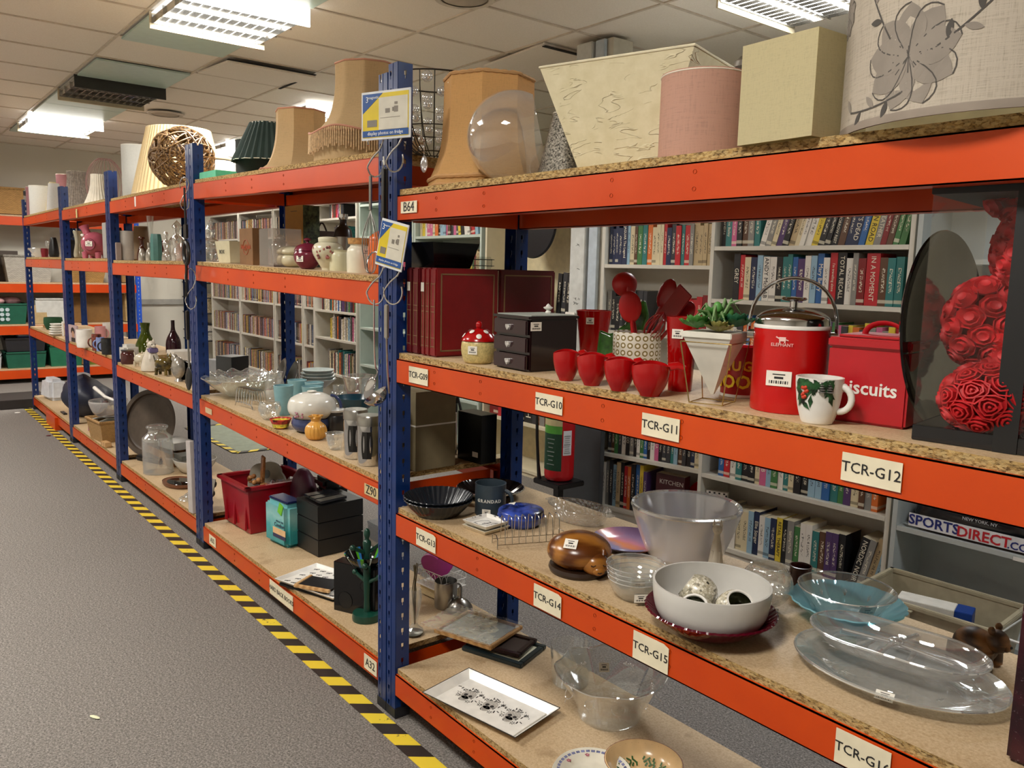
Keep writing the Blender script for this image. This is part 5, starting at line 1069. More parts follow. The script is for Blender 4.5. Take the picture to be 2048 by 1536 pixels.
row(c1, .075, .70, .39, 'on the fourth shelf of the left near bookcase', g, 8, hs=(.19, .215), cols=['charcoal', 'brown', 'green', 'charcoal', 'white', 'black', 'grey', 'black', 'white', 'green', 'blue', 'black', 'white', 'pink', 'black', 'charcoal', 'charcoal', 'teal', 'pale blue', 'brown', 'charcoal', 'black', 'navy'], titles={5: ('black', 'GUCCI', .026), 13: ('pink', 'LOLA', .026)}, ts=(.02, .03))
row(c1, .04, .36, .07, 'on the bottom shelf of the left near bookcase', g, 9, hs=(.24, .28), dp=(.18, .21), cols=['white', 'grey', 'charcoal', 'pale blue', 'beige', 'black', 'bright red', 'orange', 'black', 'blue', 'yellow', 'purple'], titles={3: ('pale blue', 'LEWIS HAMILTON', .026, .25)}, ts=(.022, .032))
t = root('book', 'thick maroon cookery book titled KITCHEN on the bottom shelf of the left bookcase', 'book', c1.P(.40, .03, .0705), c1.rot+.0); t['group'] = g
b_ = B(); b_.box((.085, .02+.09, .125), (.17, .06, .25)) if 0 else b_.box((.09, .045, .125), (.18, .06, .25)); b_.obj('cover', mat('#43161c', .35, name='maroon_cover'), t, smooth=False); text('title', 'KITCHEN', .036, mat('#b9b0a8', .5, name='grey_title'), t, (.098, .0135, .205)); b_ = B(); b_.box((.09, .0455, .2506), (.172, .05, .001)); b_.obj('page_block', PAGES, t, smooth=False)
t = root('red_dish', 'flat red glossy dish behind the frosted bowl, on the bottom shelf', 'dish', c1.P(.66, .16, .0705), c1.rot)
o = part(t, 'dish_body', closed_shell([(.04, 0), (.11, .012)], .004), RED, loc=(0, 0, .10)); o.rotation_euler = (1.25, 0, -.2); o.location = (-.02, 0, .113)

c2 = Case('white bookcase of novels right behind the red ice bucket and biscuit tin', -.385, 2.10, .045, .995, 2.05, .26, [.065, .42, .74, 1.05, 1.32, 1.58, 1.85], CASEW)
g = 'books in the right near bookcase'
row(c2, .04, .96, 1.58, 'on the eye-level shelf of the right near bookcase', g, 13, hs=(.185, .225), cols=['black', 'teal', 'pink', 'black', 'brown', 'grey', 'teal', 'white', 'grey', 'cream', 'purple', 'black', 'beige', 'cream', 'white', 'white', 'yellow', 'black', 'black', 'charcoal', 'brown', 'navy', 'navy', 'blue', 'yellow', 'grey', 'dark red', 'brown'], titles={1: ('teal', 'Catherine Bailey', .034), 22: ('navy', "THAT'S DEAD", .036), 24: ('yellow', 'COFFIN ROAD', .034), 19: ('black', 'FOR TOMORROW REST', .032), 25: ('grey', 'LEE FEATHER', .03)}, lean=lambda i: .0 if i < 7 else (.26 if i < 19 else .2), ts=(.022, .034))
row(c2, .12, .96, 1.32, 'on the second shelf of the right near bookcase', g, 14, hs=(.195, .228), cols=['black', 'bright red', 'cream', 'navy', 'pale blue', 'white', 'white', 'black', 'teal', 'teal', 'blue', 'purple', 'white', 'pale blue', 'blue', 'white', 'bright red', 'black', 'white', 'grey', 'dark red', 'bright red', 'brown', 'teal'], titles={0: ('black', 'GREY', .036, .225), 5: ('white', 'ANDY McNAB', .036, .21), 14: ('blue', 'Mary Berry', .032, .225), 16: ('bright red', "I'm travelling alone", .034, .228), 17: ('black', 'TOTAL RECALL', .042, .228), 21: ('bright red', 'IN A MOMENT', .06, .225)}, ts=(.024, .036))
row(c2, .10, .96, 1.05, 'on the third shelf of the right near bookcase', g, 15, hs=(.16, .20), titles={2: ('charcoal', 'JACK', .036), 12: ('black', 'WAR', .04)})
row(c2, .10, .96, .42, 'on the fourth shelf of the right near bookcase', g, 17, hs=(.18, .21), cols=['blue', 'bright red', 'white', 'teal', 'black', 'black', 'cream', 'pink', 'pale blue', 'green', 'white', 'teal', 'cream', 'black', 'black', 'pale blue', 'pale blue', 'blue', 'teal', 'green', 'purple'], titles={7: ('pink', 'F & B', .036)}, ts=(.026, .038))
b_ = row(c2, .165, .80, .065, 'on the bottom shelf of the right near bookcase', g, 18, hs=(.195, .225), cols=['grey', 'white', 'cream', 'cream', 'pale blue', 'navy', 'white', 'pale blue', 'navy', 'yellow', 'black', 'grey', 'green', 'white', 'white', 'teal', 'brown'], titles={5: ('navy', 'Ellie Stinger', .03, .22), 9: ('yellow', 'RETAIL THERAPY', .03, .22)}, ts=(.028, .036), front=.02)
row(c2, .82, .96, .065, 'leaning on the bottom shelf, right near bookcase', g, 19, hs=(.22, .25), titles={0: ('black', 'NORDIC NOIR', .036, .24)}, cols=['black', 'grey', 'beige'], lean=lambda i: .22, ts=(.028, .034))
t = root('book', 'white bordered BOOK OF DREAMS, facing out at the left of the bottom shelf', 'book', c2.P(.035, .03, .0655), c2.rot+.35); t['group'] = g; b_ = B(); b_.box((.055, .02, .13), (.11, .03, .26)); b_.obj('cover', WHT, t, smooth=False); b_ = B()
for k in range(7): b_.box((.006, .0045, .02+k*.037), (.008, .001, .010)); b_.box((.104, .0045, .02+k*.037), (.008, .001, .010))
for k in range(4): b_.box((.018+k*.025, .0045, .252), (.010, .001, .008))
b_.obj('cover_border', INK, t, smooth=False)
for s_, zz, sz in (('BOOK', .20, .024), ('OF', .175, .014), ('DREAMS', .15, .020)): text('title', s_, sz, INK, t, (.055, .0040, zz))
b_ = B(); b_.box((.055, .0045, .07), (.04, .001, .05)); b_.obj('cover_picture', mat('#5c86ad', .5), t, smooth=False)

c3 = Case('pale grey low bookcase at the right edge holding the carrier bag', .625, 2.13, .03, 1.1, 2.05, .28, [.03, .40, .80, 1.16, 1.52, 1.85], CASEG)
b_ = B(); R_ = random.Random(6)
n_ = 22; V = []
for j in range(7):
    for i in range(n_): pass
t = root('carrier_bag', 'crumpled black and white sports shop carrier bag folded on the grey shelf', 'bag', c3.P(.04, .0, .4008), c3.rot)
b_ = B(); V = []
for j in range(9):
    ring = []
    for i in range(28):
        q = 2*PI*i/28; k = 1+.05*math.sin(3*q+j)+R_.uniform(-.02, .02); cx, cy = math.cos(q), math.sin(q); ex = (abs(cx)**.35)*(1 if cx > 0 else -1); ey = (abs(cy)**.35)*(1 if cy > 0 else -1)
        ring.append(b_.b.verts.new((.26+.25*ex*k*(1-.03*j), .12+.10*ey*k*(1-.04*j), .022*j+R_.uniform(0, .004))))
    V.append(ring)
for j in range(8):
    for i in range(28): b_.b.faces.new((V[j][i], V[j][(i+1) % 28], V[j+1][(i+1) % 28], V[j+1][i]))
b_.b.faces.new(V[0][::-1]); b_.b.faces.new(V[8]); b_.obj('bag_body', mat('#17171a', .18, name='black_shiny_plastic', bump=.3, bscale=30), t)
b_ = B(); b_.box((.26, .012, .038), (.47, .002, .055)); b_.obj('white_band', mat('#e5e5e8', .25, name='white_shiny_plastic'), t, smooth=False)
text('lettering', 'SPORTS', .058, mat('#1d2a74', .4, name='navy_print'), t, (.125, .0100, .038), bold=.0012); text('lettering', 'DIRECT', .058, mat('#c0202c', .4, name='red_print'), t, (.315, .0098, .034), bold=.0012); text('lettering', '.COM', .042, mat('#1d2a74', .4, name='navy_print'), t, (.455, .0098, .028), bold=.0008)
PW = mat('#cfcfd2', .5, name='grey_white_print'); text('lettering', 'EST. 1910', .016, PW, t, (.28, .0, .125)); text('lettering', 'NEW YORK, NY', .018, PW, t, (.30, .0, .095))
b_ = B(); b_.box((.52, -.001, .385), (.10, .002, .014)); o = b_.obj('shelf_ticket', WHT, c3.t, smooth=False)
# plastic crate on the floor in front of the grey bookcase
def crate(label, x, y, z, w, d, h, rot, m, lip=.02, group=None, taper=.9, name='storage_crate'):
    t = root(name, label, 'crate', (x, y, z+.0008), rot, group); b_ = B(); rshell(b_, w*taper, d*taper, w, d, h, .006); b_.box((0, 0, .004), (w*taper*.98, d*taper*.98, .008)); b_.obj('tub', m, t, smooth=False)
    b_ = B()
    for c, s in (((0, d/2), (w+lip, lip)), ((0, -d/2), (w+lip, lip)), ((w/2, 0), (lip, d+lip)), ((-w/2, 0), (lip, d+lip))): b_.box((c[0], c[1], h-.008), (s[0], s[1], .018), bev=.003)
    b_.obj('rim', m, t, smooth=False); return t
CT = crate('beige plastic crate on the floor holding a white box, bottom right', .935, 1.905, 0, .50, .34, .235, .05, mat('#a89f86', .45, name='beige_plastic')); b_ = B(); b_.box((-.06, -.163, .115), (.085, .003, .11), Matrix.Rotation(-.10, 4, 'X')); b_.obj('label_card', mat('#e0b92c', .5, name='yellow_card'), CT, smooth=False); b_ = B(); b_.box((-.06, -.1655, .115), (.062, .002, .085), Matrix.Rotation(-.10, 4, 'X')); b_.obj('label_photo', mat('#5a5d62', .5), CT, smooth=False); b_ = B(); b_.box((-.06, -.167, .112), (.035, .003, .028), Matrix.Rotation(-.10, 4, 'X')); b_.box((-.052, -.167, .127), (.015, .003, .012), Matrix.Rotation(-.10, 4, 'X')); b_.obj('red_picture', mat('#b32a22', .5), CT, smooth=False)
b_ = B(); b_.box((-.10, -.18, .215), (.16, .03, .004)); b_.box((-.10, -.192, .200), (.15, .004, .03)); b_.obj('front_handle', mat('#a89f86', .45, name='beige_plastic'), CT, smooth=False)
t = root('carton', 'long white carton with a blue end lying in the beige crate', 'box', (.93, 1.90, .10), .25); b_ = B(); b_.box((-.03, 0, .055), (.20, .09, .11), bev=.002); b_.obj('carton_body', mat('#dcd9d0', .5), t, smooth=False); b_ = B(); b_.box((.10, 0, .055), (.06, .0905, .111), bev=.002); b_.obj('blue_end', mat('#1c3f8a', .4), t, smooth=False)
t = root('wire_stand', 'white wire rack on the floor beside the beige crate', 'rack', (1.30, 1.90, 0)); b_ = B(); [b_.tube([(x_, -.15, 0), (x_, -.15, .22), (x_, .1, .22), (x_, .1, 0)], .004, 6) for x_ in (-.1, .1, .25)]; b_.tube([(-.1, -.15, .22), (.25, -.15, .22)], .005, 6); b_.obj('wire_frame', mat('#d9d8d4', .4), t); b_ = B(); b_.box((-.08, -.16, .03), (.04, .03, .05), bev=.004); b_.obj('white_adaptor', WHT, t, smooth=False)

# pillar with trunking and socket; leaning dark board
PB = mat('#c9ccc9', .45, name='white_trunking'); b_ = B(); b_.box((-1.375, 2.28, CZ/2), (.30, .16, CZ-.01)); struct(b_.obj('trim_2', mat('#c6c2b4', .6, name='pillar_paint'), smooth=False))
t = root('cable_trunking', 'white vertical cable trunking with scribbles, left of the bookcases', 'trunking', (-1.42, 2.195, 0)); b_ = B(); b_.box((0, -.02, CZ/2), (.13, .04, CZ-.02), bev=.004); b_.obj('channel', PB, t, smooth=False); b_ = B(); b_.box((.115, -.012, CZ/2), (.075, .024, CZ-.02), bev=.003); b_.obj('side_channel', mat('#b9c6d2', .4, name='blue_white_trunking'), t, smooth=False)
b_ = B(); R_ = random.Random(12)
for k in range(14):
    zc = R_.choice((1.25, 1.28, 1.6, 1.75, 1.8, 1.45)); xc = R_.uniform(-.04, .03); b_.tube([(xc+R_.uniform(-.02, .02), -.0405, zc+R_.uniform(-.012, .012)) for _ in range(4)], .0008, 4)
b_.obj('scribbles', INK, t)
b_ = B(); b_.box((-.0, -.044, 2.62), (.07, .002, .035)); b_.obj('warning_label', mat('#e0b51c', .5, name='warning_yellow'), t, smooth=False); b_ = B(); b_.prism([(-.030, -.011), (-.006, -.011), (-.018, .010)], -.0002, .0002, Matrix.Translation((0, -.0455, 2.62)) @ RX); b_.box((.014, -.0455, 2.626), (.030, .0006, .006)); b_.box((.014, -.0455, 2.614), (.030, .0006, .005)); b_.obj('warning_print', INK, t, smooth=False)
t = root('wall_socket', 'white double wall socket on the trunking', 'socket', (-1.455, 2.153, 1.12)); b_ = B(); b_.box((0, -.006, 0), (.085, .012, .15), bev=.003); b_.obj('plate', WHT, t, smooth=False); b_ = B()
for zc in (.04, -.035): [b_.box((dx, -.0125, zc+dz), (.005, .001, .008)) for dx, dz in ((0, .014), (-.012, -.006), (.012, -.006))]
b_.obj('pin_slots', INK, t, smooth=False)
bxi('dark_board', 'tall dark grey board leaning against the pillar behind the extinguisher', 'board', -1.20, 2.02, 0, .34, .04, .88, .15, mat('#3c3f42', .6, name='charcoal_board'))
# cream open case with black disc and books, left of the pillar
c4 = Case('cream bookcase with a big black disc, behind the dark mini drawers', -2.60, 2.34, 0, .98, 2.05, .28, [.05, .38, .78, 1.165], CASEC, mat('#dcd0ac', .7, name='cream_back'))
t = root('round_mirror', 'big round black disc hanging in the cream bookcase', 'mirror', (-2.05, 2.335, 1.76)); B().lathe([(0, -.012), (.225, -.012), (.235, 0), (.225, .012), (0, .012)], 64, M_=Matrix.Rotation(PI/2, 4, 'X')).obj('disc', mat('#14181d', .25, name='dark_disc_gloss'), t)
t = root('round_mirror', 'blue-grey round disc low in the cream bookcase behind the extinguisher', 'mirror', (-2.12, 2.36, .80)); B().lathe([(0, -.012), (.165, -.012), (.17, 0), (.165, .012), (0, .012)], 64, M_=Matrix.Rotation(PI/2, 4, 'X')).obj('disc', mat('#2c3b50', .4, name='blue_grey_disc'), t)
g = 'books in the cream bookcase'
for (x_, w_, d_, h_, a, cl, ttl, lb, sz) in ((.42, .20, .03, .27, -.0, 'blue', 'DEHONING', 'blue book with white title leaning behind the dark mini drawers', .034), (.55, .19, .03, .24, 0, 'charcoal', 'GUNS', 'dark book titled GUNS beside the blue book on the cream shelf', .045)):
    t = root('book', lb, 'book', c4.P(x_, .04+(.04 if cl == 'blue' else 0), 1.1655), (0, .28, -.35)); t['group'] = g; b_ = B(); b_.box((w_/2, d_/2, h_/2), (w_, d_, h_)); b_.obj('cover', mat(PALD[cl] if cl != 'blue' else '#2a6088', .35), t, smooth=False); text('title', ttl, sz, mat('#d9cfae', .5, name='cream_title'), t, (w_/2, -.001, h_*.84)); b_ = B(); b_.box((-.002, d_/2, h_/2), (.006, d_*.8, h_*.96)); b_.obj('page_block', PAGES, t, smooth=False)
row(c4, .76, .93, 1.165, 'at the right of the cream bookcase shelf', g, 31, hs=(.26, .31), cols=['black', 'charcoal', 'black'], ts=(.04, .055), lean=lambda i: .06)
row(c4, .06, .40, 1.165, 'at the left of the cream case shelf', g, 32, hs=(.2, .25), cols=['charcoal', 'grey', 'green'], lean=lambda i: -.1)
row(c4, .05, .75, .38, 'on the low shelf of the cream bookcase', g, 33, hs=(.24, .32), cols=['dark red', 'dark red', 'bright red', 'brown', 'white', 'orange', 'black', 'orange', 'white', 'black', 'black', 'charcoal'], ts=(.03, .06), titles={10: ('black', 'BOSH', .09, .25)})

# fire extinguisher on its stand
x, y = -1.13, 1.80
t = root('fire_extinguisher', 'red fire extinguisher with green label and black hose', 'fire extinguisher', (x, y, .0)); a = ang(x, y); FE = mat('#b8121a', .2, name='extinguisher_red', vary=.02); hz = .27
part(t, 'cylinder', [(0, hz), (.075, hz), (.083, hz+.01), (.085, hz+.03), (.085, .66)]+smoothp([(.085, .66), (.078, .70), (.05, .735), (.025, .745)], 4)+[(0, .745)], FE, seg=48)
b_ = B()
for k in range(16):
    q0 = a-1.55+k*.13; q1 = q0+.13; Rr = .0857
    for (z0, z1, mi) in ((.62, .67, 0), (.585, .62, 1), (.54, .585, 0), (.33, .54, 2)):
        b_.mi = mi; b_.poly([(Rr*math.cos(q0), Rr*math.sin(q0), z0), (Rr*math.cos(q1), Rr*math.sin(q1), z0), (Rr*math.cos(q1), Rr*math.sin(q1), z1), (Rr*math.cos(q0), Rr*math.sin(q0), z1)]) if q1 < a+.15 else None
b_.obj('instruction_label', [mat('#4f9a3a', .4, name='label_green'), mat('#c4b98c', .4, name='label_tan'), mat('#123f2c', .4, name='label_dark_green')], t); b_ = B()
for k in range(7): q0 = a+.22+k*.09; q1 = q0+.09; Rr = .0858; b_.poly([(Rr*math.cos(q0), Rr*math.sin(q0), .42), (Rr*math.cos(q1), Rr*math.sin(q1), .42), (Rr*math.cos(q1), Rr*math.sin(q1), .56), (Rr*math.cos(q0), Rr*math.sin(q0), .56)])
b_.obj('service_card', mat('#dcdbe0', .4, name='service_card_white'), t); b_ = B()
for k in range(9):
    zz = .53-k*.012; q = a+.5; b_.box((.0866*math.cos(q), .0866*math.sin(q), zz), (.030, .0006, .003), q+PI/2) if k % 4 else b_.box((.0866*math.cos(q), .0866*math.sin(q), zz), (.040, .0006, .005), q+PI/2)
    q = a-.62; 
    if k < 7: b_.box((.0866*math.cos(q), .0866*math.sin(q), .51-k*.024), (.05-.01*(k % 3), .0006, .005), q+PI/2)
b_.obj('label_print', mat('#7f8a86', .5, name='label_print_grey'), t, smooth=False)
part(t, 'valve', [(0, .745), (.022, .745), (.022, .765), (.028, .772), (.028, .80), (.016, .81), (0, .81)], CHROME); b_ = B(); d = a+PI/2
for (z0, z1, L) in ((.812, .835, .10), (.80, .79, .11)): b_.tube([(0, 0, z0), (L*.5*math.cos(d), L*.5*math.sin(d), (z0+z1)/2+.006), (L*math.cos(d), L*math.sin(d), z1-.02)], .006, 8)
b_.obj('lever', BLK, t); b_ = B(); pts = [(0, 0, .79), (-.05, 0, .80), (-.11, 0, .76), (-.135, 0, .66), (-.13, 0, .50), (-.12, 0, .35), (-.11, 0, .25)]; b_.tube([(-p_[0]*-math.cos(d), -p_[0]*-math.sin(d), p_[2]) for p_ in pts], [.009]*6+[.013], 10); b_.obj('hose', BLK, t); b_ = B(); b_.box((0, 0, .25), (.22, .2, .03), bev=.005); b_.box((0, 0, .13), (.04, .04, .25)); b_.box((0, 0, .012), (.22, .2, .024), bev=.005); b_.obj('stand', BLK, t, smooth=False)

# left run of cases
c5 = Case('mint grey bookcase, right one of the pair, with books on its upper shelf', -3.55, 2.32, 0, .93, 2.05, .28, [.07, .45, .80, 1.10, 1.38, 1.70, 2.0], CASEM)
c6 = Case('mint grey bookcase with mostly empty shelves, beside the white bookcase', -4.49, 2.32, 0, .93, 2.05, .28, [.07, .56, .90, 1.30, 1.72, 2.0], CASEM)
g = 'books in the mint grey bookcases'
row(c5, .04, .86, 1.70, 'on the upper shelf of the right mint bookcase', g, 41, hs=(.2, .26), cols=['cream', 'yellow', 'white', 'pink', 'pink', 'cream', 'orange', 'black', 'pale blue', 'pale blue', 'pink', 'brown', 'charcoal', 'pink', 'charcoal', 'yellow', 'black', 'white', 'white'], lean=lambda i: 0 if i < 15 else -.15, ts=(.025, .045))
row(c5, .10, .9, 1.38, 'on the second shelf of the right mint bookcase', g, 42, cols=['charcoal', 'navy', 'pink', 'pink', 'white', 'yellow', 'brown', 'dark red'])
row(c5, .04, .86, .80, 'on the middle shelf of the right mint bookcase', g, 43, cols=['bright red', 'pale blue', 'white', 'pale blue', 'grey']); row(c5, .04, .86, .45, 'on the lower shelf of the right mint bookcase', g, 44, cols=['black', 'charcoal', 'black', 'cream', 'black'])
row(c6, .6, .88, .56, 'on the lower shelf of the left mint bookcase', g, 45, hs=(.16, .18), cols=['blue', 'white', 'teal']); row(c6, .55, .88, .07, 'on the bottom shelf of the left mint bookcase', g, 46, cols=['charcoal', 'black'], hs=(.25, .3)); row(c6, .35, .8, 1.30, 'on the middle shelf of the left mint bookcase', g, 47, cols=['teal', 'teal', 'blue'])
c7 = Case('white bookcase between the disc shelves and the mint bookcases', -5.40, 2.30, 0, .90, 2.05, .28, [.07, .41, .75, 1.02, 1.36, 1.62, 1.90], CASEW)
g = 'books in the white bookcase beyond the second bay'
row(c7, .12, .86, 1.02, 'on the third shelf of the far white bookcase', g, 51, cols=['dark red', 'charcoal', 'cream', 'white', 'cream', 'white', 'black', 'teal', 'orange', 'teal', 'white', 'dark red', 'white', 'blue', 'white', 'navy']); row(c7, .30, .86, .75, 'on the middle shelf of the far white bookcase', g, 52, cols=['yellow', 'cream', 'white', 'grey', 'charcoal', 'orange', 'charcoal', 'charcoal', 'white', 'cream', 'white', 'grey']); row(c7, .25, .86, .41, 'on the lower shelf of the far white bookcase', g, 53, cols=['grey', 'cream', 'charcoal', 'cream', 'dark red', 'charcoal', 'white', 'cream', 'teal', 'orange', 'brown'])
row(c7, .40, .60, 1.62, 'on the upper shelf of the far white bookcase', g, 54, cols=['charcoal', 'black', 'white', 'orange']); row(c7, .40, .86, 1.36, 'beside the shaker on the far white bookcase', g, 55, cols=['teal', 'charcoal', 'teal'])
row(c7, .3, .6, 1.90, 'on the top level of the far white bookcase', g, 56, hs=(.12, .14), cols=['charcoal', 'white', 'bright red', 'brown'])
b_ = B(); mp_ = sorted({q[4] for q in MORE})
for (p_, t_, d, h, cl, rz) in MORE: b_.mi = mp_.index(cl); b_.box((p_[0]+t_/2, p_[1]+d/2, p_[2]+h/2), (t_, d, h))
if MORE: o = b_.obj('books', [mat(cl, .4, name='spine_'+cl[1:], vary=.3, vscale=60) for cl in mp_], smooth=False); o['kind'] = 'stuff'; tag(o, 'rest of the small books on the farthest bookcase shelves', 'books')
# disc shelves: thin cases in rows, nearest ones as individuals
DPAL = [('dark red', '#6e3030'), ('grey', '#8b8680'), ('white', '#cfc9bd'), ('charcoal', '#3b3836'), ('brown', '#6b4a38'), ('pink', '#b07a78'), ('beige', '#a89878'), ('navy', '#2d3550'), ('blue', '#5f7896'), ('orange', '#b86a45'), ('yellow', '#c2a945'), ('black', '#201f20')]
cells = []
CS = [(-5.68, .26), (-6.42, .72), (-7.46, 1.02), (-8.48, 1.00)]
for ci, (X0, w_) in enumerate(CS):
    c = Case(('narrow end case of discs beside the far white bookcase', 'disc shelf unit seen left of the second rear post', 'wide disc shelf unit in the middle of the row', 'farthest disc shelf unit beside the third bay')[ci], X0, 2.31, 0, w_, 2.05, .22, [.25, .64, 1.03, 1.42, 1.75], CASEW)
    for k, z in enumerate((1.03, .64, 1.75, .25, 1.42)): cells.append((c, z, ci, {1.03: 'middle', .64: 'lower', 1.75: 'top', .25: 'bottom', 1.42: 'upper'}[z]))
cells.sort(key=lambda q: (q[2], ))
ndisc = 0; extra = []
for c, z, ci, nm in cells:
    R_ = random.Random(ci*10+int(z*100)); x = .025; i = 0; wname = ('narrow end', 'second', 'wide middle', 'farthest')[ci]
    while x < c.w-.045:
        t_ = R_.uniform(.014, .021); h = R_.uniform(.20, .215); nm2, cl = R_.choice(DPAL)
        if ndisc < 290:
            o = bpy.data.objects.new('disc_case', DVM); COL.objects.link(o); o.scale = (t_*.96, .14, h); o.color = rgb(cl); o.location = c.P(x, .02+R_.uniform(0, .006), z+.0005); tag(o, '%s disc case, %s from left, %s shelf of %s disc unit' % (nm2, ORD[i], nm, wname), 'disc case', 'disc cases on the far shelves'); ndisc += 1
        else: extra.append((c.P(x, .02, z+.0005), t_*.96, h, cl))
        x += t_; i += 1
b_ = B(); pal_ = [cl for _, cl in DPAL]
for (p_, t_, h, cl) in extra: b_.mi = pal_.index(cl); b_.box((p_[0]+t_/2, p_[1]+.07, p_[2]+h/2), (t_, .14, h))
o = b_.obj('disc_cases', [mat(cl, .35, name='disc_sleeve_'+cl[1:], vary=.3, vscale=60) for cl in pal_], smooth=False); o['kind'] = 'stuff'; tag(o, 'rest of the disc cases filling the farther shelf units', 'disc cases')
# wire baskets of discs on the end wall side
for k, z in enumerate((1.20, .80, .44)):
    t = root('disc_basket', ('top', 'middle', 'lowest')[k]+' grey wire basket of discs on the far wall', 'basket', (-8.95, 2.30, z)); b_ = B(); [b_.tube([(-.33, -.12, zz), (.33, -.12, zz), (.33, .12, zz), (-.33, .12, zz)], .008, 6, closed=True) for zz in (0, .12 if k != 1 else .2)]; b_.box((0, 0, -.006), (.66, .24, .01)); b_.box((0, .12, .1), (.66, .01, .24)); b_.obj('wire_basket', mat('#4a4b4c', .4, .5, name='grey_wire'), t)
    R_ = random.Random(k); x = -.31; b_ = B(); i = 0
    while x < .29: w_ = R_.uniform(.018, .03); b_.mi = R_.choice([2, 1, 2, 3, 6]); b_.box((x+w_/2, 0, .0+.10 if k != 1 else .13), (w_*.9, .17, .19 if k != 1 else .25), Matrix.Rotation(-.1, 4, 'Y')); x += w_
    o = b_.obj('disc_row', [mat(cl, .35, name='disc_sleeve_'+cl[1:], vary=.3, vscale=60) for cl in pal_], t, smooth=False); o['kind'] = 'stuff'; o['label'] = 'row of pale disc sleeves'

# ================================================================ bay B
def jar(name, label, x, y, z, R, H, prof, m, cat='jar', th=0, lid=None, lidm=None, knob=None, sm=4, seg=40, stk=None, rf=None):
    t = root(name, label, cat, (x, y, z+.0008)); p_ = sc(prof, R, H); p_ = smoothp(p_, sm) if sm else p_
    part(t, 'body', closed_shell(p_, th) if th else [(0, p_[0][1])]+p_+[(0, p_[-1][1])], m, seg=seg, rf=rf)
    if lid:
        q = smoothp(sc(lid, R, H), 3); l_ = part(t, 'lid', q+[(0, q[-1][1])], lidm or m, seg=seg)
        if knob: part(l_, 'knob', smoothp(sc(knob, R, H), 2), lidm or m)
    if stk: stick_on(t, R*stk[0], ang(x, y)+stk[1], H*stk[2], .03, .022)
    return t
# --- top
def fringe_shade(label, x, y, z, R, H, m, rot=0):
    t = shade(label, x, y, z, R*.96, H, [(1, .27), (.93, .30), (.80, .37), (.68, .47), (.60, .63), (.57, .8), (.57, 1)], m, n=10, seg=100, trim='pink', rot=rot)
    fr = mat('#cfae84', .8, name='silk_fringe', vary=.2, vscale=120)
    def wv(t_): return .5+.5*math.cos(5*t_)
    b_ = B(); N = 150; rr = R*.965
    for i in range(N):
        q = 2*PI*i/N; z1 = H*(.27+.05*wv(q)); z0 = z1-H*.19; b_.tube([(rr*math.cos(q), rr*math.sin(q), z1), (rr*1.012*math.cos(q), rr*1.012*math.sin(q), max(.002, z0+.006*math.sin(i*2.3)))], .0027, 5)
    b_.obj('fringe', fr, t); b_ = B(); b_.tube([(rr*math.cos(2*PI*i/90), rr*math.sin(2*PI*i/90), H*(.273+.05*wv(2*PI*i/90))) for i in range(90)], .004, 6, closed=True); b_.obj('braid', mat('#c58b72', .8), t)
    part(t, 'lining', oshell([(R*.90, .004), (R*.86, H*.29)], .002), m, seg=60); return t
BE = m_fabric('#cdb083', 'beige_silk', 400, .12)
fringe_shade('tall beige bell lampshade with long fringe, beside the hook-hung post', -0.476, 0.220, 1.794, 0.212, 0.350, BE, .2)
shade('smaller beige bell lampshade with scalloped hem, left of the fringed one', -1.000, 0.200, 1.808, 0.180, 0.248, [(1, 0), (.93, .04), (.80, .12), (.68, .28), (.60, .5), (.565, .75), (.56, 1)], BE, n=8, seg=96, trim='pink', rot=.3)
t = shade('dark green pleated lampshade behind the smaller beige shade', -1.726, 0.360, 1.826, 0.175, 0.289, [(1, .35), (.5, 1)], mat('#1f3430', .7, name='dark_green_cloth'), pleat=30, pd=.03)
t = shade('tall dark green drum lampshade below the green pleated one', -1.856, 0.340, 1.829, 0.093, 0.219, [(1, 0), (1, 1)], mat('#26302f', .7, name='dark_slate_cloth'))
x, y, z, R, H = -2.442, 0.360, 1.830, 0.122, 0.250
t = jar('ceramic_lamp', 'white glazed lamp base beside the green drum shade', x, y, z, R, H, [(.6, 0), (.9, .1), (1, .35), (.8, .62), (.62, .7)], mat('#e9e4d6', .25, name='white_glaze'), 'lamp', lid=[(.66, .7), (.7, .74), (.4, .8)], sm=3)
bxi('green_box', 'mint green cardboard box on the top shelf by the second post', 'box', -1.701, 0.100, 1.8262, .20, .10, .034, .05, mat('#4fb893', .5, name='mint_card'))
# crystal wire bowl
x, y, z = -.115, .27, 1.7850; WI = mat('#3a342d', .35, .7, name='dark_wire'); t = root('crystal_bowl', 'dark wire bowl threaded with clear crystal beads', 'bowl', (x, y, z+.001)); Rb, Hb = .165, .25
prb = [(Rb*math.sin(a)**.9*(1), Hb*(1-math.cos(a))*.98+.012) for a in [k*PI/2/9 for k in range(1, 10)]]
b_ = B(); NR = 22
for k in range(NR):
    q = 2*PI*k/NR; b_.tube([(r*math.cos(q), r*math.sin(q), z_) for r, z_ in prb], .0018, 5)
for j in (1, 4, 8): r, z_ = prb[j]; b_.tube([(r*math.cos(q), r*math.sin(q), z_) for q in [i*PI/20 for i in range(40)]], .0024 if j == 8 else .0018, 5, closed=True)
for k in range(3): q = k*2.1+.4; b_.tube([(.03*math.cos(q), .03*math.sin(q), .02), (.085*math.cos(q), .085*math.sin(q), .014), (.09*math.cos(q), .09*math.sin(q), .001)], .0025, 5)
b_.obj('wire_frame', WI, t); cb = B(); cb.ball((0, 0, 0), (.0115, .0115, .0115), 12); cbm = cb.mesh('bead'); cbm.materials.append(glass((.99, .99, .99), .02, 'crystal_bead', .4, 1.0, milk=.12))
n_ = 0
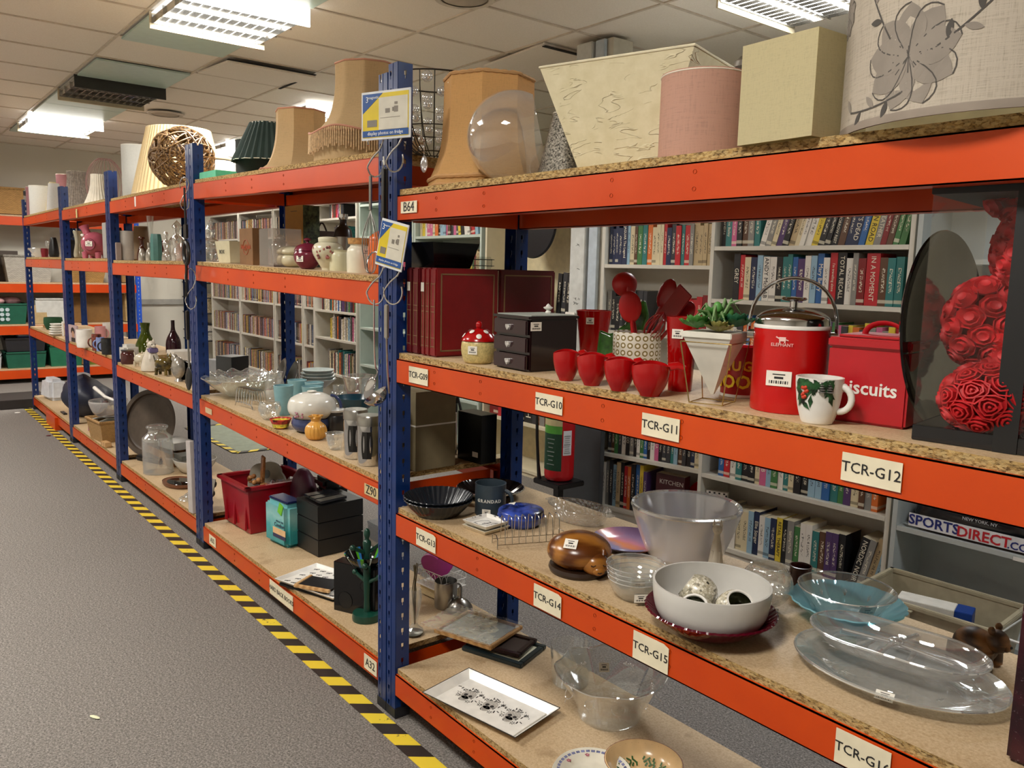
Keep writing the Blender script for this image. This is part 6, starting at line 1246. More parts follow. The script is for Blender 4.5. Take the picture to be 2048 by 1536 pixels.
for k in range(NR):
    q = 2*PI*(k+.5)/NR
    for j in range(2, 8):
        if (k+j) % 2 or n_ >= 66: continue
        r = (prb[j][0]+prb[j+1][0])/2; z_ = (prb[j][1]+prb[j+1][1])/2; o = link('bead', cbm, None, t, loc=(r*math.cos(q), r*math.sin(q), z_)); s = .75+.1*(j-2); s *= 1.25; o.scale = (s, s, s); n_ += 1
# --- second shelf of B
CRM = mat('#cfc7a8', .3, name='cream_glaze', vary=.05); MAR = mat('#6f1f35', .2, name='maroon_glaze', vary=.1)
jar('glass_lamp_base', 'stacked clear glass candle holder at the left of the Hard Rock carton', -2.010, 0.160, 1.444, 0.046, 0.208, [(.85, 0), (1, .06), (.95, .22), (.55, .34), (.95, .42), (.9, .52), (.4, .6), (.55, .75), (.3, .9), (.35, 1)], glass((.97, .98, .97), .03, 'pressed_glass', .16, .95), 'candle holder', th=.004)
x, y, z, R, H = -1.657, 0.110, 1.440, 0.045, 0.100; t = root('storage_tub', 'cream tub with dark lettering left of the Hard Rock carton', 'tub', (x+.01, y+.04, z+.0008), .1); b_ = B(); rshell(b_, .12, .1, .15, .12, H, .004); b_.box((0, 0, .004), (.118, .098, .008)); b_.obj('tub_body', CRM, t, smooth=False); text('lettering', 'BOX', .026, INK, t, (-.01, -.058, H*.5))
x, y, z, w, d, h, ro = -1.325, 0.120, 1.430, 0.228, 0.100, 0.160, 0.000
t = root('carton', 'brown carton printed Hard Rock, standing beside the clear box', 'box', (x, y, z+.0008), ro); w = .155; b_ = B(); b_.box((0, .0, h/2), (w, .07, h), bev=.001); b_.obj('carton_body', mat('#7a5632', .7, name='brown_card'), t, smooth=False); OP = mat('#a8431c', .5, name='burnt_orange_print'); text('lettering', 'Hard Rock', .026, OP, t, (0, -.0365, h*.50), bold=.0005); text('lettering', 'CAFE', .012, OP, t, (0, -.0365, h*.42)); b_ = B(); b_.tube([(.032*math.cos(q), -.0362, h*.49+.032*math.sin(q)) for q in [i*PI/16 for i in range(32)]], .0012, 5, closed=True); b_.obj('round_logo', OP, t)
x, y, z, w, d, h, ro = -1.083, 0.120, 1.425, 0.232, 0.100, 0.157, 0.000
t = root('display_box', 'clear plastic box holding a glass figure, beside the Hard Rock carton', 'display box', (x, y+.02, z+.0008), ro); PF = glass((.93, .90, .88), .05, 'tinted_acrylic', .08, .7); w, d = .15, .12; b_ = B(); [b_.box((sx*w/2, sy*d/2, h/2), (.002 if sx else w, .002 if sy else d, h)) for sx, sy in ((1, 0), (-1, 0), (0, 1), (0, -1))]; b_.box((0, 0, h), (w, d, .002)); b_.obj('clear_case', PF, t, smooth=False); b_ = B(); b_.box((0, 0, .004), (w, d, .008)); b_.obj('case_base', mat('#5a3f33', .5), t, smooth=False)
t2 = lat('glass_figure', 'faceted clear glass decanter inside the clear plastic box', 'ornament', x, y+.02, z+.009, .042, h*.82, [(.8, 0), (.85, .05), (.8, .3), (1, .6), (.75, .75), (.3, .82), (.5, .9), (0, 1)], glass((.96, .97, .97), .02, 'faceted_glass', .25, 1.0), seg=9)
jar('storage_pot', 'squat cream lidded pot, leftmost of the lidded jars', -1.033, 0.160, 1.427, 0.054, 0.087, [(.62, 0), (.9, .1), (1, .3), (.92, .5), (.78, .58)], CRM, lid=[(.84, .58), (.98, .66), (.9, .82), (.5, .95), (0, 1)], sm=3)
jar('ginger_jar', 'maroon round jar with knobbed lid among the cream jars', -0.751, 0.110, 1.421, 0.053, 0.119, [(.42, 0), (.6, .06), (.92, .25), (1, .45), (.9, .58)], MAR, lid=[(.98, .58), (.8, .72), (.45, .80), (.12, .84)], knob=[(.12, .82), (.1, .88), (.26, .92), (.24, .97), (0, 1)], stk=(.96, -.6, .32))
t = jar('ginger_jar', 'tall cream ginger jar painted with pink flowers', -0.627, 0.135, 1.418, 0.058, 0.126, [(.40, 0), (.42, .06), (.5, .12), (.9, .42), (1, .6), (.85, .76), (.56, .83)], mat('#d3cfb5', .25, name='pale_glaze'), lid=[(.60, .83), (.62, .94), (.5, .98), (0, 1)], sm=3); b_ = B(); R_ = random.Random(3)
x, y, z, R, H = -0.627, 0.135, 1.418, 0.058, 0.126
for k in range(16): a = ang(x, y)+R_.uniform(-1.2, .6); zz = H*R_.uniform(.35, .7); b_.ball((R*.93*math.cos(a), R*.93*math.sin(a), zz), (.006, .006, .006), 8)
b_.obj('painted_flowers', mat('#a8605a', .4, name='faded_rose_print', vary=.4, vscale=90), t)
jar('storage_jar', 'small cream square-shouldered jar right of the ginger jar', -0.581, 0.160, 1.417, 0.038, 0.077, [(.95, 0), (1, .05), (1, .7), (.9, .86), (.85, .9), (.9, 1)], mat('#cdcaa9', .3, name='pale_green_glaze'), sm=2)
t = jar('storage_jar', 'cream stoneware jar with a wide cork lid', -0.377, 0.135, 1.413, 0.045, 0.120, [(.97, 0), (1, .04), (1, .6), (.85, .72), (.72, .78), (.78, .82)], mat('#dcd7c2', .35, name='stoneware'), lid=[(.86, .82), (.9, .86), (.92, .97), (.86, 1), (0, 1)], lidm=mat('#b98a4e', .7, name='cork', vary=.2, vscale=80), sm=2, stk=(1, .5, .6))
jar('storage_jar', 'orange round lidded jar partly behind the hanging whisk', -0.265, 0.160, 1.411, 0.046, 0.156, [(.9, 0), (1, .1), (1, .55), (.93, .72)], mat('#d8621c', .3, name='orange_glaze'), lid=[(.97, .72), (.9, .8), (.5, .9), (.2, .94), (.2, 1), (0, 1)], sm=3, rf=flute(18, .012))
x, y, z = -0.803, 0.100, 1.422; t = root('carton', 'tall mustard yellow carton standing behind the cream and maroon pots', 'box', (-1.263, 0.320, 1.402+.004+.018), .05); b_ = B(); b_.box((0, 0, .137), (.17, .08, .275)); b_.obj('carton_body', mat('#a87318', .6, name='mustard_card'), t, smooth=False); b_ = B(); [b_.box((0, -.0405, .05+k*.012), (.12-.02*(k % 2), .0006, .003)) for k in range(6)]; b_.box((0, -.0405, .25), (.06, .0006, .004)); b_.obj('printed_lines', mat('#6b4a14', .6), t, smooth=False); b_ = B(); b_.box((.0865, 0, .137), (.003, .078, .27)); b_.obj('patterned_side', mat('#4f5a3a', .5, name='leafy_print', vary=.5, vscale=50), t, smooth=False)
SHK = -1.022, 0.400, 1.427, 0.041, 0.231; x, y, z, R, H = SHK; t = root('cocktail_shaker', 'steel cocktail flask with black shoulder behind the ginger jars', 'shaker', (x, y, z+.001)); part(t, 'steel_cup', [(0, 0)]+sc([(.95, 0), (1, .05), (1, .58)], R, H)+[(0, H*.58)], STEEL); part(t, 'black_shoulder', smoothp(sc([(.98, .58), (.8, .72), (.4, .80), (.36, .9)], R, H), 3)+[(0, H*.9)], mat('#2c1f1a', .3, name='dark_bronze')); part(t, 'cap', sc([(0, .9), (.42, .9), (.5, .94), (.5, 1), (0, 1)], R, H), CHROME)
x, y, z, R, H = -1.317, 0.440, 1.433, 0.056, 0.178; t = bxi('leather_case', 'brown leather box bag with a looped handle behind the jars', 'bag', x, y, z, .16, .10, H*.9, 0, mat('#3d2616', .5, name='brown_leather')); B().tube([(-.05+.1*k/8, 0, H*.9+.04*math.sin(PI*k/8)) for k in range(9)], .004, 6).obj('handle', mat('#2a1a10', .5), t)
# --- third shelf of B
GG2 = glass((.93, .97, .955), .04, 'pale_green_glass', .14, .9); GLW = glass((.97, .98, .97), .05, 'ribbed_glass', .18, 1.0, bump=.6, bscale=60)
lat('glass_bowl', 'very wide shallow pale green glass bowl at the left end of the shelf', 'bowl', -1.696, 0.191, 0.789, 0.190, 0.096, [(.28, 0), (.34, .04), (.6, .35), (.85, .72), (1, 1)], GG2, th=.004, seg=72, sm=3)
x, y, z, R, H = -1.69, .195, .7755, .15, .115
lat('glass_bowl', 'frilled clear glass bowl nested in the wide green one', 'bowl', x, y, z+.02, R, H*.95, [(.4, 0), (.5, .1), (.7, .5), (1, 1)], GLW, th=.004, seg=120, sm=3, rf=lambda t_, r, z_: (r*(1+.04*math.cos(12*t_)*(r/R)**3), z_+.008*math.cos(12*t_)*(r/R)**4))
for k, (px_, lb) in enumerate(((-2.0+.24, 'round steel plate leaning at the back behind the glass bowls'), (-1.62, 'second steel plate leaning at the back behind the glass bowls'))):
    t = root('metal_plate', lb, 'plate', (px_, .43, .7905+.085), (1.25, 0, -.2)); part(t, 'plate_body', closed_shell([(.05, 0), (.075, .012), (.085, .014)], .003), STEEL)
# chrome toast rack
def chrome_rack(label, x, y, z, L, D_, H, n, rot):
    t = root('toast_rack', label, 'toast rack', (x, y, z+.001), rot); 
    b_ = B(); b_.tube([(0, 0, .002), (.01, 0, .02), (L*.5, 0, .026), (L-.01, 0, .02), (L, 0, .002)], .0025, 6); b_.tube([(0, D_, .002), (.01, D_, .02), (L*.5, D_, .026), (L-.01, D_, .02), (L, D_, .002)], .0025, 6); b_.obj('feet', CHROME, t)
    for k in range(n): xx = .008+k*(L-.016)/(n-1); b_ = B(); b_.tube([(xx, 0, .018), (xx, .004, H*.8), (xx, D_*.15, H), (xx, D_*.85, H), (xx, D_-.004, H*.8), (xx, D_, .018)], .0022, 6); b_.obj('hoop', CHROME, t)
    return t
x, y, z = -1.463, 0.061, 0.787; chrome_rack('silver chrome toast rack of seven hoops in front of the green glass bowl', x, y+.01, z, .17, .07, .085, 7, .10)
x, y, z, R, H = -1.080, 0.081, 0.782, 0.064, 0.073
t = root('glass_dish', 'round cut-glass sugar dish with a beaded handle', 'dish', (x, y, z+.001)); part(t, 'dish_body', closed_shell(smoothp(sc([(.5, 0), (.8, .2), (1, .6), (.9, 1)], R*.75, H), 3), .004), CUT); b_ = B(); [b_.ball((R*.55+k*.009, .01, H*.95+.004*math.sin(k)), .006, 10) for k in range(6)]; b_.obj('beaded_handle', CUT, t)
BT_ = mat('#7fa9b0', .25, name='duck_egg_glaze'); 
for k, tok in enumerate(((-1.151, 0.174, 0.783, 0.044, 0.130), (-1.301, 0.343, 0.785, 0.044, 0.108), (-1.206, 0.333, 0.784, 0.047, 0.107), (-1.408, 0.290, 0.786, 0.046, 0.110))):
    if k == 1: tok = (tok[0]-.01, tok[1]+.05, tok[2], tok[3], tok[4])
    if k == 3: tok = (tok[0]-.0, tok[1]+.06, tok[2], tok[3], tok[4])
    lat('beaker', ('front duck-egg blue beaker, nearest the cut-glass dish', 'duck-egg blue beaker at the back right of the four', 'duck-egg blue beaker right behind the white teapot', 'duck-egg blue beaker at the back left of the four')[k], 'beaker', *tok, [(.70, 0), (.74, .03), (.86, .45), (1, 1)], BT_, th=.003, sm=2, rf=None)
lat('glass_jug', 'tall clear glass jug with handle behind the blue beakers', 'jug', -1.494, 0.275, 0.787, 0.048, 0.141, [(.8, 0), (1, .15), (.95, .6), (.7, .85), (.85, 1)], GLASS, th=.003, sm=3)
ringm = B()
x, y, z, R, H = -0.762, 0.127, 0.779, 0.095, 0.164
TPW = mat('#d9d6cc', .18, name='teapot_white'); TPB = mat('#39436a', .2, name='dusk_blue_glaze')
t = root('teapot', 'squat white teapot with pink blossom on a blue-grey bottom cup', 'teapot', (x, y, z+.001)); part(t, 'base_cup', [(0, 0)]+smoothp(sc([(.5, 0), (.72, .06), (.85, .2), (.80, .34)], R, H), 3)+[(0, H*.34)], TPB); part(t, 'pot_body', [(0, H*.3)]+smoothp(sc([(.6, .3), (.92, .45), (1, .62), (.9, .8), (.62, .9)], R, H), 4)+[(0, H*.9)], TPW); l_ = part(t, 'lid', smoothp(sc([(.62, .9), (.45, .94), (.12, .955)], R, H), 2)+[(0, H*.955)], TPW); part(l_, 'knob', smoothp(sc([(.1, .95), (.2, .98), (.16, 1), (0, 1.01)], R, H), 2), TPW); a = ang(x, y)+PI/2; ring_handle(t, R*.8, H*.6, H*.28, a, TPB, .006, .9)
b_ = B(); R_ = random.Random(2); [b_.ball((R*.94*math.cos(ang(x, y)-.7+R_.uniform(-.3, .3)), R*.94*math.sin(ang(x, y)-.7+R_.uniform(-.3, .3)), H*R_.uniform(.42, .58)), .005, 8) for _ in range(8)]; b_.obj('blossom_print', mat('#b07888', .4), t)
lat('trinket_dish', 'tiny painted dish with orange and green pattern at the shelf edge', 'dish', -0.877, 0.044, 0.780, 0.044, 0.039, [(.5, 0), (.7, .3), (1, 1)], mat('#b2372a', .25, name='painted_majolica', vary=.9, vscale=45), th=.003, sm=2); x, y, z, R, H = -0.877, 0.044, 0.780, 0.044, 0.039; part(COL.objects[-1], 'painted_well', [(0, .0045), (R*.7, .0052), (R*.9, H*.9), (0, .0046)], mat('#c9a93a', .25, name='painted_well_colours', vary=1.0, vscale=50))
x, y, z, R, H = -0.617, 0.075, 0.777, 0.040, 0.092
YL = mat('#d39a45', .25, name='honey_glaze', vary=.08); t = lat('gourd_jug', 'small ribbed honey-yellow gourd jug with a star mouth', 'jug', x, y, z, R, H, [(.55, 0), (.85, .1), (1, .32), (.9, .55), (.5, .74), (.45, .8), (.62, 1)], YL, th=.003, sm=4, seg=120, rf=lambda t_, r, z_: (r*(1+.05*abs(math.cos(9*t_))*(1 if z_ < H*.7 else .2)+(.25*math.cos(4*t_) if z_ > H*.95 else 0)), z_))
t = jar('black_canister', 'black round canister with a white top behind the gourd jug', -0.704, 0.199, 0.778, 0.039, 0.093, [(.95, 0), (1, .03), (1, .72), (.96, .75), (.98, .78), (.98, .9)], mat('#232225', .3, name='soft_black'), lid=[(.98, .9), (1, .94), (.97, 1), (0, 1)], lidm=mat('#c9c9c6', .3), sm=0, cat='canister')
for k, tok in enumerate(((-0.282, 0.067, 0.774, 0.041, 0.170), (-0.170, 0.059, 0.772, 0.040, 0.169))):
    x, y, z, R, H = tok; t = root('canister', ('chrome canister with an oval window, left of the pair by the post', 'chrome canister with an oval window, right next to the blue post')[k], 'canister', (x, y, z+.001)); part(t, 'body', [(0, 0)]+sc([(.95, 0), (1, .02), (1, .80)], R, H)+[(0, H*.80)], CHROME); part(t, 'lid', sc([(1.03, .80), (1.04, .96), (.96, 1), (0, 1)], R, H), STEEL); a = ang(x, y)-.2
    b_ = B(); w_, h_ = R*.42, H*.27
    for i in range(14):
        s = -1+2*i/13; ww = .9*math.cos(s*.9)**.5; zz = H*.42+s*h_; z2 = H*.42+(s+2/13)*h_
        if i == 13: break
        b_.poly([((R+.0008)*math.cos(a-ww*.55), (R+.0008)*math.sin(a-ww*.55), zz), ((R+.0012)*math.cos(a), (R+.0012)*math.sin(a), zz), ((R+.0012)*math.cos(a), (R+.0012)*math.sin(a), z2), ((R+.0008)*math.cos(a-ww*.55), (R+.0008)*math.sin(a-ww*.55), z2)]); b_.poly([((R+.0012)*math.cos(a), (R+.0012)*math.sin(a), zz), ((R+.0008)*math.cos(a+ww*.55), (R+.0008)*math.sin(a+ww*.55), zz), ((R+.0008)*math.cos(a+ww*.55), (R+.0008)*math.sin(a+ww*.55), z2), ((R+.0012)*math.cos(a), (R+.0012)*math.sin(a), z2)])
    b_.obj('window', mat('#1c1a18', .1, name='smoked_window'), t)
lat('glass_cup', 'small stack of clear glass cups in front of the black canister', 'cup', -0.428, 0.061, 0.775, 0.036, 0.061, [(.5, 0), (.7, .2), (.85, .6), (1, 1)], GLW, th=.003, sm=2)
lat('glass_bowl', 'clear glass bowl with a flat rim behind the chrome canisters', 'bowl', -1.383, 0.668, 0.786, 0.083, 0.112, [(.6, 0), (.75, .1), (.9, .7), (1, .92), (1.04, 1)], glass((.96, .98, .99), .03, 'jelly_bowl_glass', .2, 1.0), th=.003, sm=2)
lat('enamel_bowl', 'dark teal enamel bowl behind the chrome canisters', 'bowl', -1.131, 0.513, 0.783, 0.095, 0.055, [(.6, 0), (.8, .3), (1, 1)], mat('#123a4a', .2, name='teal_enamel'), th=.003, sm=2)
lat('glass_jar', 'clear glass jar behind the teal bowl', 'jar', -1.263, 0.493, 0.784, 0.036, 0.095, [(.9, 0), (1, .1), (1, .6), (.7, .75), (.75, 1)], GLASS, th=.003, sm=2)
x, y, z, R, H = -1.795, 0.639, 0.790, 0.097, 0.097
for k in range(4): lat('china_bowl', ('lowest', 'second', 'third', 'topmost')[k]+' of the stacked pale blue-white bowls behind the beakers', 'bowl', x+.004*(k % 2), y, z+k*H*.17, R*(1-.04*k), H*.5, [(.4, 0), (.5, .1), (.85, .7), (1, 1)], mat('#c5cfcb', .2, name='celadon_white'), th=.0025, sm=2)
# tall brown cartons by the post
KR = mat('#7d7155', .7, name='grey_brown_card')
x, y, z = -0.056, 0.032, 0.771; bxi('carton', 'tall slim grey-brown carton beside the chrome canisters, tied with string', 'box', x-.012, y+.075, z, .03, .12, .245, 0, KR, bev=.001)
t = bxi('carton', 'big brown carton tied with white string behind the blue post', 'box', -.10, .21, .7535+.018+.0008, .21, .16, .262, .02, KR, bev=.001); b_ = B(); b_.box((0, 0, .150), (.213, .163, .005)); b_.obj('string', WHT, t, smooth=False); t.rotation_euler = (0, 0, .02)
# black display box with open lid at the back right
t = root('jewellery_case', 'open black box with a hinged lid at the back of the shelf by the post', 'case', (-.085, .40, .772), .05); b_ = B(); b_.box((.06, .0, .085), (.13, .07, .17), bev=.001); b_.obj('case_body', mat('#0f0f11', .3, name='black_case'), t, smooth=False); b_ = B(); b_.box((-.035, -.05, .095), (.004, .10, .18), Matrix.Rotation(.35, 4, 'Z')); b_.obj('open_lid', mat('#0f0f11', .3, name='black_case'), t, smooth=False); b_ = B(); b_.tube([(-.008, -.04, .01), (-.008, -.04, .165)], .004, 8); b_.obj('hinge', CHROME, t); b_ = B(); b_.box((.095, -.0355, .03), (.03, .0008, .018)); b_.obj('barcode_label', STICK, t, smooth=False)
t = root('easel_frame', 'black triangular easel standing behind the brown carton', 'frame', (-.20, .44, .772)); b_ = B(); b_.tube([(-.05, 0, .004), (0, 0, .2), (.09, 0, .004)], .006, 6); b_.box((.02, 0, .01), (.14, .02, .01)); b_.obj('easel_body', BLK, t)
# --- bottom shelf of B
x, y, z, w, d, h, ro = -1.656, 0.243, 0.146, 0.340, 0.257, 0.276, 0.315
RC = mat('#96101f', .3, name='red_crate_plastic'); w, d = .33, .34; x, y = -1.658, 0.171; y += .12; h = .235
t = crate('red plastic crate full of wooden toys and bags at the left of the bottom shelf', x, y, z, w, d, h, .05, RC, .028, name='red_crate'); b_ = B(); [b_.box((sx*w*.46, -d*.478+.004, h*.45), (.02, .012, h*.8), Matrix.Rotation(-.06, 4, 'X'), bev=.003) for sx in (-.75, -.1, .75)]; b_.obj('ribs', RC, t, smooth=False)
CX, CY, CZ3 = x, y, z
t = root('wooden_toy', 'grey wooden cloud-shaped peg puzzle board sticking out of the red crate', 'toy', (CX-.05, CY+.02, CZ3+.20), (PI/2-.3, 0, .45)); b_ = B(); pts = []
for i in range(48): q = 2*PI*i/48; rr = .085*(1+.16*abs(math.cos(2.5*q))); pts.append((rr*math.cos(q)*1.25, rr*math.sin(q)))
b_.prism(pts, -.008, .008); b_.obj('board', mat('#8f8a7c', .6, name='grey_painted_wood'), t); b_ = B(); [b_.lathe([(0, .0095), (.022, .0095), (.022, .008)], 20, c=(cx_, cy_, 0)) for cx_, cy_ in ((-.05, -.02), (.0, .03), (.05, -.01))]; b_.obj('recesses', mat('#5d6261', .6), t)
t = root('wooden_toy', 'wooden stick puppet with round knobs in the red crate', 'toy', (CX+.03, CY-.03, CZ3+.20)); WDN = m_wood('#8a5a30', '#b98450', 'varnished_toy_wood', 9, .3); b_ = B(); b_.box((0, 0, .07), (.035, .012, .16), Matrix.Rotation(.15, 4, 'Y'), bev=.003); b_.obj('handle', WDN, t, smooth=False); b_ = B(); [b_.ball((-.10+k*.028, -.03-.008*(k % 2), .015+.012*(k % 3)), .013, 12) for k in range(7)]; b_.tube([(-.1, -.03, .0), (.08, -.01, .02)], .007, 8); b_.obj('knobs', WDN, t)
t = root('clear_bag', 'crumpled clear plastic bag in the right of the red crate', 'bag', (CX+.09, CY+.02, CZ3+.19), (0, -.5, .2)); film(18, 14, .18, .2, .03, 4).obj('bag_film', glass((.93, .93, .93), .1, 'dusty_film', .12, .7), t); 
t = root('purple_bag', 'dark purple folded bag behind the red crate', 'bag', (CX+.22, CY+.10, CZ3)); b_ = B(); b_.ball((0, 0, .16), (.10, .06, .15), 16); b_.obj('bag_body', mat('#4a1430', .5, name='plum_cloth'), t)
# incontinence / paper pack
x, y = -1.285, 0.173; t = root('diaper_pack', 'teal and white soft plastic pack of pads between red crate and black boxes', 'pack', (x-.005, y+.06, z+.001), .12)
def pk():
    n = NT('teal_pack_print'); c = n.n('ShaderNodeTexCoord'); s = n.n('ShaderNodeSeparateXYZ'); n.l(c.outputs['Object'], s.inputs[0]); nz = n.noise(n.coord(), 22, 3)
    f = n.math('ADD', n.math('MULTIPLY', s.outputs[2], 4), n.math('MULTIPLY', nz, .25)); n.bsdf(n.ramp(f, [(.1, '#1d7f8a'), (.45, '#3fa0a5'), (.7, '#8fc6c6'), (.95, '#63a9b0')]), .25, bump=nz, bstr=.3, bdist=.006); return n.m
b_ = B(); b_.box((0, 0, .105), (.20, .11, .21), bev=.02); b_.obj('pack_body', pk(), t); b_ = B(); b_.box((.0, 0, .212), (.17, .08, .012), bev=.005); b_.obj('navy_top', mat('#1b2350', .2, name='navy_film'), t); b_ = B(); b_.box((.055, -.057, .185), (.035, .003, .05), Matrix.Rotation(.4, 4, 'Y')); b_.obj('green_tag', mat('#6fbf2a', .3, name='lime_tag'), t, smooth=False); b_ = B(); b_.box((.04, -.0565, .075), (.11, .002, .028)); b_.obj('peach_band', mat('#e0b98a', .4), t, smooth=False); b_ = B(); b_.box((.04, -.0566, .052), (.11, .002, .018)); b_.obj('navy_band', mat('#1b2350', .4), t, smooth=False); text('lettering', 'PROACTIVE', .012, mat('#1b2f50', .4, name='deep_navy_print'), t, (.045, -.0568, .122)); text('lettering', 'Comfort', .026, mat('#1b2f50', .4, name='deep_navy_print'), t, (.042, -.0568, .104))
# black boxes
x, y, z0_ = -1.040, 0.323, 0.154; BB = mat('#121214', .4, name='black_board_box')
x, y, zz_, w, d, h, ro = -1.159, 0.382, 0.154, 0.255, 0.261, 0.298, -0.065
x, y = -1.105, 0.318; y += .05; x += .0
for k in range(3): bxi('black_box', ('lowest', 'middle', 'top')[k]+' of three stacked black lidded boxes', 'box', x, y, z0_+k*.078+.001, .20, .23, .075, .06, BB, bev=.002)
for k in range(3): t = bxi('disc_wallet', ('left', 'middle', 'right')[k]+' black glossy case lying on top of the black boxes', 'case', x-.055+k*.055, y-.02, z0_+.236, .045, .14, .012, .06+.05*k, mat('#2a2b30', .1, name='gloss_black_case'), bev=.001)
t = root('camera_case', 'black shiny zipped case with gold badge behind the black boxes', 'case', (x-.16, y+.09, z0_+.001)); b_ = B(); b_.box((0, 0, .12), (.10, .12, .24), bev=.01); b_.box((.0, -.02, .265), (.12, .10, .05), bev=.015); b_.obj('case_body', mat('#141313', .2, name='black_vinyl'), t)
t = root('clear_tub', 'small clear plastic tub behind the stack of black boxes', 'tub', (x+.14, y+.20, z0_+.001)); b_ = B(); rshell(b_, .09, .09, .11, .11, .12, .002); b_.obj('tub_body', glass((.93, .95, .97), .08, 'cloudy_plastic', .15, .8), t, smooth=False)
# dog tray, chalk board, black panel, mug tree, striped bowl
x, y = -0.719, 0.102; t = root('serving_tray', 'white rectangular tray printed with little black dachshunds', 'tray', (x+.045, y+.03, z0_+.016), (.0, 0, .30)); b_ = B(); rshell(b_, .30, .19, .335, .225, .016, .004); b_.box((0, 0, .003), (.298, .188, .006)); b_.obj('tray_body', WHT, t, smooth=False); b_ = B()
for i in range(8):
    for j in range(5): cx_, cy_ = -.13+i*.037+(.018 if j % 2 else 0), -.08+j*.039; b_.box((cx_, cy_, .0065), (.018, .005, .0006), .4); b_.box((cx_+.010, cy_+.006, .0065), (.006, .005, .0006), .4); b_.box((cx_-.006, cy_-.005, .0065), (.002, .006, .0006)); b_.box((cx_+.006, cy_-.002, .0065), (.002, .006, .0006))
b_.obj('dachshund_print', INK, t, smooth=False); tt = bxi('black_tray', 'black tray under the dachshund tray', 'tray', x+.045, y+.03, z0_+.001, .31, .20, .013, .30, BLK, bev=.003)
t = root('chalk_board', 'small black slate with a pale wood edge lying on the dachshund tray', 'board', (x+.09, y-.01, z0_+.040), (0, 0, .55)); b_ = B(); b_.box((0, 0, 0), (.14, .10, .006)); b_.obj('slate', mat('#17181b', .5, name='slate_black'), t, smooth=False); b_ = B(); b_.box((0, -.056, 0), (.16, .014, .012), bev=.002); b_.box((-.076, 0, 0), (.014, .11, .012), bev=.002); b_.obj('wood_edge', m_wood('#b58a58', '#d3ad7c', 'pale_edge_wood', 10, .5), t, smooth=False)
x, y, zz_, w, d, h, ro = -0.468, 0.176, 0.166, 0.069, 0.262, 0.251, 0.167
x, y = -0.429, 0.061; SPX, SPY = x+.075, y+.055; t = bxi('speaker_box', 'glossy black speaker box with round cut-outs standing behind the mug tree', 'speaker', SPX, SPY, z0_, .19, .055, .20, .42, mat('#0c0c0d', .12, name='piano_black'), bev=.002); b_ = B(); [b_.lathe([(0, 0), (r_, 0), (r_, .001)], 24, M_=Matrix.Translation((cx_, -.0285, cz_)) @ Matrix.Rotation(PI/2, 4, 'X')) for cx_, cz_, r_ in ((-.04, .06, .032), (.05, .13, .02))]; b_.obj('cone_ports', mat('#050505', .5, name='port_black'), t)
x, y, z, R, H = -0.280, 0.110, 0.169, 0.054, 0.340; DG = mat('#0f3d30', .3, name='dark_green_gloss'); t = root('mug_tree', 'dark green wooden mug tree by the blue post', 'mug tree', (x, y, z+.001)); part(t, 'base', sc([(0, 0), (.98, 0), (1, .03), (.95, .075), (.5, .085), (0, .085)], R, H), DG); part(t, 'stem', smoothp(sc([(.24, .085), (.20, .25), (.26, .5), (.2, .7), (.28, .84), (.14, .88), (.22, .93), (.16, .98), (0, 1)], R, H), 4), DG)
for k in range(6): q = ang(x, y)+k*1.05+.9; zz = H*(.40, .72, .55, .40, .72, .55)[k]; b_ = B(); b_.tube([(0, 0, zz), (R*1.0*math.cos(q), R*1.0*math.sin(q), zz+.03)], .007, 8); b_.ball((R*1.0*math.cos(q), R*1.0*math.sin(q), zz+.03), .011, 10); b_.obj('peg', DG, t)
x, y, z, R, H = -0.988, 0.439, 0.155, 0.123, 0.074
def stripes():
    n = NT('striped_glaze'); c = n.n('ShaderNodeTexCoord'); s = n.n('ShaderNodeSeparateXYZ'); n.l(c.outputs['Object'], s.inputs[0]); u = n.math('FRACT', n.math('MULTIPLY', n.math('ARCTAN2', s.outputs[1], s.outputs[0]), 5/(2*PI))); u = n.math('FRACT', n.math('ADD', u, 1)); n.bsdf(n.ramp(u, [(0, '#101214'), (.3, '#2a6fb0'), (.42, '#4fa028'), (.55, '#101214'), (.8, '#c9d8d8'), (.86, '#101214')], 'CONSTANT'), .12); return n.m
lat('striped_bowl', 'black bowl with blue and green stripes on top of the black speaker box', 'bowl', SPX+.03, SPY+.01, z0_+.2015, .075, .045, [(.5, 0), (.7, .2), (.95, .8), (1, 1)], stripes(), th=.004, sm=3, seg=48)
# right end of B bottom shelf (seen past the near post)
x, y, z, R, H = -0.087, 0.155, 0.173, 0.019, 0.327; t = root('glass_vase', 'slim glass vase with a dried twig just right of the near post', 'vase', (x+.012, y+.03, z+.001)); part(t, 'vase_body', closed_shell(smoothp([(.03, 0), (.032, .01), (.012, .03), (.014, .06), (.024, .12), (.022, .16)], 3), .002), GLASS); b_ = B(); R_ = random.Random(1); [b_.tube([(0, 0, .03), (R_.uniform(-.008, .008), R_.uniform(-.008, .008), .15), (R_.uniform(-.014, .014), R_.uniform(-.014, .014), .25)], .0018, 5) for _ in range(5)]; b_.obj('dried_twig', mat('#6e6248', .8, name='dry_stem'), t)
x, y = -0.066, 0.165; t = root('metal_dish', 'small dull metal dish lying at the right end of the lower shelf', 'dish', (x, y+.01, z+.001)); part(t, 'dish_body', closed_shell([(.02, 0), (.034, .006)], .002), STEEL)
x, y, zz_, w, d, h, ro = -0.361, 0.423, 0.169, 0.116, 0.188, 0.153, 0.384
x, y = -0.306, 0.371; y += .075; t = root('wire_basket', 'white wire basket with flower scrolls holding the pink heart box', 'basket', (x, y, z+.045), .12); b_ = B(); L, D_ = .155, .125
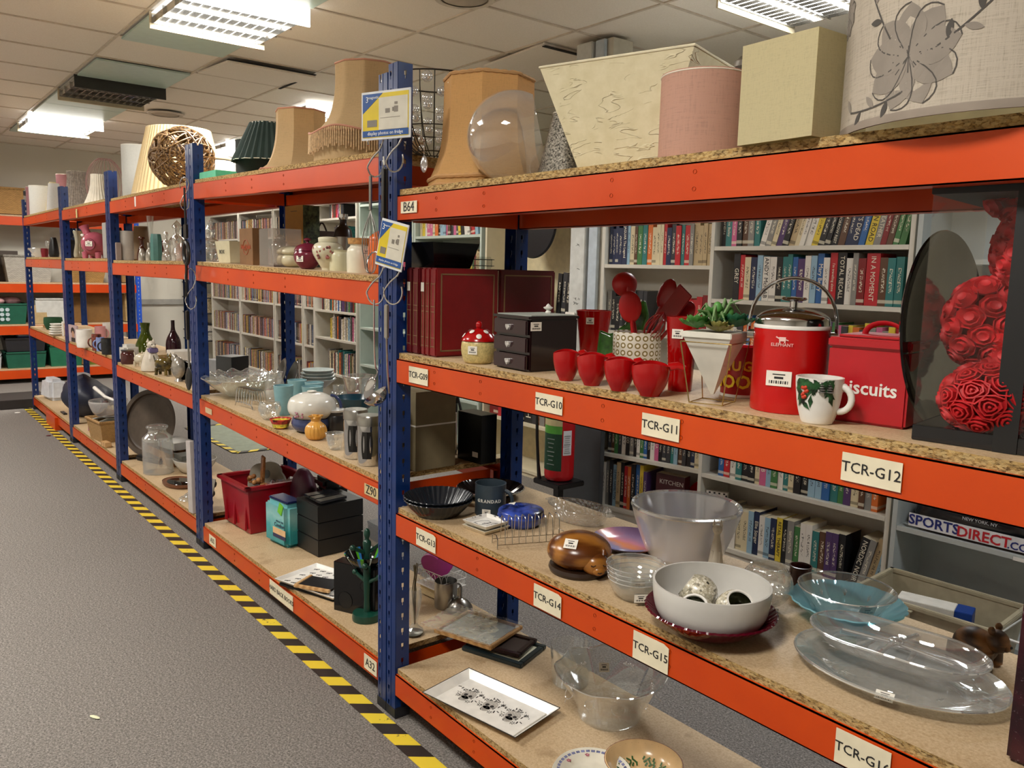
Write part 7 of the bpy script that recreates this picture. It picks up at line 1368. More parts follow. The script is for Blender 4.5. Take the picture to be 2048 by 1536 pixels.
for zz in (0, .03, .066): b_.tube([(-L/2, -D_/2, zz), (L/2, -D_/2, zz), (L/2, D_/2, zz), (-L/2, D_/2, zz)], .0018, 6, closed=True)
for k in range(5):
    for (sx, sy, ux, uy) in ((-L/2+L*(k+.5)/5, -D_/2, 1, 0), (L/2, -D_/2+D_*(k+.5)/5, 0, 1)):
        b_.tube([(sx+ux*.013*math.cos(q), sy+uy*.013*math.cos(q), .032+.030*math.sin(q)) for q in [i*PI/8 for i in range(9)]], .0012, 5)
        for j in range(6): q0 = j*PI/3; c = Vector((sx+ux*.006*math.cos(q0), sy+uy*.006*math.cos(q0), .015+.006*math.sin(q0))); b_.tube([c+Vector((ux*.0045*math.cos(q), uy*.0045*math.cos(q), .0045*math.sin(q))) for q in [i*PI/4 for i in range(8)]], .0008, 4, closed=True)
b_.obj('wire_frame', WHT, t); b_ = B(); b_.box((0, 0, -.001), (L, D_, .002)); b_.obj('basket_floor', WHT, t, smooth=False)
bxi('wicker_box', 'small pale wicker box under the white wire basket', 'basket', x, y, z, .13, .10, .041, .12, m_wicker('#8a7250', '#d9c69c', 120, 'pale_wicker'), bev=.003)
t = root('heart_box', 'pink heart-shaped box standing in the white wire basket', 'box', (x-.012, y+.0, z+.120), (PI/2, 0, .75)); hp = [(.062*math.sin(q)**3, .052*(math.cos(q)-.36*math.cos(2*q)-.13*math.cos(3*q))) for q in [i*2*PI/48 for i in range(48)]]; b_ = B(); b_.prism(hp, -.028, .028); b_.obj('heart_body', mat('#7c1350', .4, name='plum_pink_card'), t, sharp=.9); b_ = B(); b_.prism([(x_*1.04, y_*1.04) for x_, y_ in hp], .012, .031); b_.obj('lid', mat('#b83a94', .35, name='bright_pink_card'), t, sharp=.9)
x, y, z, R, H = -0.204, 0.402, 0.170, 0.043, 0.101; t = root('steel_mug', 'straight brushed steel jug beside the pink heart box', 'jug', (x, y, z+.001)); part(t, 'body', closed_shell(sc([(.97, 0), (1, .03), (1, 1)], R, H), .0015), STEEL); ring_handle(t, R, H*.55, H*.3, ang(x, y)+1.9, STEEL, .004)
x, y, z, R, H = -0.138, 0.422, 0.172, 0.049, 0.097; t = root('funnel', 'steel funnel standing upside down behind the wrapped frame', 'funnel', (x, y, z+.001)); part(t, 'cone', oshell(smoothp(sc([(1, 0), (.9, .2), (.5, .42), (.2, .5), (.14, .6), (.12, .95)], R, H), 3), .0012), STEEL)

# ---------------------------------------------------------------- hooks and hanging utensils on the posts
def s_hook(label, x, y, z, h, rot, m=CHROME, flip=1):
    t = root('s_hook', label, 'hook', (x, y, z), rot); b_ = B(); r = h*.24; pts = [(-r*math.cos(q)*flip-0, 0, h-r+r*math.sin(q)) for q in [PI*k/8 for k in range(-1, 9)]]+[(r*flip*.5, 0, h*.55)]+[(-0*flip+r*math.cos(q)*flip, 0, r-r*math.sin(q)*1) for q in [PI*k/8 for k in range(0, 0)]]+[(-r*.3*flip, 0, h*.42)]+[(-r*flip*math.cos(q)*1.0, 0, r-r*math.sin(q)) for q in [PI*k/8 for k in range(0, 10)]]
    b_.tube(smoothcurve(pts), .0026, 8); b_.obj('hook_wire', m, t); return t
def smoothcurve(P, n=3):
    P = [Vector(p_) for p_ in P]; Q = [P[0]]+P+[P[-1]]; out = []
    for i in range(1, len(Q)-2):
        for k in range(n): t = k/n; out.append(.5*((2*Q[i])+(-Q[i-1]+Q[i+1])*t+(2*Q[i-1]-5*Q[i]+4*Q[i+1]-Q[i+2])*t*t+(-Q[i-1]+3*Q[i]-3*Q[i+1]+Q[i+2])*t**3))
    return out+[P[-1]]
def hk(px): return px
P1 = [(0.014, -0.030, 1.699), (0.125, -0.030, 1.705), (0.032, -0.040, 1.323), (0.136, -0.040, 1.327), (-1.784, -0.030, 1.682), (-1.754, -0.030, 1.220)]
for k, (lb, h) in enumerate((('upper left S hook on the near post, carrying the whisk', .14), ('upper right S hook on the near post, behind the card packet', .14), ('lower left S hook on the near post, carrying the spoon', .155), ('lower right S hook on the near post, carrying the ladle', .155), ('upper S hook on the second post', .15), ('lower S hook on the second post', .19))):
    x, y, z = P1[k]; s_hook(lb, x+.018*(k != 4), y, z, h, .25)
def hang(name, label, cat, x, y, z, rot=0): return root(name, label, cat, (x, y, z), rot)
x, y, z = 0.010, -0.035, 1.703; t = hang('whisk', 'wire balloon whisk hanging left of the near post', 'whisk', x, y, z); b_ = B(); b_.tube([(0, 0, 0), (0, 0, -.10)], .005, 10); b_.obj('handle', STEEL, t); b_ = B()
for k in range(5):
    an = k*PI/5; 
    for s in (-1, 1): b_.tube([(s*math.cos(an)*.026*math.sin(q*PI/12)**1.2*(1.0), s*math.sin(an)*.026*math.sin(q*PI/12)**1.2, -.10-.205*(q/12 if q < 12 else 1)) if q < 9 else (s*math.cos(an)*.026*math.cos((q-9)*PI/6)**.8*.72, s*math.sin(an)*.026*math.cos((q-9)*PI/6)**.8*.72, -.10-.155-.035*math.sin((q-9)*PI/6)) for q in range(13)], .0011, 5)
b_.obj('wire_loops', STEEL, t)
x, y, z = 0.085, -0.030, 1.708; t = hang('melon_scoop', 'black handled scoop with a small steel ball hanging on the near post', 'scoop', x, y, z); b_ = B(); b_.tube([(0, 0, .02), (-.004, 0, .045)], .004, 6); b_.tube([(0, 0, -.145), (0, 0, -.18)], .004, 8); b_.obj('neck', STEEL, t); b_ = B(); b_.box((0, 0, -.065), (.026, .014, .16), bev=.006); b_.obj('grip', BLK, t); b_ = B(); b_.ball((0, -.004, -.195), (.018, .012, .018), 16); b_.obj('scoop_cup', CHROME, t)
def packet(label, x, y, z, w, h, rot):
    t = root('hook_packet', label, 'packet', (x, y, z), rot); b_ = B(); b_.box((0, 0, 0), (w, .004, h), bev=.0008); b_.obj('backing_card', mat('#d9dce0', .3, name='packet_white_card'), t, smooth=False)
    b_ = B(); b_.box((0, -.0026, .0), (w*.93, .001, h*.9)); b_.obj('yellow_print', mat('#d9c02a', .35, name='packet_yellow'), t, smooth=False); b_ = B(); b_.box((w*.16, -.0034, h*.03), (w*.58, .001, h*.66)); b_.obj('pale_picture', mat('#cfcabb', .35, name='packet_photo_beige'), t, smooth=False); b_ = B(); b_.box((0, -.0034, -h*.37), (w*.93, .001, h*.13)); b_.prism([(-w*.465, h*.45), (-w*.465, h*.05), (-w*.05, h*.45)], .0030, .0036, RX); b_.obj('blue_print', mat('#1f4f93', .35, name='packet_blue'), t, smooth=False)
    PWH = mat('#e8ecf0', .4, name='packet_white_print'); text('lettering', '3', h*.17, PWH, t, (-w*.37, -.0042, h*.33)); text('lettering', 'display photos on fridge', w*.075, PWH, t, (0, -.0042, -h*.37)); text('lettering', 'magnetic', w*.06, PWH, t, (-w*.24, -.0042, h*.37)); b_ = B(); [b_.box((cx_*w, -.0042, cz_*h), (sx*w, .0006, sz*h)) for cx_, cz_, sx, sz in ((.05, .08, .09, .09), (.22, .10, .08, .12), (.22, .22, .06, .05), (.10, -.06, .40, .008), (.16, .10, .03, .08))]; b_.box((-.27*w, -.0036, -.16*h), (.2*w, .0006, .14*h)); b_.obj('printed_scene', mat('#7d766c', .4, name='packet_grey_print'), t, smooth=False); return t
x, y, z = 0.119, -0.045, 1.864; packet('yellow and blue magnet packet hanging at the top of the near post', x, y, z, 0.1809, .135, (0, .0, .35))
x, y, z = 0.164, -0.050, 1.497; packet('tilted yellow and blue magnet packet hanging lower on the near post', x, y, z, .105, .135, (0, .22, .3))
x, y, z = 0.077, -0.060, 1.337; t = hang('serving_spoon', 'long steel spoon hanging left of the near post', 'spoon', x, y, z, .2); b_ = B(); b_.tube(smoothcurve([(0, 0, 0), (0, 0, -.08), (.004, 0, -.19), (.010, .006, -.215), (.006, -.004, -.235)]), .0028, 8); b_.obj('shaft', CHROME, t); b_ = B(); b_.ball((0, 0, 0), (.020, .008, .040), 16, M_=Matrix.Rotation(.55, 4, 'Y')); b_.obj('bowl', CHROME, t, loc=(-.012, -.006, -.265))
x, y, z = 0.151, -0.060, 1.332; t = hang('ladle', 'steel ladle hanging low on the near post', 'ladle', x, y, z, .2); b_ = B(); b_.box((0, 0, -.055), (.018, .008, .10), bev=.003); b_.obj('handle', STEEL, t); b_ = B(); b_.tube([(0, 0, -.10), (.004, 0, -.2), (.012, 0, -.265)], .003, 8); b_.obj('shaft', STEEL, t); b_ = B(); b_.lathe([(0, -.028), (.022, -.022), (.036, -.006), (.040, .006), (.038, .006), (.034, -.005), (.02, -.02), (0, -.025)], 28, M_=Matrix.Rotation(.55, 4, 'X') @ Matrix.Rotation(-.35, 4, 'Y')); b_.obj('cup', CHROME, t, loc=(-.022, -.02, -.275))
x, y, z = -1.751, -0.040, 1.612; t = hang('masher', 'black looped utensil hanging on the second post', 'utensil', x, y, z); b_ = B(); b_.tube([(0, 0, .17), (0, 0, 0), (0, 0, -.05)], .005, 8); b_.box((0, 0, -.03), (.05, .01, .07), bev=.004); b_.tube([(.035*math.cos(q), 0, -.13+.05*math.sin(q)) for q in [i*PI/12 for i in range(24)]], .009, 8, closed=True); b_.obj('body', BLK, t)
x, y, z = -1.756, -0.040, 1.403; t = hang('spaghetti_fork', 'black plastic fork hanging on the second post', 'fork', x, y, z); b_ = B(); b_.tube([(0, 0, .05), (0, 0, 0), (-.008, 0, -.05)], .007, 8); [b_.tube([(-.008+dx, 0, -.04), (-.024+dx*1.3, 0, -.13)], .0032, 6) for dx in (-.012, 0, .012)]; b_.obj('body', BLK, t)
x, y, z = -1.735, -0.050, 1.204; t = hang('slotted_spoon', 'slotted black and steel spoon hanging lowest on the second post', 'spoon', x, y, z); b_ = B(); b_.box((0, 0, -.06), (.03, .012, .14), bev=.004); b_.obj('grip', BLK, t); b_ = B(); b_.tube([(.004, 0, -.13), (.006, 0, -.26)], .005, 8); b_.obj('shaft', STEEL, t); b_ = B(); b_.ball((0, 0, 0), (.04, .010, .060), 16, M_=Matrix.Rotation(.25, 4, 'Y')); b_.obj('bowl', BLK, t, loc=(-.004, 0, -.315)); b_ = B(); [b_.box((dx-.006, -.0105, -.315), (.004, .002, .05), Matrix.Rotation(.25, 4, 'Y')) for dx in (-.012, .004)]; b_.obj('slots', STEEL, t, smooth=False)
t = root('glass_drop', 'frosted oval glass drop hanging under the crystal bowl', 'ornament', (0.220, 0.020, 1.725)); b_ = B(); b_.ball((0, 0, 0), (.015, .008, .024), 16); b_.tube([(0, 0, .022), (0, 0, .06)], .0008, 4); b_.obj('drop', glass((.9, .9, .93), .2, 'frosted_drop', .3, .8), t)

# ================================================================ bays C, D and E
PLC = m_fabric('#ddcba0', 'pleated_cream_cloth', 400, .1)
shade('big cream pleated empire lampshade on the third bay, behind the wicker ball', -2.936, 0.300, 1.828, 0.271, 0.395, [(1, 0), (.66, 1)], PLC, pleat=60, pd=.012)
x, y, z, R, H = -2.365, 0.140, 1.828, 0.163, 0.279
t = root('wicker_ball', 'woven brown wicker ball in front of the pleated lampshade', 'wicker ball', (x, y, z+R*.98)); R_ = random.Random(4); VN = m_wood('#4a3018', '#93703f', 'dark_vine', 30, .6)
for half in range(4):
    b_ = B()
    for k in range(11):
        nrm = Vector((R_.gauss(0, 1), R_.gauss(0, 1), R_.gauss(0, 1))).normalized(); u = nrm.orthogonal().normalized(); v = nrm.cross(u); o_ = R_.uniform(-.35, .35); rr = R*math.sqrt(1-o_*o_)*.97; ph = R_.uniform(0, 6)
        b_.tube([nrm*o_*R+(u*math.cos(q)+v*math.sin(q))*rr*(1+.03*math.sin(3*q+ph)) for q in [i*2*PI/28 for i in range(28)]], .0048, 5, closed=True, flat=1.5)
    b_.obj('vine_strands', VN, t)
shade('plain white drum lampshade left of the pleated shade on the third bay', -3.648, 0.250, 1.828, 0.105, 0.368, [(1, 0), (1, 1)], m_fabric('#cfcfca', 'white_cloth'))
bxi('clip_label', 'small white plastic clip label hooked on the third bay top beam', 'label', -2.766, -0.003, 1.745, .022, .003, .055, 0, WHT)
MV = mat('#96656a', .8, name='mauve_cloth')
shade('mauve drum lampshade at the left of the fourth bay top', -6.812, 0.380, 1.835, 0.078, 0.430, [(1, 0), (1, 1)], MV)
t = shade('grey twisted-pleat lampshade on the fourth bay', -5.332, 0.200, 1.835, 0.144, 0.325, [(1, 0), (.92, .03), (.62, .45), (.50, .8), (.52, 1)], mat('#a59a90', .7, name='grey_silk', vary=.2, vscale=60), pleat=34, pd=.03, tw=12)
shade('small ivory twisted-pleat lampshade beside the blue post of the fourth bay', -4.190, 0.120, 1.835, 0.099, 0.206, [(1, 0), (.62, .5), (.52, 1)], mat('#d9d2c2', .7, name='ivory_silk'), pleat=26, pd=.03, tw=10)
x, y, z, R, H = -5.098, 0.360, 1.835, 0.142, 0.432; t = root('wire_globe_shade', 'pink wire globe lampshade behind the fourth bay post', 'lampshade', (x, y, z+.001)); b_ = B()
for k in range(26): q = k*2*PI/26; b_.tube([(R*math.sin(a)*math.cos(q), R*math.sin(a)*math.sin(q), H/2-H/2*math.cos(a)) for a in [.45+i*(PI-.8)/12 for i in range(13)]], .0018, 4)
for a in (.45, PI-.35): b_.tube([(R*math.sin(a)*math.cos(q), R*math.sin(a)*math.sin(q), H/2-H/2*math.cos(a)) for q in [i*PI/12 for i in range(24)]], .003, 5, closed=True)
b_.obj('wire_ribs', mat('#b58a86', .5, name='pink_wire'), t)
shade('narrow mauve lampshade at the far left end of the fifth bay', -6.73, .06, 1.848, .03, .27, [(1, 0), (1, 1)], MV); shade('white satin drum lampshade on the fifth bay', -6.56, .14, 1.848, .11, .27, [(1, 0), (1, 1)], m_fabric('#d4d3cf', 'white_satin'))
shade('cream conical lampshade on the fifth bay', -6.15, .16, 1.848, .073, .28, [(1, 0), (.38, 1)], m_fabric('#dccf9f', 'pale_yellow_cloth')); shade('small white conical lampshade against the fourth post', -5.66, .085, 1.848, .066, .23, [(1, 0), (.62, 1)], m_fabric('#e0dedb', 'white_card'))
for i, (px_, lb) in enumerate((('a', 'pale yellow paper tag hanging from the fourth bay top beam'),)): bxi('paper_tag', lb, 'tag', -4.340, -0.004, 1.74, .032, .002, .062, 0, mat('#d8cf8a', .6, name='yellow_paper'))
# second level, bay C
x, y, z = -4.180, 0.100, 1.446
def bottle(label, tok, prof, m, name='bottle', th=.002, **k):
    return lat(name, label, 'bottle' if name == 'bottle' else name.replace('_', ' '), *tok, prof, m, th=th, sm=k.get('sm', 3))
AMB = mat('#4b2416', .15, name='amber_brown_glass', vary=.2); SIL = mat('#b8b2a8', .2, .5, name='silvered_glass', vary=.3)
bxi('picture_frame', 'small grey pink block at the left end of the third bay shelf', 'frame', -3.436, 0.050, 1.4465, .055, .03, .11, 0, mat('#a5958f', .6))
lat('jug', 'white rectangular vase with ribbed front on the third bay shelf', 'jug', -3.467, 0.110, 1.446, 0.045, 0.186, [(.9, 0), (1, .05), (1, .95), (1.02, 1)], mat('#cfcac4', .3, name='pale_china'), th=.003, seg=12, sm=0)
shade('beige cone lampshade standing among the bottles on the third bay shelf', -4.084, 0.360, 1.446, 0.078, 0.247, [(1, 0), (.62, 1)], m_fabric('#a58f74', 'tan_cloth'))
bottle('brown stoppered bottle with a silvered base on the third bay shelf', (-3.301, 0.160, 1.446, 0.030, 0.148), [(1, 0), (1, .2), (.7, .5), (.42, .62), (.42, .85), (.7, .92), (.6, 1)], AMB); bottle('small silvered bell bottle in front of the brown bottle', (-3.203, 0.135, 1.446, 0.023, 0.075), [(1, 0), (.95, .5), (.5, .9), (.4, 1)], SIL)
bottle('second silvered bottle with a dark ring handle beside the teal vase', (-3.036, 0.135, 1.446, 0.023, 0.107), [(1, 0), (.95, .4), (.5, .7), (.5, 1)], SIL)
lat('vase', 'teal faceted vase on the third bay shelf', 'vase', -2.979, 0.160, 1.446, 0.035, 0.159, [(.9, 0), (1, .1), (.95, .8), (.8, 1)], mat('#4e7f7a', .35, name='teal_glaze'), th=.003, seg=8, sm=0)
lat('glass_vase', 'tall slim clear glass flute vase behind the teal vase', 'vase', -3.092, 0.160, 1.446, 0.021, 0.270, [(.9, 0), (.3, .1), (.5, .5), (1, 1)], GLASS, th=.002, sm=3)
SH_ = glass((.96, .95, .93), .04, 'figured_glass', .3, 1.0)
for k, tok in enumerate(((-2.598, 0.110, 1.446, 0.027, 0.160), (-2.508, 0.135, 1.446, 0.026, 0.197), (-2.413, 0.135, 1.446, 0.030, 0.095))):
    lat('glass_decanter', ('leftmost clear cut-glass figure bottle by the second post', 'taller clear glass decanter by the second post', 'squat pinkish glass dish nearest the second post')[k], 'decanter', *tok, [(1, 0), (.9, .2), (.5, .4), (.75, .6), (.35, .75), (.5, .9), (.3, 1)] if k < 2 else [(.9, 0), (1, .4), (.8, 1)], SH_ if k < 2 else glass((.93, .82, .78), .04, 'pink_glass', .25, .9), th=.003, sm=3)
lat('bottle', 'dark purple curved vase behind the third rear post', 'vase', -3.775, 0.135, 1.446, 0.042, 0.218, [(.5, 0), (1, .45), (.6, .9), (.5, 1)], mat('#33202a', .2, name='aubergine_glaze'), th=.003, sm=3)
bxi('red_box', 'small dark red box behind the teal vase', 'box', -3.751, 0.400, 1.4465, .10, .04, .14, 0, mat('#7a1518', .5)); lat('chrome_pot', 'tall clear glass jar with rounded stopper behind the cut-glass bottles', 'jar', -3.239, 0.360, 1.446, 0.051, 0.261, [(.9, 0), (1, .1), (1, .5), (.3, .65), (.3, .75), (.6, .85), (0, 1)], SH_, sm=3)
# second level, bay D : pig bank and others
x, y, z, R, H = -4.358, 0.110, 1.456, 0.095, 0.220; PK = mat('#b35b6c', .2, name='pig_pink_glaze', vary=.06); t = root('pig_bank', 'big glossy pink pig money bank seen from behind, tail up', 'money bank', (x, y, z+.001), ang(x, y)-.5); b_ = B(); b_.ball((0, 0, H*.47), (R*1.05, R*.95, H*.40), 28); b_.tube([(R*.1, -R*.5, H*.78), (R*.1, -R*.62, H*.92), (R*.1, -R*.75, H*1.05)], [R*.3, R*.26, R*.38], 14)
for sx in (-.5, .5):
    for sy in (-.5, .5): b_.lathe([(0, 0), (R*.2, 0), (R*.24, H*.2), (0, H*.25)], 12, c=(sx*R, sy*R, 0))
b_.obj('body', PK, t); b_ = B(); b_.lathe([(0, 0), (R*.46, 0), (R*.42, .006), (0, .006)], 24, M_=Matrix.Translation((R*.94, R*.1, H*.45)) @ Matrix.Rotation(PI/2, 4, 'Y')); b_.obj('rubber_plug', mat('#8e3f50', .4, name='dark_pink'), t); sticker(t, (R*.94+.010, R*.1, H*.47), .05, .035, rz=PI/2); b_ = B(); [b_.ball((R*.55, -R*.62+.05*k, H*.74), (.012, .014, .012), 8) for k in range(2)]; b_.obj('white_spots', WHT, t)
bxi('grey_picture', 'pale grey canvas with a scroll drawing leaning beside the pink pig', 'picture', -3.657, 0.030, 1.4565, .105, .015, .23, 0, mat('#98938f', .6, name='grey_canvas'))
lat('glass_vase', 'flared glass vase of straw left of the pink pig', 'vase', -5.142, 0.160, 1.456, 0.046, 0.219, [(.8, 0), (1, .15), (.7, .55), (.8, .8), (1, 1)], glass((.93, .88, .72), .05, 'straw_glass', .2, .8, milk=.3), th=.003, sm=3)
bxi('black_box', 'black box at the left of the fourth bay shelf', 'box', -6.210, 0.300, 1.4565, .16, .06, .17, 0, BLK)
# second level, bay E
lat('glass_bowl', 'wide clear glass bowl at the left of the fifth bay shelf', 'bowl', -6.648, 0.110, 1.464, 0.102, 0.083, [(.4, 0), (.7, .4), (1, 1)], glass((.95, .96, .94), .05, 'smoky_bowl_glass', .2, .9, milk=.2), th=.003, sm=2); lat('red_cup', 'small dark red cup beside the wide glass bowl', 'cup', -6.569, 0.135, 1.464, 0.038, 0.084, [(.7, 0), (1, 1)], mat('#7b1626', .3), th=.002)
for k, tok in enumerate(((-6.518, 0.160, 1.464, 0.028, 0.154), (-6.232, 0.160, 1.464, 0.025, 0.127))): lat('wine_glass', ('left wine glass', 'right wine glass')[k]+' of the pair near the fourth post', 'glass', *tok, [(.8, 0), (.1, .05), (.1, .45), (.8, .6), (1, .8), (.85, 1)], GLASS, th=.0015, sm=2)
lat('black_jug', 'small black coffee jug behind the wine glasses', 'jug', -5.956, 0.110, 1.464, 0.042, 0.173, [(.8, 0), (1, .2), (.7, .8), (.5, 1)], BLK, th=.002, sm=2); lat('white_cup', 'white cup on a brown pot by the fourth post', 'cup', -6.043, 0.160, 1.464, 0.020, 0.094, [(.7, 0), (1, .5), (1, 1)], WHT, th=.002)
# third level, bay C figurines
WJ = mat('#d8d4cc', .3, name='white_earthenware')
x, y, z, R, H = -3.413, 0.086, 0.795, 0.063, 0.114; t = root('canister', 'white ceramic jar with rounded corners at the left of the figurines', 'jar', (x, y, z+.001), .2); b_ = B(); b_.box((0, 0, H/2), (R*1.7, R*1.5, H), bev=R*.3); b_.obj('jar_body', WJ, t)
jar('glass_jar', 'clip glass jar of dark red preserve in front of the white jar', -3.310, 0.055, 0.795, 0.043, 0.084, [(.95, 0), (1, .1), (1, .7), (.85, .85), (.9, 1)], mat('#4a2320', .1, name='dark_preserve'), lid=[(.95, 1), (.9, 1.05), (0, 1.08)], lidm=STEEL, sm=2)
def animal(name, label, tok, m, kind='cat', rot=0):
    x, y, z, R, H = tok; t = root(name, label, 'figurine', (x, y, z+.001), ang(x, y)+rot); b_ = B()
    if kind == 'sit': b_.lathe(smoothp(sc([(0, 0), (.9, 0), (1, .12), (.8, .4), (.5, .62), (.42, .75)], R, H), 3)+[(0, H*.75)], 20); b_.ball((R*.15, 0, H*.84), (R*.5, R*.45, H*.13), 14); b_.ball((R*.6, 0, H*.80), (R*.28, R*.24, H*.06), 10); [b_.lathe([(0, 0), (R*.2, 0), (0, H*.13)], 8, c=(R*.05, s*R*.3, H*.92)) for s in (-1, 1)]; [b_.tube([(R*.5, s*R*.4, H*.4), (R*.75, s*R*.4, .004)], R*.2, 8) for s in (-1, 1)]
    else:
        b_.ball((0, 0, H*.5), (R*.95, R*.55, H*.33), 18); b_.ball((R*.85, 0, H*.72), (R*.38, R*.36, H*.26), 14); b_.ball((R*1.15, 0, H*.66), (R*.16, R*.16, H*.1), 8); [b_.lathe([(0, 0), (R*.14, 0), (0, H*.16)], 8, c=(R*.8, s*R*.24, H*.92)) for s in (-1, 1)]
        [b_.tube([(sx*R, s*R*.3, H*.35), (sx*R*1.05, s*R*.32, .004)], R*.16, 8) for sx in (-.6, .55) for s in (-1, 1)]; b_.tube([(-R*.9, 0, H*.6), (-R*1.15, 0, H*.9)], [R*.1, R*.05], 8)
    b_.obj('body', m, t); b_ = B(); [b_.ball((R*(.62 if kind == 'sit' else 1.16), s*R*.2, H*(.86 if kind == 'sit' else .78)), .003, 6) for s in (-1, 1)]; b_.obj('eyes', BLK, t); return t
animal('pig_figurine', 'small cream china pig between the jar and the white cat', (-3.096, 0.073, 0.795, 0.051, 0.098), mat('#c9bfa8', .25, name='cream_china'), 'walk', .6)
t = animal('cat_figurine', 'white china cat with a lilac bow, sitting at the shelf edge', (-2.866, 0.077, 0.795, 0.057, 0.187), mat('#cfc6b6', .35, name='warm_white_china'), 'sit', .5); b_ = B(); b_.box((.02, 0, .125), (.05, .05, .03), bev=.005); b_.obj('lilac_bow', mat('#6a5f86', .4, name='lilac_glaze'), t)
animal('cat_figurine', 'brown and ochre mottled cat figurine beside the silver bird', (-2.615, 0.075, 0.795, 0.054, 0.126), mat('#57481f', .12, name='tortoiseshell_glaze', vary=.9, vscale=22), 'walk', .9)
x, y, z, R, H = -2.349, 0.081, 0.795, 0.045, 0.146; t = root('bird_ornament', 'round silvered bird ornament next to the chrome dish', 'ornament', (x, y, z+.001)); b_ = B(); b_.ball((0, 0, H*.5), (R*.9, R*.8, H*.42), 20); b_.ball((-R*.3, -R*.3, H*.85), (R*.4, R*.4, H*.18), 14); b_.lathe([(0, 0), (R*.5, 0), (R*.3, H*.12), (0, H*.12)], 14); b_.obj('bird_body', SIL, t)
t = root('oval_dish', 'dark oval dish with a chrome rim on a stand near the second post', 'dish', (-2.378, 0.120, 0.795+.055), (PI/2-.2, 0, .9)); o = part(t, 'dish_well', closed_shell([(.03, 0), (.05, .012)], .002), mat('#15110f', .08, name='polished_black')); part(t, 'chrome_rim', oshell([(.05, .010), (.056, .014)], .004), CHROME)
GB = mat('#5a6a1c', .08, name='olive_bottle_glass', Transmission_Weight=.5); bottle('olive green glass carafe at the back of the third bay', (-3.800, 0.289, 0.795, 0.070, 0.223), [(.95, 0), (1, .1), (.9, .35), (.5, .62), (.38, .8), (.48, 1)], GB, name='carafe'); bottle('dark burgundy bottle near the second rear post', (-3.700, 0.447, 0.795, 0.051, 0.245), [(.95, 0), (1, .3), (.8, .5), (.3, .72), (.25, 1)], mat('#2f141c', .12, name='burgundy_bottle_glass'))
for k, (px_, py_, yy, w, d, h, m, lb) in enumerate(((262, 700, .30, .16, .16, .09, WJ, 'white casserole dish at the back left of the third bay'), (305, 700, .36, .22, .14, .05, WHT, 'stack of white plates at the back of the third bay'), (330, 715, .25, .20, .12, .07, mat('#3b3d40', .4), 'charcoal box under the black tongs on the third bay'), (345, 700, .18, .10, .10, .11, mat('#85878a', .4), 'grey open carton beside the burgundy bottle'), (372, 700, .22, .12, .12, .15, mat('#26292b', .4), 'dark carton close to the second post'))): bxi(('casserole', 'plate_stack', 'box', 'carton', 'carton')[k], lb, ('dish', 'plates', 'box', 'box', 'box')[k], (-3.12, -2.75, -2.5, -2.35, -2.13)[k], (.34, .38, .28, .30, .30)[k], .7955, w, d, h, .1*k, m)
# third level, bays D and E
t = root('picture_frame', 'clear frame with a portrait photo of a dark-haired person, fourth bay', 'picture frame', (-4.770, 0.017, 0.817), .1); b_ = B(); b_.box((0, 0, .065), (.20, .012, .13)); b_.obj('frame_block', mat('#b9a2a4', .3, name='rose_grey_frame'), t, smooth=False); b_ = B(); b_.lathe([(0, 0), (.03, 0), (.03, .001)], 20, M_=Matrix.Translation((.01, -.0065, .062)) @ Matrix.Rotation(PI/2, 4, 'X')); b_.obj('portrait_face', mat('#b58a70', .6, name='face_tone'), t); b_ = B(); b_.prism([(-.028, .068), (-.034, .085), (-.02, .108), (.012, .114), (.042, .104), (.05, .08), (.042, .066), (.034, .082), (-.01, .09), (-.022, .076)], -.0085, -.0070, Matrix.Rotation(PI/2, 4, 'X') @ Matrix.Scale(-1, 4, (0, 0, 1))); b_.obj('portrait_hair', mat('#2a1c16', .6, name='hair_brown'), t, smooth=False); b_ = B(); b_.box((.01, -.0068, .018), (.09, .001, .032)); b_.obj('portrait_jacket', BLK, t, smooth=False)
MUGS = [(153, 186, 658, 696, WHT, 'big white mug with a red side, nearest the clear photo frame'), (184, 204, 668, 702, mat('#7a3a2c', .3, name='patterned_brown', vary=.6, vscale=60), 'brown patterned mug in the fourth bay row'), (193, 210, 674, 703, mat('#7f8fc0', .3, name='periwinkle_glaze'), 'periwinkle blue mug in the fourth bay row'), (203, 230, 676, 710, mat('#1e1f22', .3, name='black_glaze', vary=.4, vscale=50), 'black and white patterned mug closest to the third post'), (190, 212, 652, 682, mat('#c98f92', .3, name='rose_pink_glaze'), 'pink cup at the back of the fourth bay'), (206, 226, 645, 680, WJ, 'tall white jug at the back of the fourth bay')]
TOK = [(-4.299, -0.000, 0.817, 0.060, 0.129), (-4.022, 0.023, 0.817, 0.035, 0.114), (-3.972, 0.036, 0.817, 0.030, 0.096), (-3.728, 0.031, 0.817, 0.046, 0.107), (-4.825, 0.216, 0.817, 0.044, 0.113), (-4.893, 0.285, 0.817, 0.040, 0.135)]
for k, (q, tok) in enumerate(zip(MUGS, TOK)):
    x, y, z, R, H = tok; o = lat('mug' if k < 4 else ('cup' if k == 4 else 'jug'), q[5], 'mug' if k < 4 else 'cup', x, y, z, R*.9, H, [(.85, 0), (.95, .05), (1, .5), (.98, 1)], q[4], th=.003, sm=2, seg=28); ring_handle(o, R*.88, H*.5, H*.28, ang(x, y)+(PI/2 if k in (0, 4) else -PI/2), q[4], .005)
x, y, z, R, H = -5.515, 0.021, 0.810, 0.057, 0.120
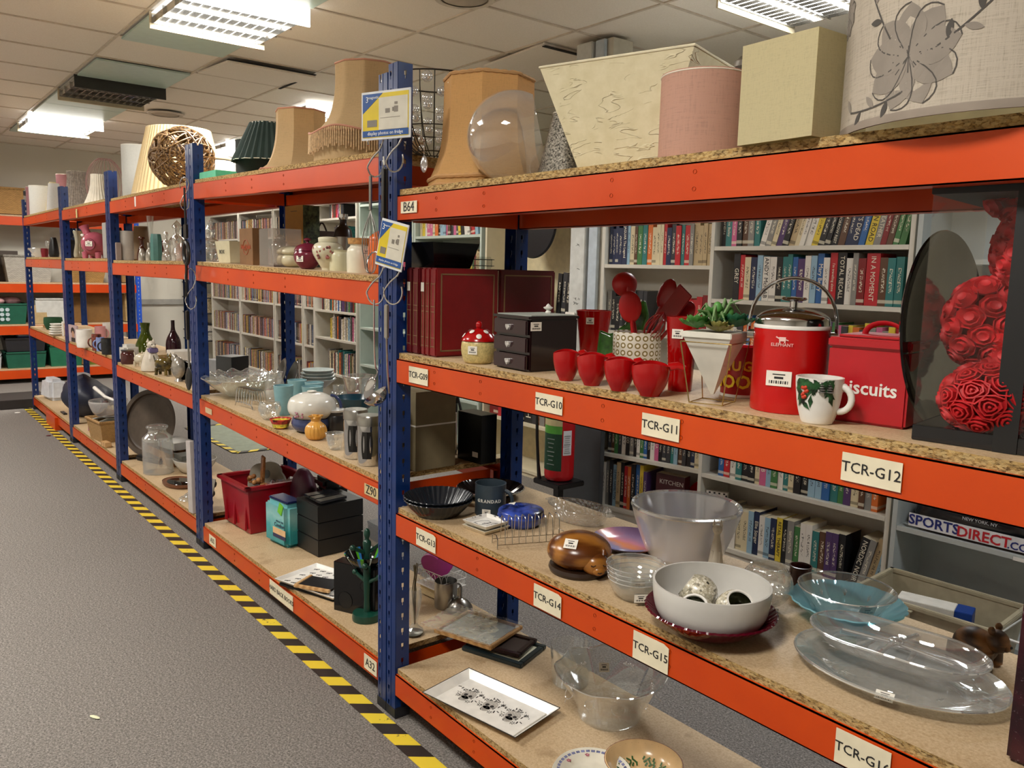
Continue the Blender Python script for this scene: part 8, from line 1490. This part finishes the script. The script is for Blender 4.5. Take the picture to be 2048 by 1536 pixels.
for k in range(5): lat('plate', ('lowest', 'second', 'third', 'fourth', 'topmost')[k]+' white plate of the stack on the fifth bay', 'plate', x+.004*(k % 2), y, z+k*.020, R*(1-.05*k), .018, [(.6, 0), (1, 1)], WHT, th=.005, seg=28, sm=0, group='stacked white plates on the fifth bay')
lat('green_bowl', 'dark green shaggy round bowl behind the white plates', 'bowl', -6.229, 0.119, 0.810, 0.078, 0.111, [(.7, 0), (1, .5), (.95, 1)], mat('#1f4a2e', .9, name='green_flock'), th=.006, sm=2); bxi('wood_block', 'low wooden board at the front left of the fifth bay', 'board', -6.45, .12, .8105, .16, .08, .022, 0, m_wood('#7d5a34', '#a07c50', 'board_wood', 8, .6))
bxi('open_book_card', 'small upright white card beside the stacked plates', 'card', -5.440, 0.060, .8105, .04, .01, .12, 0, WHT)
# bottom level, bay C
t = root('round_tray', 'huge round brown serving tray leaning at the left of the third bay', 'tray', (-3.538, 0.240, .143+.215), (PI/2-.22, 0, .55)); TB = mat('#54473c', .4, name='brown_tray', vary=.1); part(t, 'tray_body', closed_shell(smoothp([(.175, 0), (.195, .008), (.20, .022), (.225, .026)], 2), .004), TB, seg=72)
x, y, z, R, H = -2.992, 0.130, 0.143, 0.089, 0.305; t = root('glass_jar', 'tall clear glass sweet jar on the third bay bottom shelf', 'jar', (x, y, z+.001)); part(t, 'jar_body', closed_shell(smoothp(sc([(.95, 0), (1, .03), (1, .66), (.92, .75), (.62, .83), (.58, .90)], R, H), 3), .004), glass((.965, .975, .97), .02, 'sweet_jar_glass', .14, 1.0)); part(t, 'lid', smoothp(sc([(.60, .90), (.70, .92), (.72, .955), (.6, .98), (.2, 1), (0, 1)], R, H), 2), GLASS)
t = root('carton_tray', 'shallow open brown cardboard tray behind the glass jar', 'box', (-3.285, 0.300, .144), .1); b_ = B(); rshell(b_, .42, .20, .42, .20, .085, .003); b_.box((0, 0, .002), (.41, .19, .004)); b_.obj('tray_body', mat('#8a5f30', .7, name='kraft_card'), t, smooth=False)
bxi('grey_boxes', 'pale grey flat box lying across the brown cardboard tray', 'box', -3.268, 0.320, .2295, .22, .14, .05, .2, mat('#a9a7a2', .5)); x, y = -3.328, 0.091; bxi('octagonal_stand', 'black octagonal plastic base under the big round tray', 'base', x, y+.14, .1435, .24, .20, .035, .4, BLK, bev=.01)
lat('white_bowl', 'white ribbed bowl with a glass dish inside, third bay bottom shelf', 'bowl', -2.893, 0.323, 0.143, 0.129, 0.083, [(.5, 0), (.65, .1), (.9, .6), (1, 1)], mat('#cfccc4', .25, name='ribbed_white_china'), th=.004, seg=100, sm=3, rf=flute(40, .012))
x, y, z, R, H = -2.611, 0.149, 0.143, 0.128, 0.048; t = root('oval_dish', 'oval brown stoneware dish with black inside at the shelf edge', 'dish', (x, y, z+.001), .2); part(t, 'dish_body', smoothp([(.0, 0), (R*.9, 0), (R, H*.5), (R*1.0, .022), (R*.8, .020)], 2)+[(0, .02)], mat('#6b4026', .35, name='brown_stoneware'), rf=oval(.7)); part(t, 'black_inside', [(0, .0215), (R*.74, .0225), (R*.76, .0205), (0, .0205)], mat('#120d0b', .06, name='wet_black_glaze'), rf=oval(.7))
t = root('muffin_tin', 'dark muffin tin standing on edge against the second post', 'tin', (-2.06, .10, .150), (PI/2-.25, 0, .35)); b_ = B(); b_.box((0, .08, 0), (.12, .16, .004), bev=.001); b_.obj('tin_sheet', STEEL, t, smooth=False)
for i in range(2):
    for j in range(3): part(t, 'cup', closed_shell([(.018, 0), (.024, .022)], .001), mat('#38383a', .3, .6, name='dark_tin'), loc=(-.03+.06*i, .03+.05*j, -.022))
for k, (px_, py_) in enumerate(((372, 998), (382, 1004))): x, y = -2.273, 0.085; t = root('saucepan_lid', ('upper', 'lower')[k]+' clear glass saucepan lid by the muffin tin', 'lid', (x+.03*k, y+.03+.02*k, .144+.004+.022*k)); part(t, 'lid_dome', oshell(smoothp([(.075, 0), (.07, .008), (.03, .018), (.005, .020)], 2), .002), GLASS)
t = root('white_board', 'long off-white board leaning against the second post', 'board', (-2.01, .035, .1445), (0, -.03, .1)); b_ = B(); b_.box((-.01, 0, .19), (.055, .02, .38), bev=.002); b_.obj('board_body', mat('#bdb6b4', .5, name='off_white_board'), t, smooth=False)
bxi('steel_lid_stack', 'stack of dark pan lids and a cloth behind the white bowl', 'lids', -2.906, 0.300, .2295, .12, .16, .03, .1, mat('#55554f', .4))
# bottom level, bay D
t = root('navy_bag', 'big navy blue fabric bag slumped on the fourth bay bottom shelf', 'bag', (-5.376, 0.220, .149)); b_ = B(); V = []; R_ = random.Random(5)
for j in range(11):
    s = j/10; ring = []
    for i in range(32):
        q = 2*PI*i/32; k = (math.sin(PI*(.12+.86*s))**.55)*(1+.07*math.sin(4*q+5*s)+.04*math.sin(9*q-6*s)); ring.append(b_.b.verts.new((.34*k*math.cos(q)*(1 if math.cos(q) < 0 else .85), .19*k*math.sin(q), .30*s**.9*(1+.12*math.cos(q+2.4)))))
    V.append(ring)
for j in range(10):
    for i in range(32): b_.b.faces.new((V[j][i], V[j][(i+1) % 32], V[j+1][(i+1) % 32], V[j+1][i]))
b_.b.faces.new(V[0][::-1]); b_.b.faces.new(V[-1]); b_.obj('bag_cloth', mat('#121a33', .5, name='navy_nylon', bump=.2, bscale=12), t)
x, y = -4.187, 0.017; y += .10; t = root('wicker_basket', 'square wicker basket under the glass mixing bowl, fourth bay', 'basket', (x+.02, y, .150), .1); WK = m_wicker('#5b4220', '#b58f5c', 70, 'brown_wicker'); b_ = B(); rshell(b_, .26, .19, .31, .23, .15, .008); b_.box((0, 0, .004), (.255, .185, .008)); b_.obj('woven_body', WK, t, smooth=False); b_ = B(); b_.tube([(-.155, -.115, .15), (.155, -.115, .15), (.155, .115, .15), (-.155, .115, .15)], .011, 8, closed=True); b_.obj('rim', mat('#a98352', .7, name='cane_rim', vary=.2, vscale=90), t)
lat('mixing_bowl', 'clear glass mixing bowl with a white handle piled on the wicker basket', 'bowl', x+.0, y, .315, .13, .12, [(.5, 0), (.8, .25), (1, .8), (1, 1)], glass((.9, .89, .89), .03, 'mixing_glass', .2, 1.0, milk=.15), th=.004, sm=3); t = root('white_stick', 'long white plastic handle lying across the mixing bowl', 'handle', (x, y, .446), .0); b_ = B(); b_.tube([(-.19, -.05, .06), (0, -.02, .015), (.14, .02, .0)], [.014, .011, .008], 8); b_.obj('stick', WHT, t)
t = root('cream_cushion', 'folded cream cloth on the right of the wicker basket', 'cloth', (x+.23, y+.09, .16)); b_ = B(); b_.box((0, 0, .10), (.2, .16, .20), bev=.05); b_.obj('cloth_fold', mat('#c9bf93', .8, name='cream_cloth_plain', bump=.3), t)
x, y = -3.317, -0.061; bxi('pink_box', 'flat magenta box at the front of the fourth bay bottom shelf', 'box', -4.481, 0.100, .150, .15, .11, .045, 0, mat('#8f1f70', .4, name='magenta_card')); t = root('papers', 'pile of white and yellow papers leaning by the third post', 'papers', (-4.222, 0.130, .150), .3); b_ = B(); [b_.box((-.02*k, .0, .09+.03*k), (.15, .18, .004), Matrix.Rotation(-.5+.1*k, 4, 'Y') @ Matrix.Rotation(.3*k, 4, 'Z')) for k in range(3)]; b_.box((.02, 0, .05), (.1, .12, .1)); b_.obj('sheets', mat('#dcdcd6', .5, name='white_paper'), t, smooth=False); b_ = B(); b_.box((-.03, -.01, .075), (.16, .19, .004), Matrix.Rotation(-.35, 4, 'Y')); b_.obj('yellow_sheet', mat('#cfa23e', .5, name='amber_paper'), t, smooth=False)
bxi('wood_piece', 'pale shaped wooden block at the shelf edge by the third post', 'block', -3.901, 0.030 , .150, .10, .04, .035, .1, m_wood('#a9804e', '#cba577', 'pale_block_wood', 8, .5)); bxi('silver_block', 'small silver and white tub near the wicker basket', 'tub', -4.238, 0.070, .196, .07, .05, .03, .2, mat('#a5a3a8', .35))
# bottom level, bay E
for k, (px_, py_, w_, h_, lb) in enumerate(((92, 800, .34, .20, 'white plastic bag slumped at the front of the fifth bay bottom shelf'), (120, 790, .16, .24, 'white carton behind the slumped plastic bag'))):
    x, y = (-6.45, .13, -6.35, .33)[k*2:k*2+2]; t = root('white_bag' if k == 0 else 'white_carton', lb, 'bag' if k == 0 else 'box', (x, y, .1375), .1); b_ = B(); b_.box((0, 0, h_/2), (w_, .16, h_), bev=.03 if k == 0 else .004, taper=(.8, .8) if k == 0 else None); b_.obj('bag_film' if k == 0 else 'carton_body', mat('#d5d8de', .3, name='white_poly', bump=.3, bscale=20), t)
bxi('black_wire_stand', 'small black stand between the white bag and the navy bag', 'stand', -5.532, 0.050, .1375, .14, .03, .012, 0, BLK)
# orange spare beam end and black block on the aisle floor
x, y = -5.586, -0.003; t = root('spare_beam', 'short orange beam offcut standing out into the aisle by the fourth post', 'beam', (x+.02, y+.02, 0), .0); b_ = B(); b_.box((-.15, .0, .055), (.42, .085, .11), bev=.003); b_.obj('beam_body', ORANGE, t, smooth=False)
x, y = -6.841, -0.106; t = root('black_block', 'flat black step block on the floor at the end of the rack', 'block', (-7.05, -.16, 0), 0); t.location = (-7.021, -0.060, 0); b_ = B(); b_.box((-.10, .0, .045), (.55, .42, .09), bev=.004); b_.obj('block_body', mat('#2c2725', .7, name='black_foam'), t, smooth=False)
# ================================================================ rack on the far wall
FX = -8.75
t = root('shelving_unit', 'far orange and blue rack along the end wall, full of baskets and crates', 'shelving rack', (0, 0, 0)); FZ = [1.93, 1.163, .674, .156]
def fbeam(z, y0, y1): b_ = B(); b_.box((FX-.02, (y0+y1)/2, z-.05), (.04, y1-y0, .098)); return b_.obj('crossbeam', ORANGE, t, smooth=False)
ylist = (-1.6, 1.49)
for y0, y1 in ((-1.57, -.23), (-.17, .84), (.90, 1.47)):
    for z in FZ:
        fbeam(z, y0, y1); b_ = B(); b_.box((FX-.24, (y0+y1)/2, z+.010), (.44, y1-y0-.01, .018)); b_.obj('shelf_board', TOP, t, smooth=False)
for yy in (-1.60, -.20, .87, 1.50):
    for xx in (FX-.01, FX-.45): 
        b_ = B(); perf_plate(b_, xx, yy-.028, xx, yy+.028, 2.1, 1); b_.box((xx-.02, yy-.028, 1.05), (.04, .0025, 2.1)); b_.obj('upright_post', mat('#1d4fc0', .35, name='bright_blue_post_paint') if yy > 1 else BLUE, t, smooth=False)
def FB(px_): return px_
def basket(label, y, z, w, d, h, m, rimm, taper=.85, name='wicker_basket'):
    t = root(name, label, 'basket', (FX-.24, y, z+.0005), PI/2); b_ = B(); rshell(b_, w*taper, d*taper, w, d, h, .01); b_.box((0, 0, .004), (w*taper, d*taper, .008)); b_.obj('woven_body', m, t, smooth=False); b_ = B(); b_.tube([(-w/2, -d/2, h), (w/2, -d/2, h), (w/2, d/2, h), (-w/2, d/2, h)], .014, 6, closed=True); b_.obj('rim', rimm, t); return t
GW = m_wicker('#77726a', '#b9b3a8', 38, 'grey_wicker'); BWK = m_wicker('#6b4a20', '#b98d50', 38, 'golden_wicker'); CR_ = mat('#8e8980', .8, name='grey_cane', vary=.2, vscale=60); CB = mat('#a27d48', .8, name='gold_cane', vary=.2, vscale=60)
zt = FZ[0]+.019; zb = FZ[1]+.019; zc = FZ[2]+.019; zd = FZ[3]+.019
t2 = basket('big closed wicker hamper on the top of the far rack', .0, zt, .60, .38, .29, BWK, CB, 1); b_ = B(); b_.box((0, 0, .3), (.64, .40, .02), bev=.005); b_.obj('lid', BWK, t2, smooth=False); b_ = B(); b_.box((-.05, -.192, .22), (.06, .004, .05)); b_.obj('paper_tag', STICK, t2, smooth=False)
basket('large grey wicker log basket on the far rack', .32, zb, .50, .38, .30, GW, CR_); basket('chunky golden woven basket at the left edge of the far rack', -.14, zb, .30, .34, .24, m_wicker('#7a5426', '#d0a058', 22, 'chunky_wicker'), CB, .8); basket('low golden wicker tray basket on the far rack behind the pink pig', .94, zb, .40, .36, .16, BWK, CB, .85); basket('small brown wicker box at the right end of the far rack shelf', 1.38, zb, .10, .3, .22, m_wicker('#5b4020', '#a07a48', 38, 'brown_box_wicker'), CB, 1)
bxi('black_tray', 'dark rounded tray lying behind the grey basket on the far rack', 'tray', FX-.36, .05, zb, .04, .4, .36, 0, mat('#4c4038', .5))
GC = mat('#185a45', .45, name='green_crate_plastic'); 
def fcrate(label, y, z, w, d, h, m): return crate(label, FX-.24, y, z, w, d, h, PI/2, m, .02)
c_ = fcrate('green plastic crate with round holes on the far rack, under the woven baskets', .0, zc, .56, .38, .24, GC); b_ = B(); [b_.lathe([(0, 0), (.022, 0), (.022, .002)], 14, M_=Matrix.Translation((.02+.055*i, -.19, .17-.055*j)) @ Matrix.Rotation(PI/2, 4, 'X')) for i in range(2) for j in range(3)]; b_.obj('vent_holes', mat('#b9c9cf', .5), c_); b_ = B(); b_.box((-.22, -.195, .10), (.14, .004, .12)); b_.obj('yellow_label', mat('#e6d21c', .4, name='bright_yellow_card'), c_, smooth=False)
t = root('pink_cloths', 'heap of pink and lilac cloths in the green crate', 'cloths', (FX-.24, .0, zc+.235)); b_ = B(); R_ = random.Random(3); [b_.ball((R_.uniform(-.12, .12), R_.uniform(-.24, .2), .03), (.09, .10, .05), 10) for _ in range(9)]; o = b_.obj('cloth_heap', mat('#bb8f92', .8, name='dusty_pink_cloth', vary=.3, vscale=8), t); 
fcrate('white ribbed plastic crate on the far rack right of the green one', .53, zc, .34, .36, .30, mat('#cbcbc6', .4, name='white_crate_plastic')); bxi('cardboard_sheet', 'big brown hardboard sheet standing on the far rack behind the mugs', 'board', FX-.20, .98, zc, .05, .46, .44, 0, mat('#7d5727', .7, name='hardboard'))
basket('tall narrow pale wicker basket at the right end of the far rack', 1.40, zc, .09, .3, .34, m_wicker('#7d6238', '#c2a26c', 38, 'pale_tall_wicker'), CB, 1)
for y_, z_, w_, h_, m_, lb in ((.24, zd, .42, .19, GC, 'lower green plastic crate on the bottom of the far rack, left'), (.24, zd+.195, .42, .16, mat('#232226', .45, name='black_crate_plastic'), 'black plastic crate stacked on the lower green crate of the far rack'), (.66, zd, .36, .26, mat('#1f6a4c', .45, name='mid_green_plastic'), 'tall green crate beside the stacked crates on the far rack'), (-.14, zd, .26, .17, mat('#b5b9bb', .4, name='clear_grey_plastic'), 'pale clear plastic box at the left edge of the far rack')): fcrate(lb, y_, z_, w_, .38, h_, m_)
fcrate('olive green crate on the bottom of the far rack behind the navy bag', 1.08, zd, .42, .36, .17, mat('#6d7a2a', .5, name='olive_plastic'))
for k in range(7): bxi('folder', ('lowest', 'second', 'third', 'fourth', 'fifth', 'sixth', 'topmost')[k]+' file in the pile on the black crate', 'file', FX-.22, .27+.006*(k % 3), zd+.358+k*.016, .24, .20, .015, 0, mat(('#2f4f8a', '#c9c9cc', '#7a5f66', '#5f4a3a', '#46505a', '#8a7f70', '#3d5b50')[k], .5))
bxi('cream_carton', 'cream box with a small picture at the left of the far rack middle shelf', 'box', FX-.12, .40, FZ[2]+.0195, .10, .16, .22, 0, mat('#b39a6e', .6, name='tan_card')); bxi('blue_tub', 'bright blue box on the tall green crate of the far rack', 'box', FX-.24, .66, zd+.262, .2, .15, .13, 0, mat('#1f6fb0', .4)); basket('small wicker basket at the floor end of the far rack', .86, zd, .12, .3, .22, BWK, CB, 1)
# wall clutter
t = root('wall_shelf', 'thin black curtain rail high on the end wall', 'rail', (XW+.02, .36, 2.235)); b_ = B(); b_.box((0, 0, 0), (.04, .50, .045)); b_.obj('rail', mat('#2a2726', .5), t, smooth=False)
t = root('wall_trunking', 'pale grey trunking running along the end wall', 'trunking', (XW+.02, 1.9, .93)); b_ = B(); b_.box((0, 0, 0), (.03, 1.9, .07)); b_.obj('channel', mat('#a6a49e', .6), t, smooth=False)
# litter on the carpet
for (px_, py_, c_, s_, lb) in ((0, 0, '#5a1a22', .02, 'tiny dark red scrap on the carpet near the spare beam'), (1, 0, '#e6e4de', .025, 'small white scrap of paper on the carpet near the black block'), (2, 0, '#d8dbb8', .02, 'thin pale green leaf scrap on the near carpet')):
    x, y = ((-5.298, -0.110), (-6.609, -0.158), (-0.455, -0.760))[px_]; t = root('litter', lb, 'litter', (x, y, .0005), .5); b_ = B(); b_.ball((0, 0, .003), (s_*1.1, s_*.35 if px_ == 2 else s_, .003), 8); b_.obj('scrap', mat(c_, .7), t)


GR = {'photo_album': 'red photo albums on the second shelf', 'measuring_bowl': 'row of red measuring bowls', 'square_dish': 'stacked square dishes', 'pie_dish': 'stacked pie dishes', 'tealight_holder': 'mosaic tealight holders in the white bowl', 'beaker': 'duck-egg blue beakers', 'canister': 'chrome canisters with windows', 'black_box': 'stacked black boxes', 'disc_wallet': 'glossy cases on the black boxes', 'china_bowl': 'stacked pale bowls', 's_hook': 'S hooks on the posts', 'hook_packet': 'magnet packets on the near post', 'wine_glass': 'pair of wine glasses', 'file': 'files in the pile on the far rack', 'folder': 'files in the pile on the far rack', 'ceiling_light': 'louvred ceiling lights', 'ceiling_panel': 'frosted ceiling panels', 'bookcase': 'bookcases behind the racks', 'china_plate': 'china plates with a rose border', 'disc_basket': 'wire baskets of discs', 'glass_decanter': 'glass figure bottles', 'ceiling_speaker': 'ceiling speakers', 'metal_plate': 'steel plates leaning at the back'}
for o in COL.objects:
    k = o.name.split('.')[0]
    if o.parent is None and k in GR and not o.get('group'): o['group'] = GR[k]
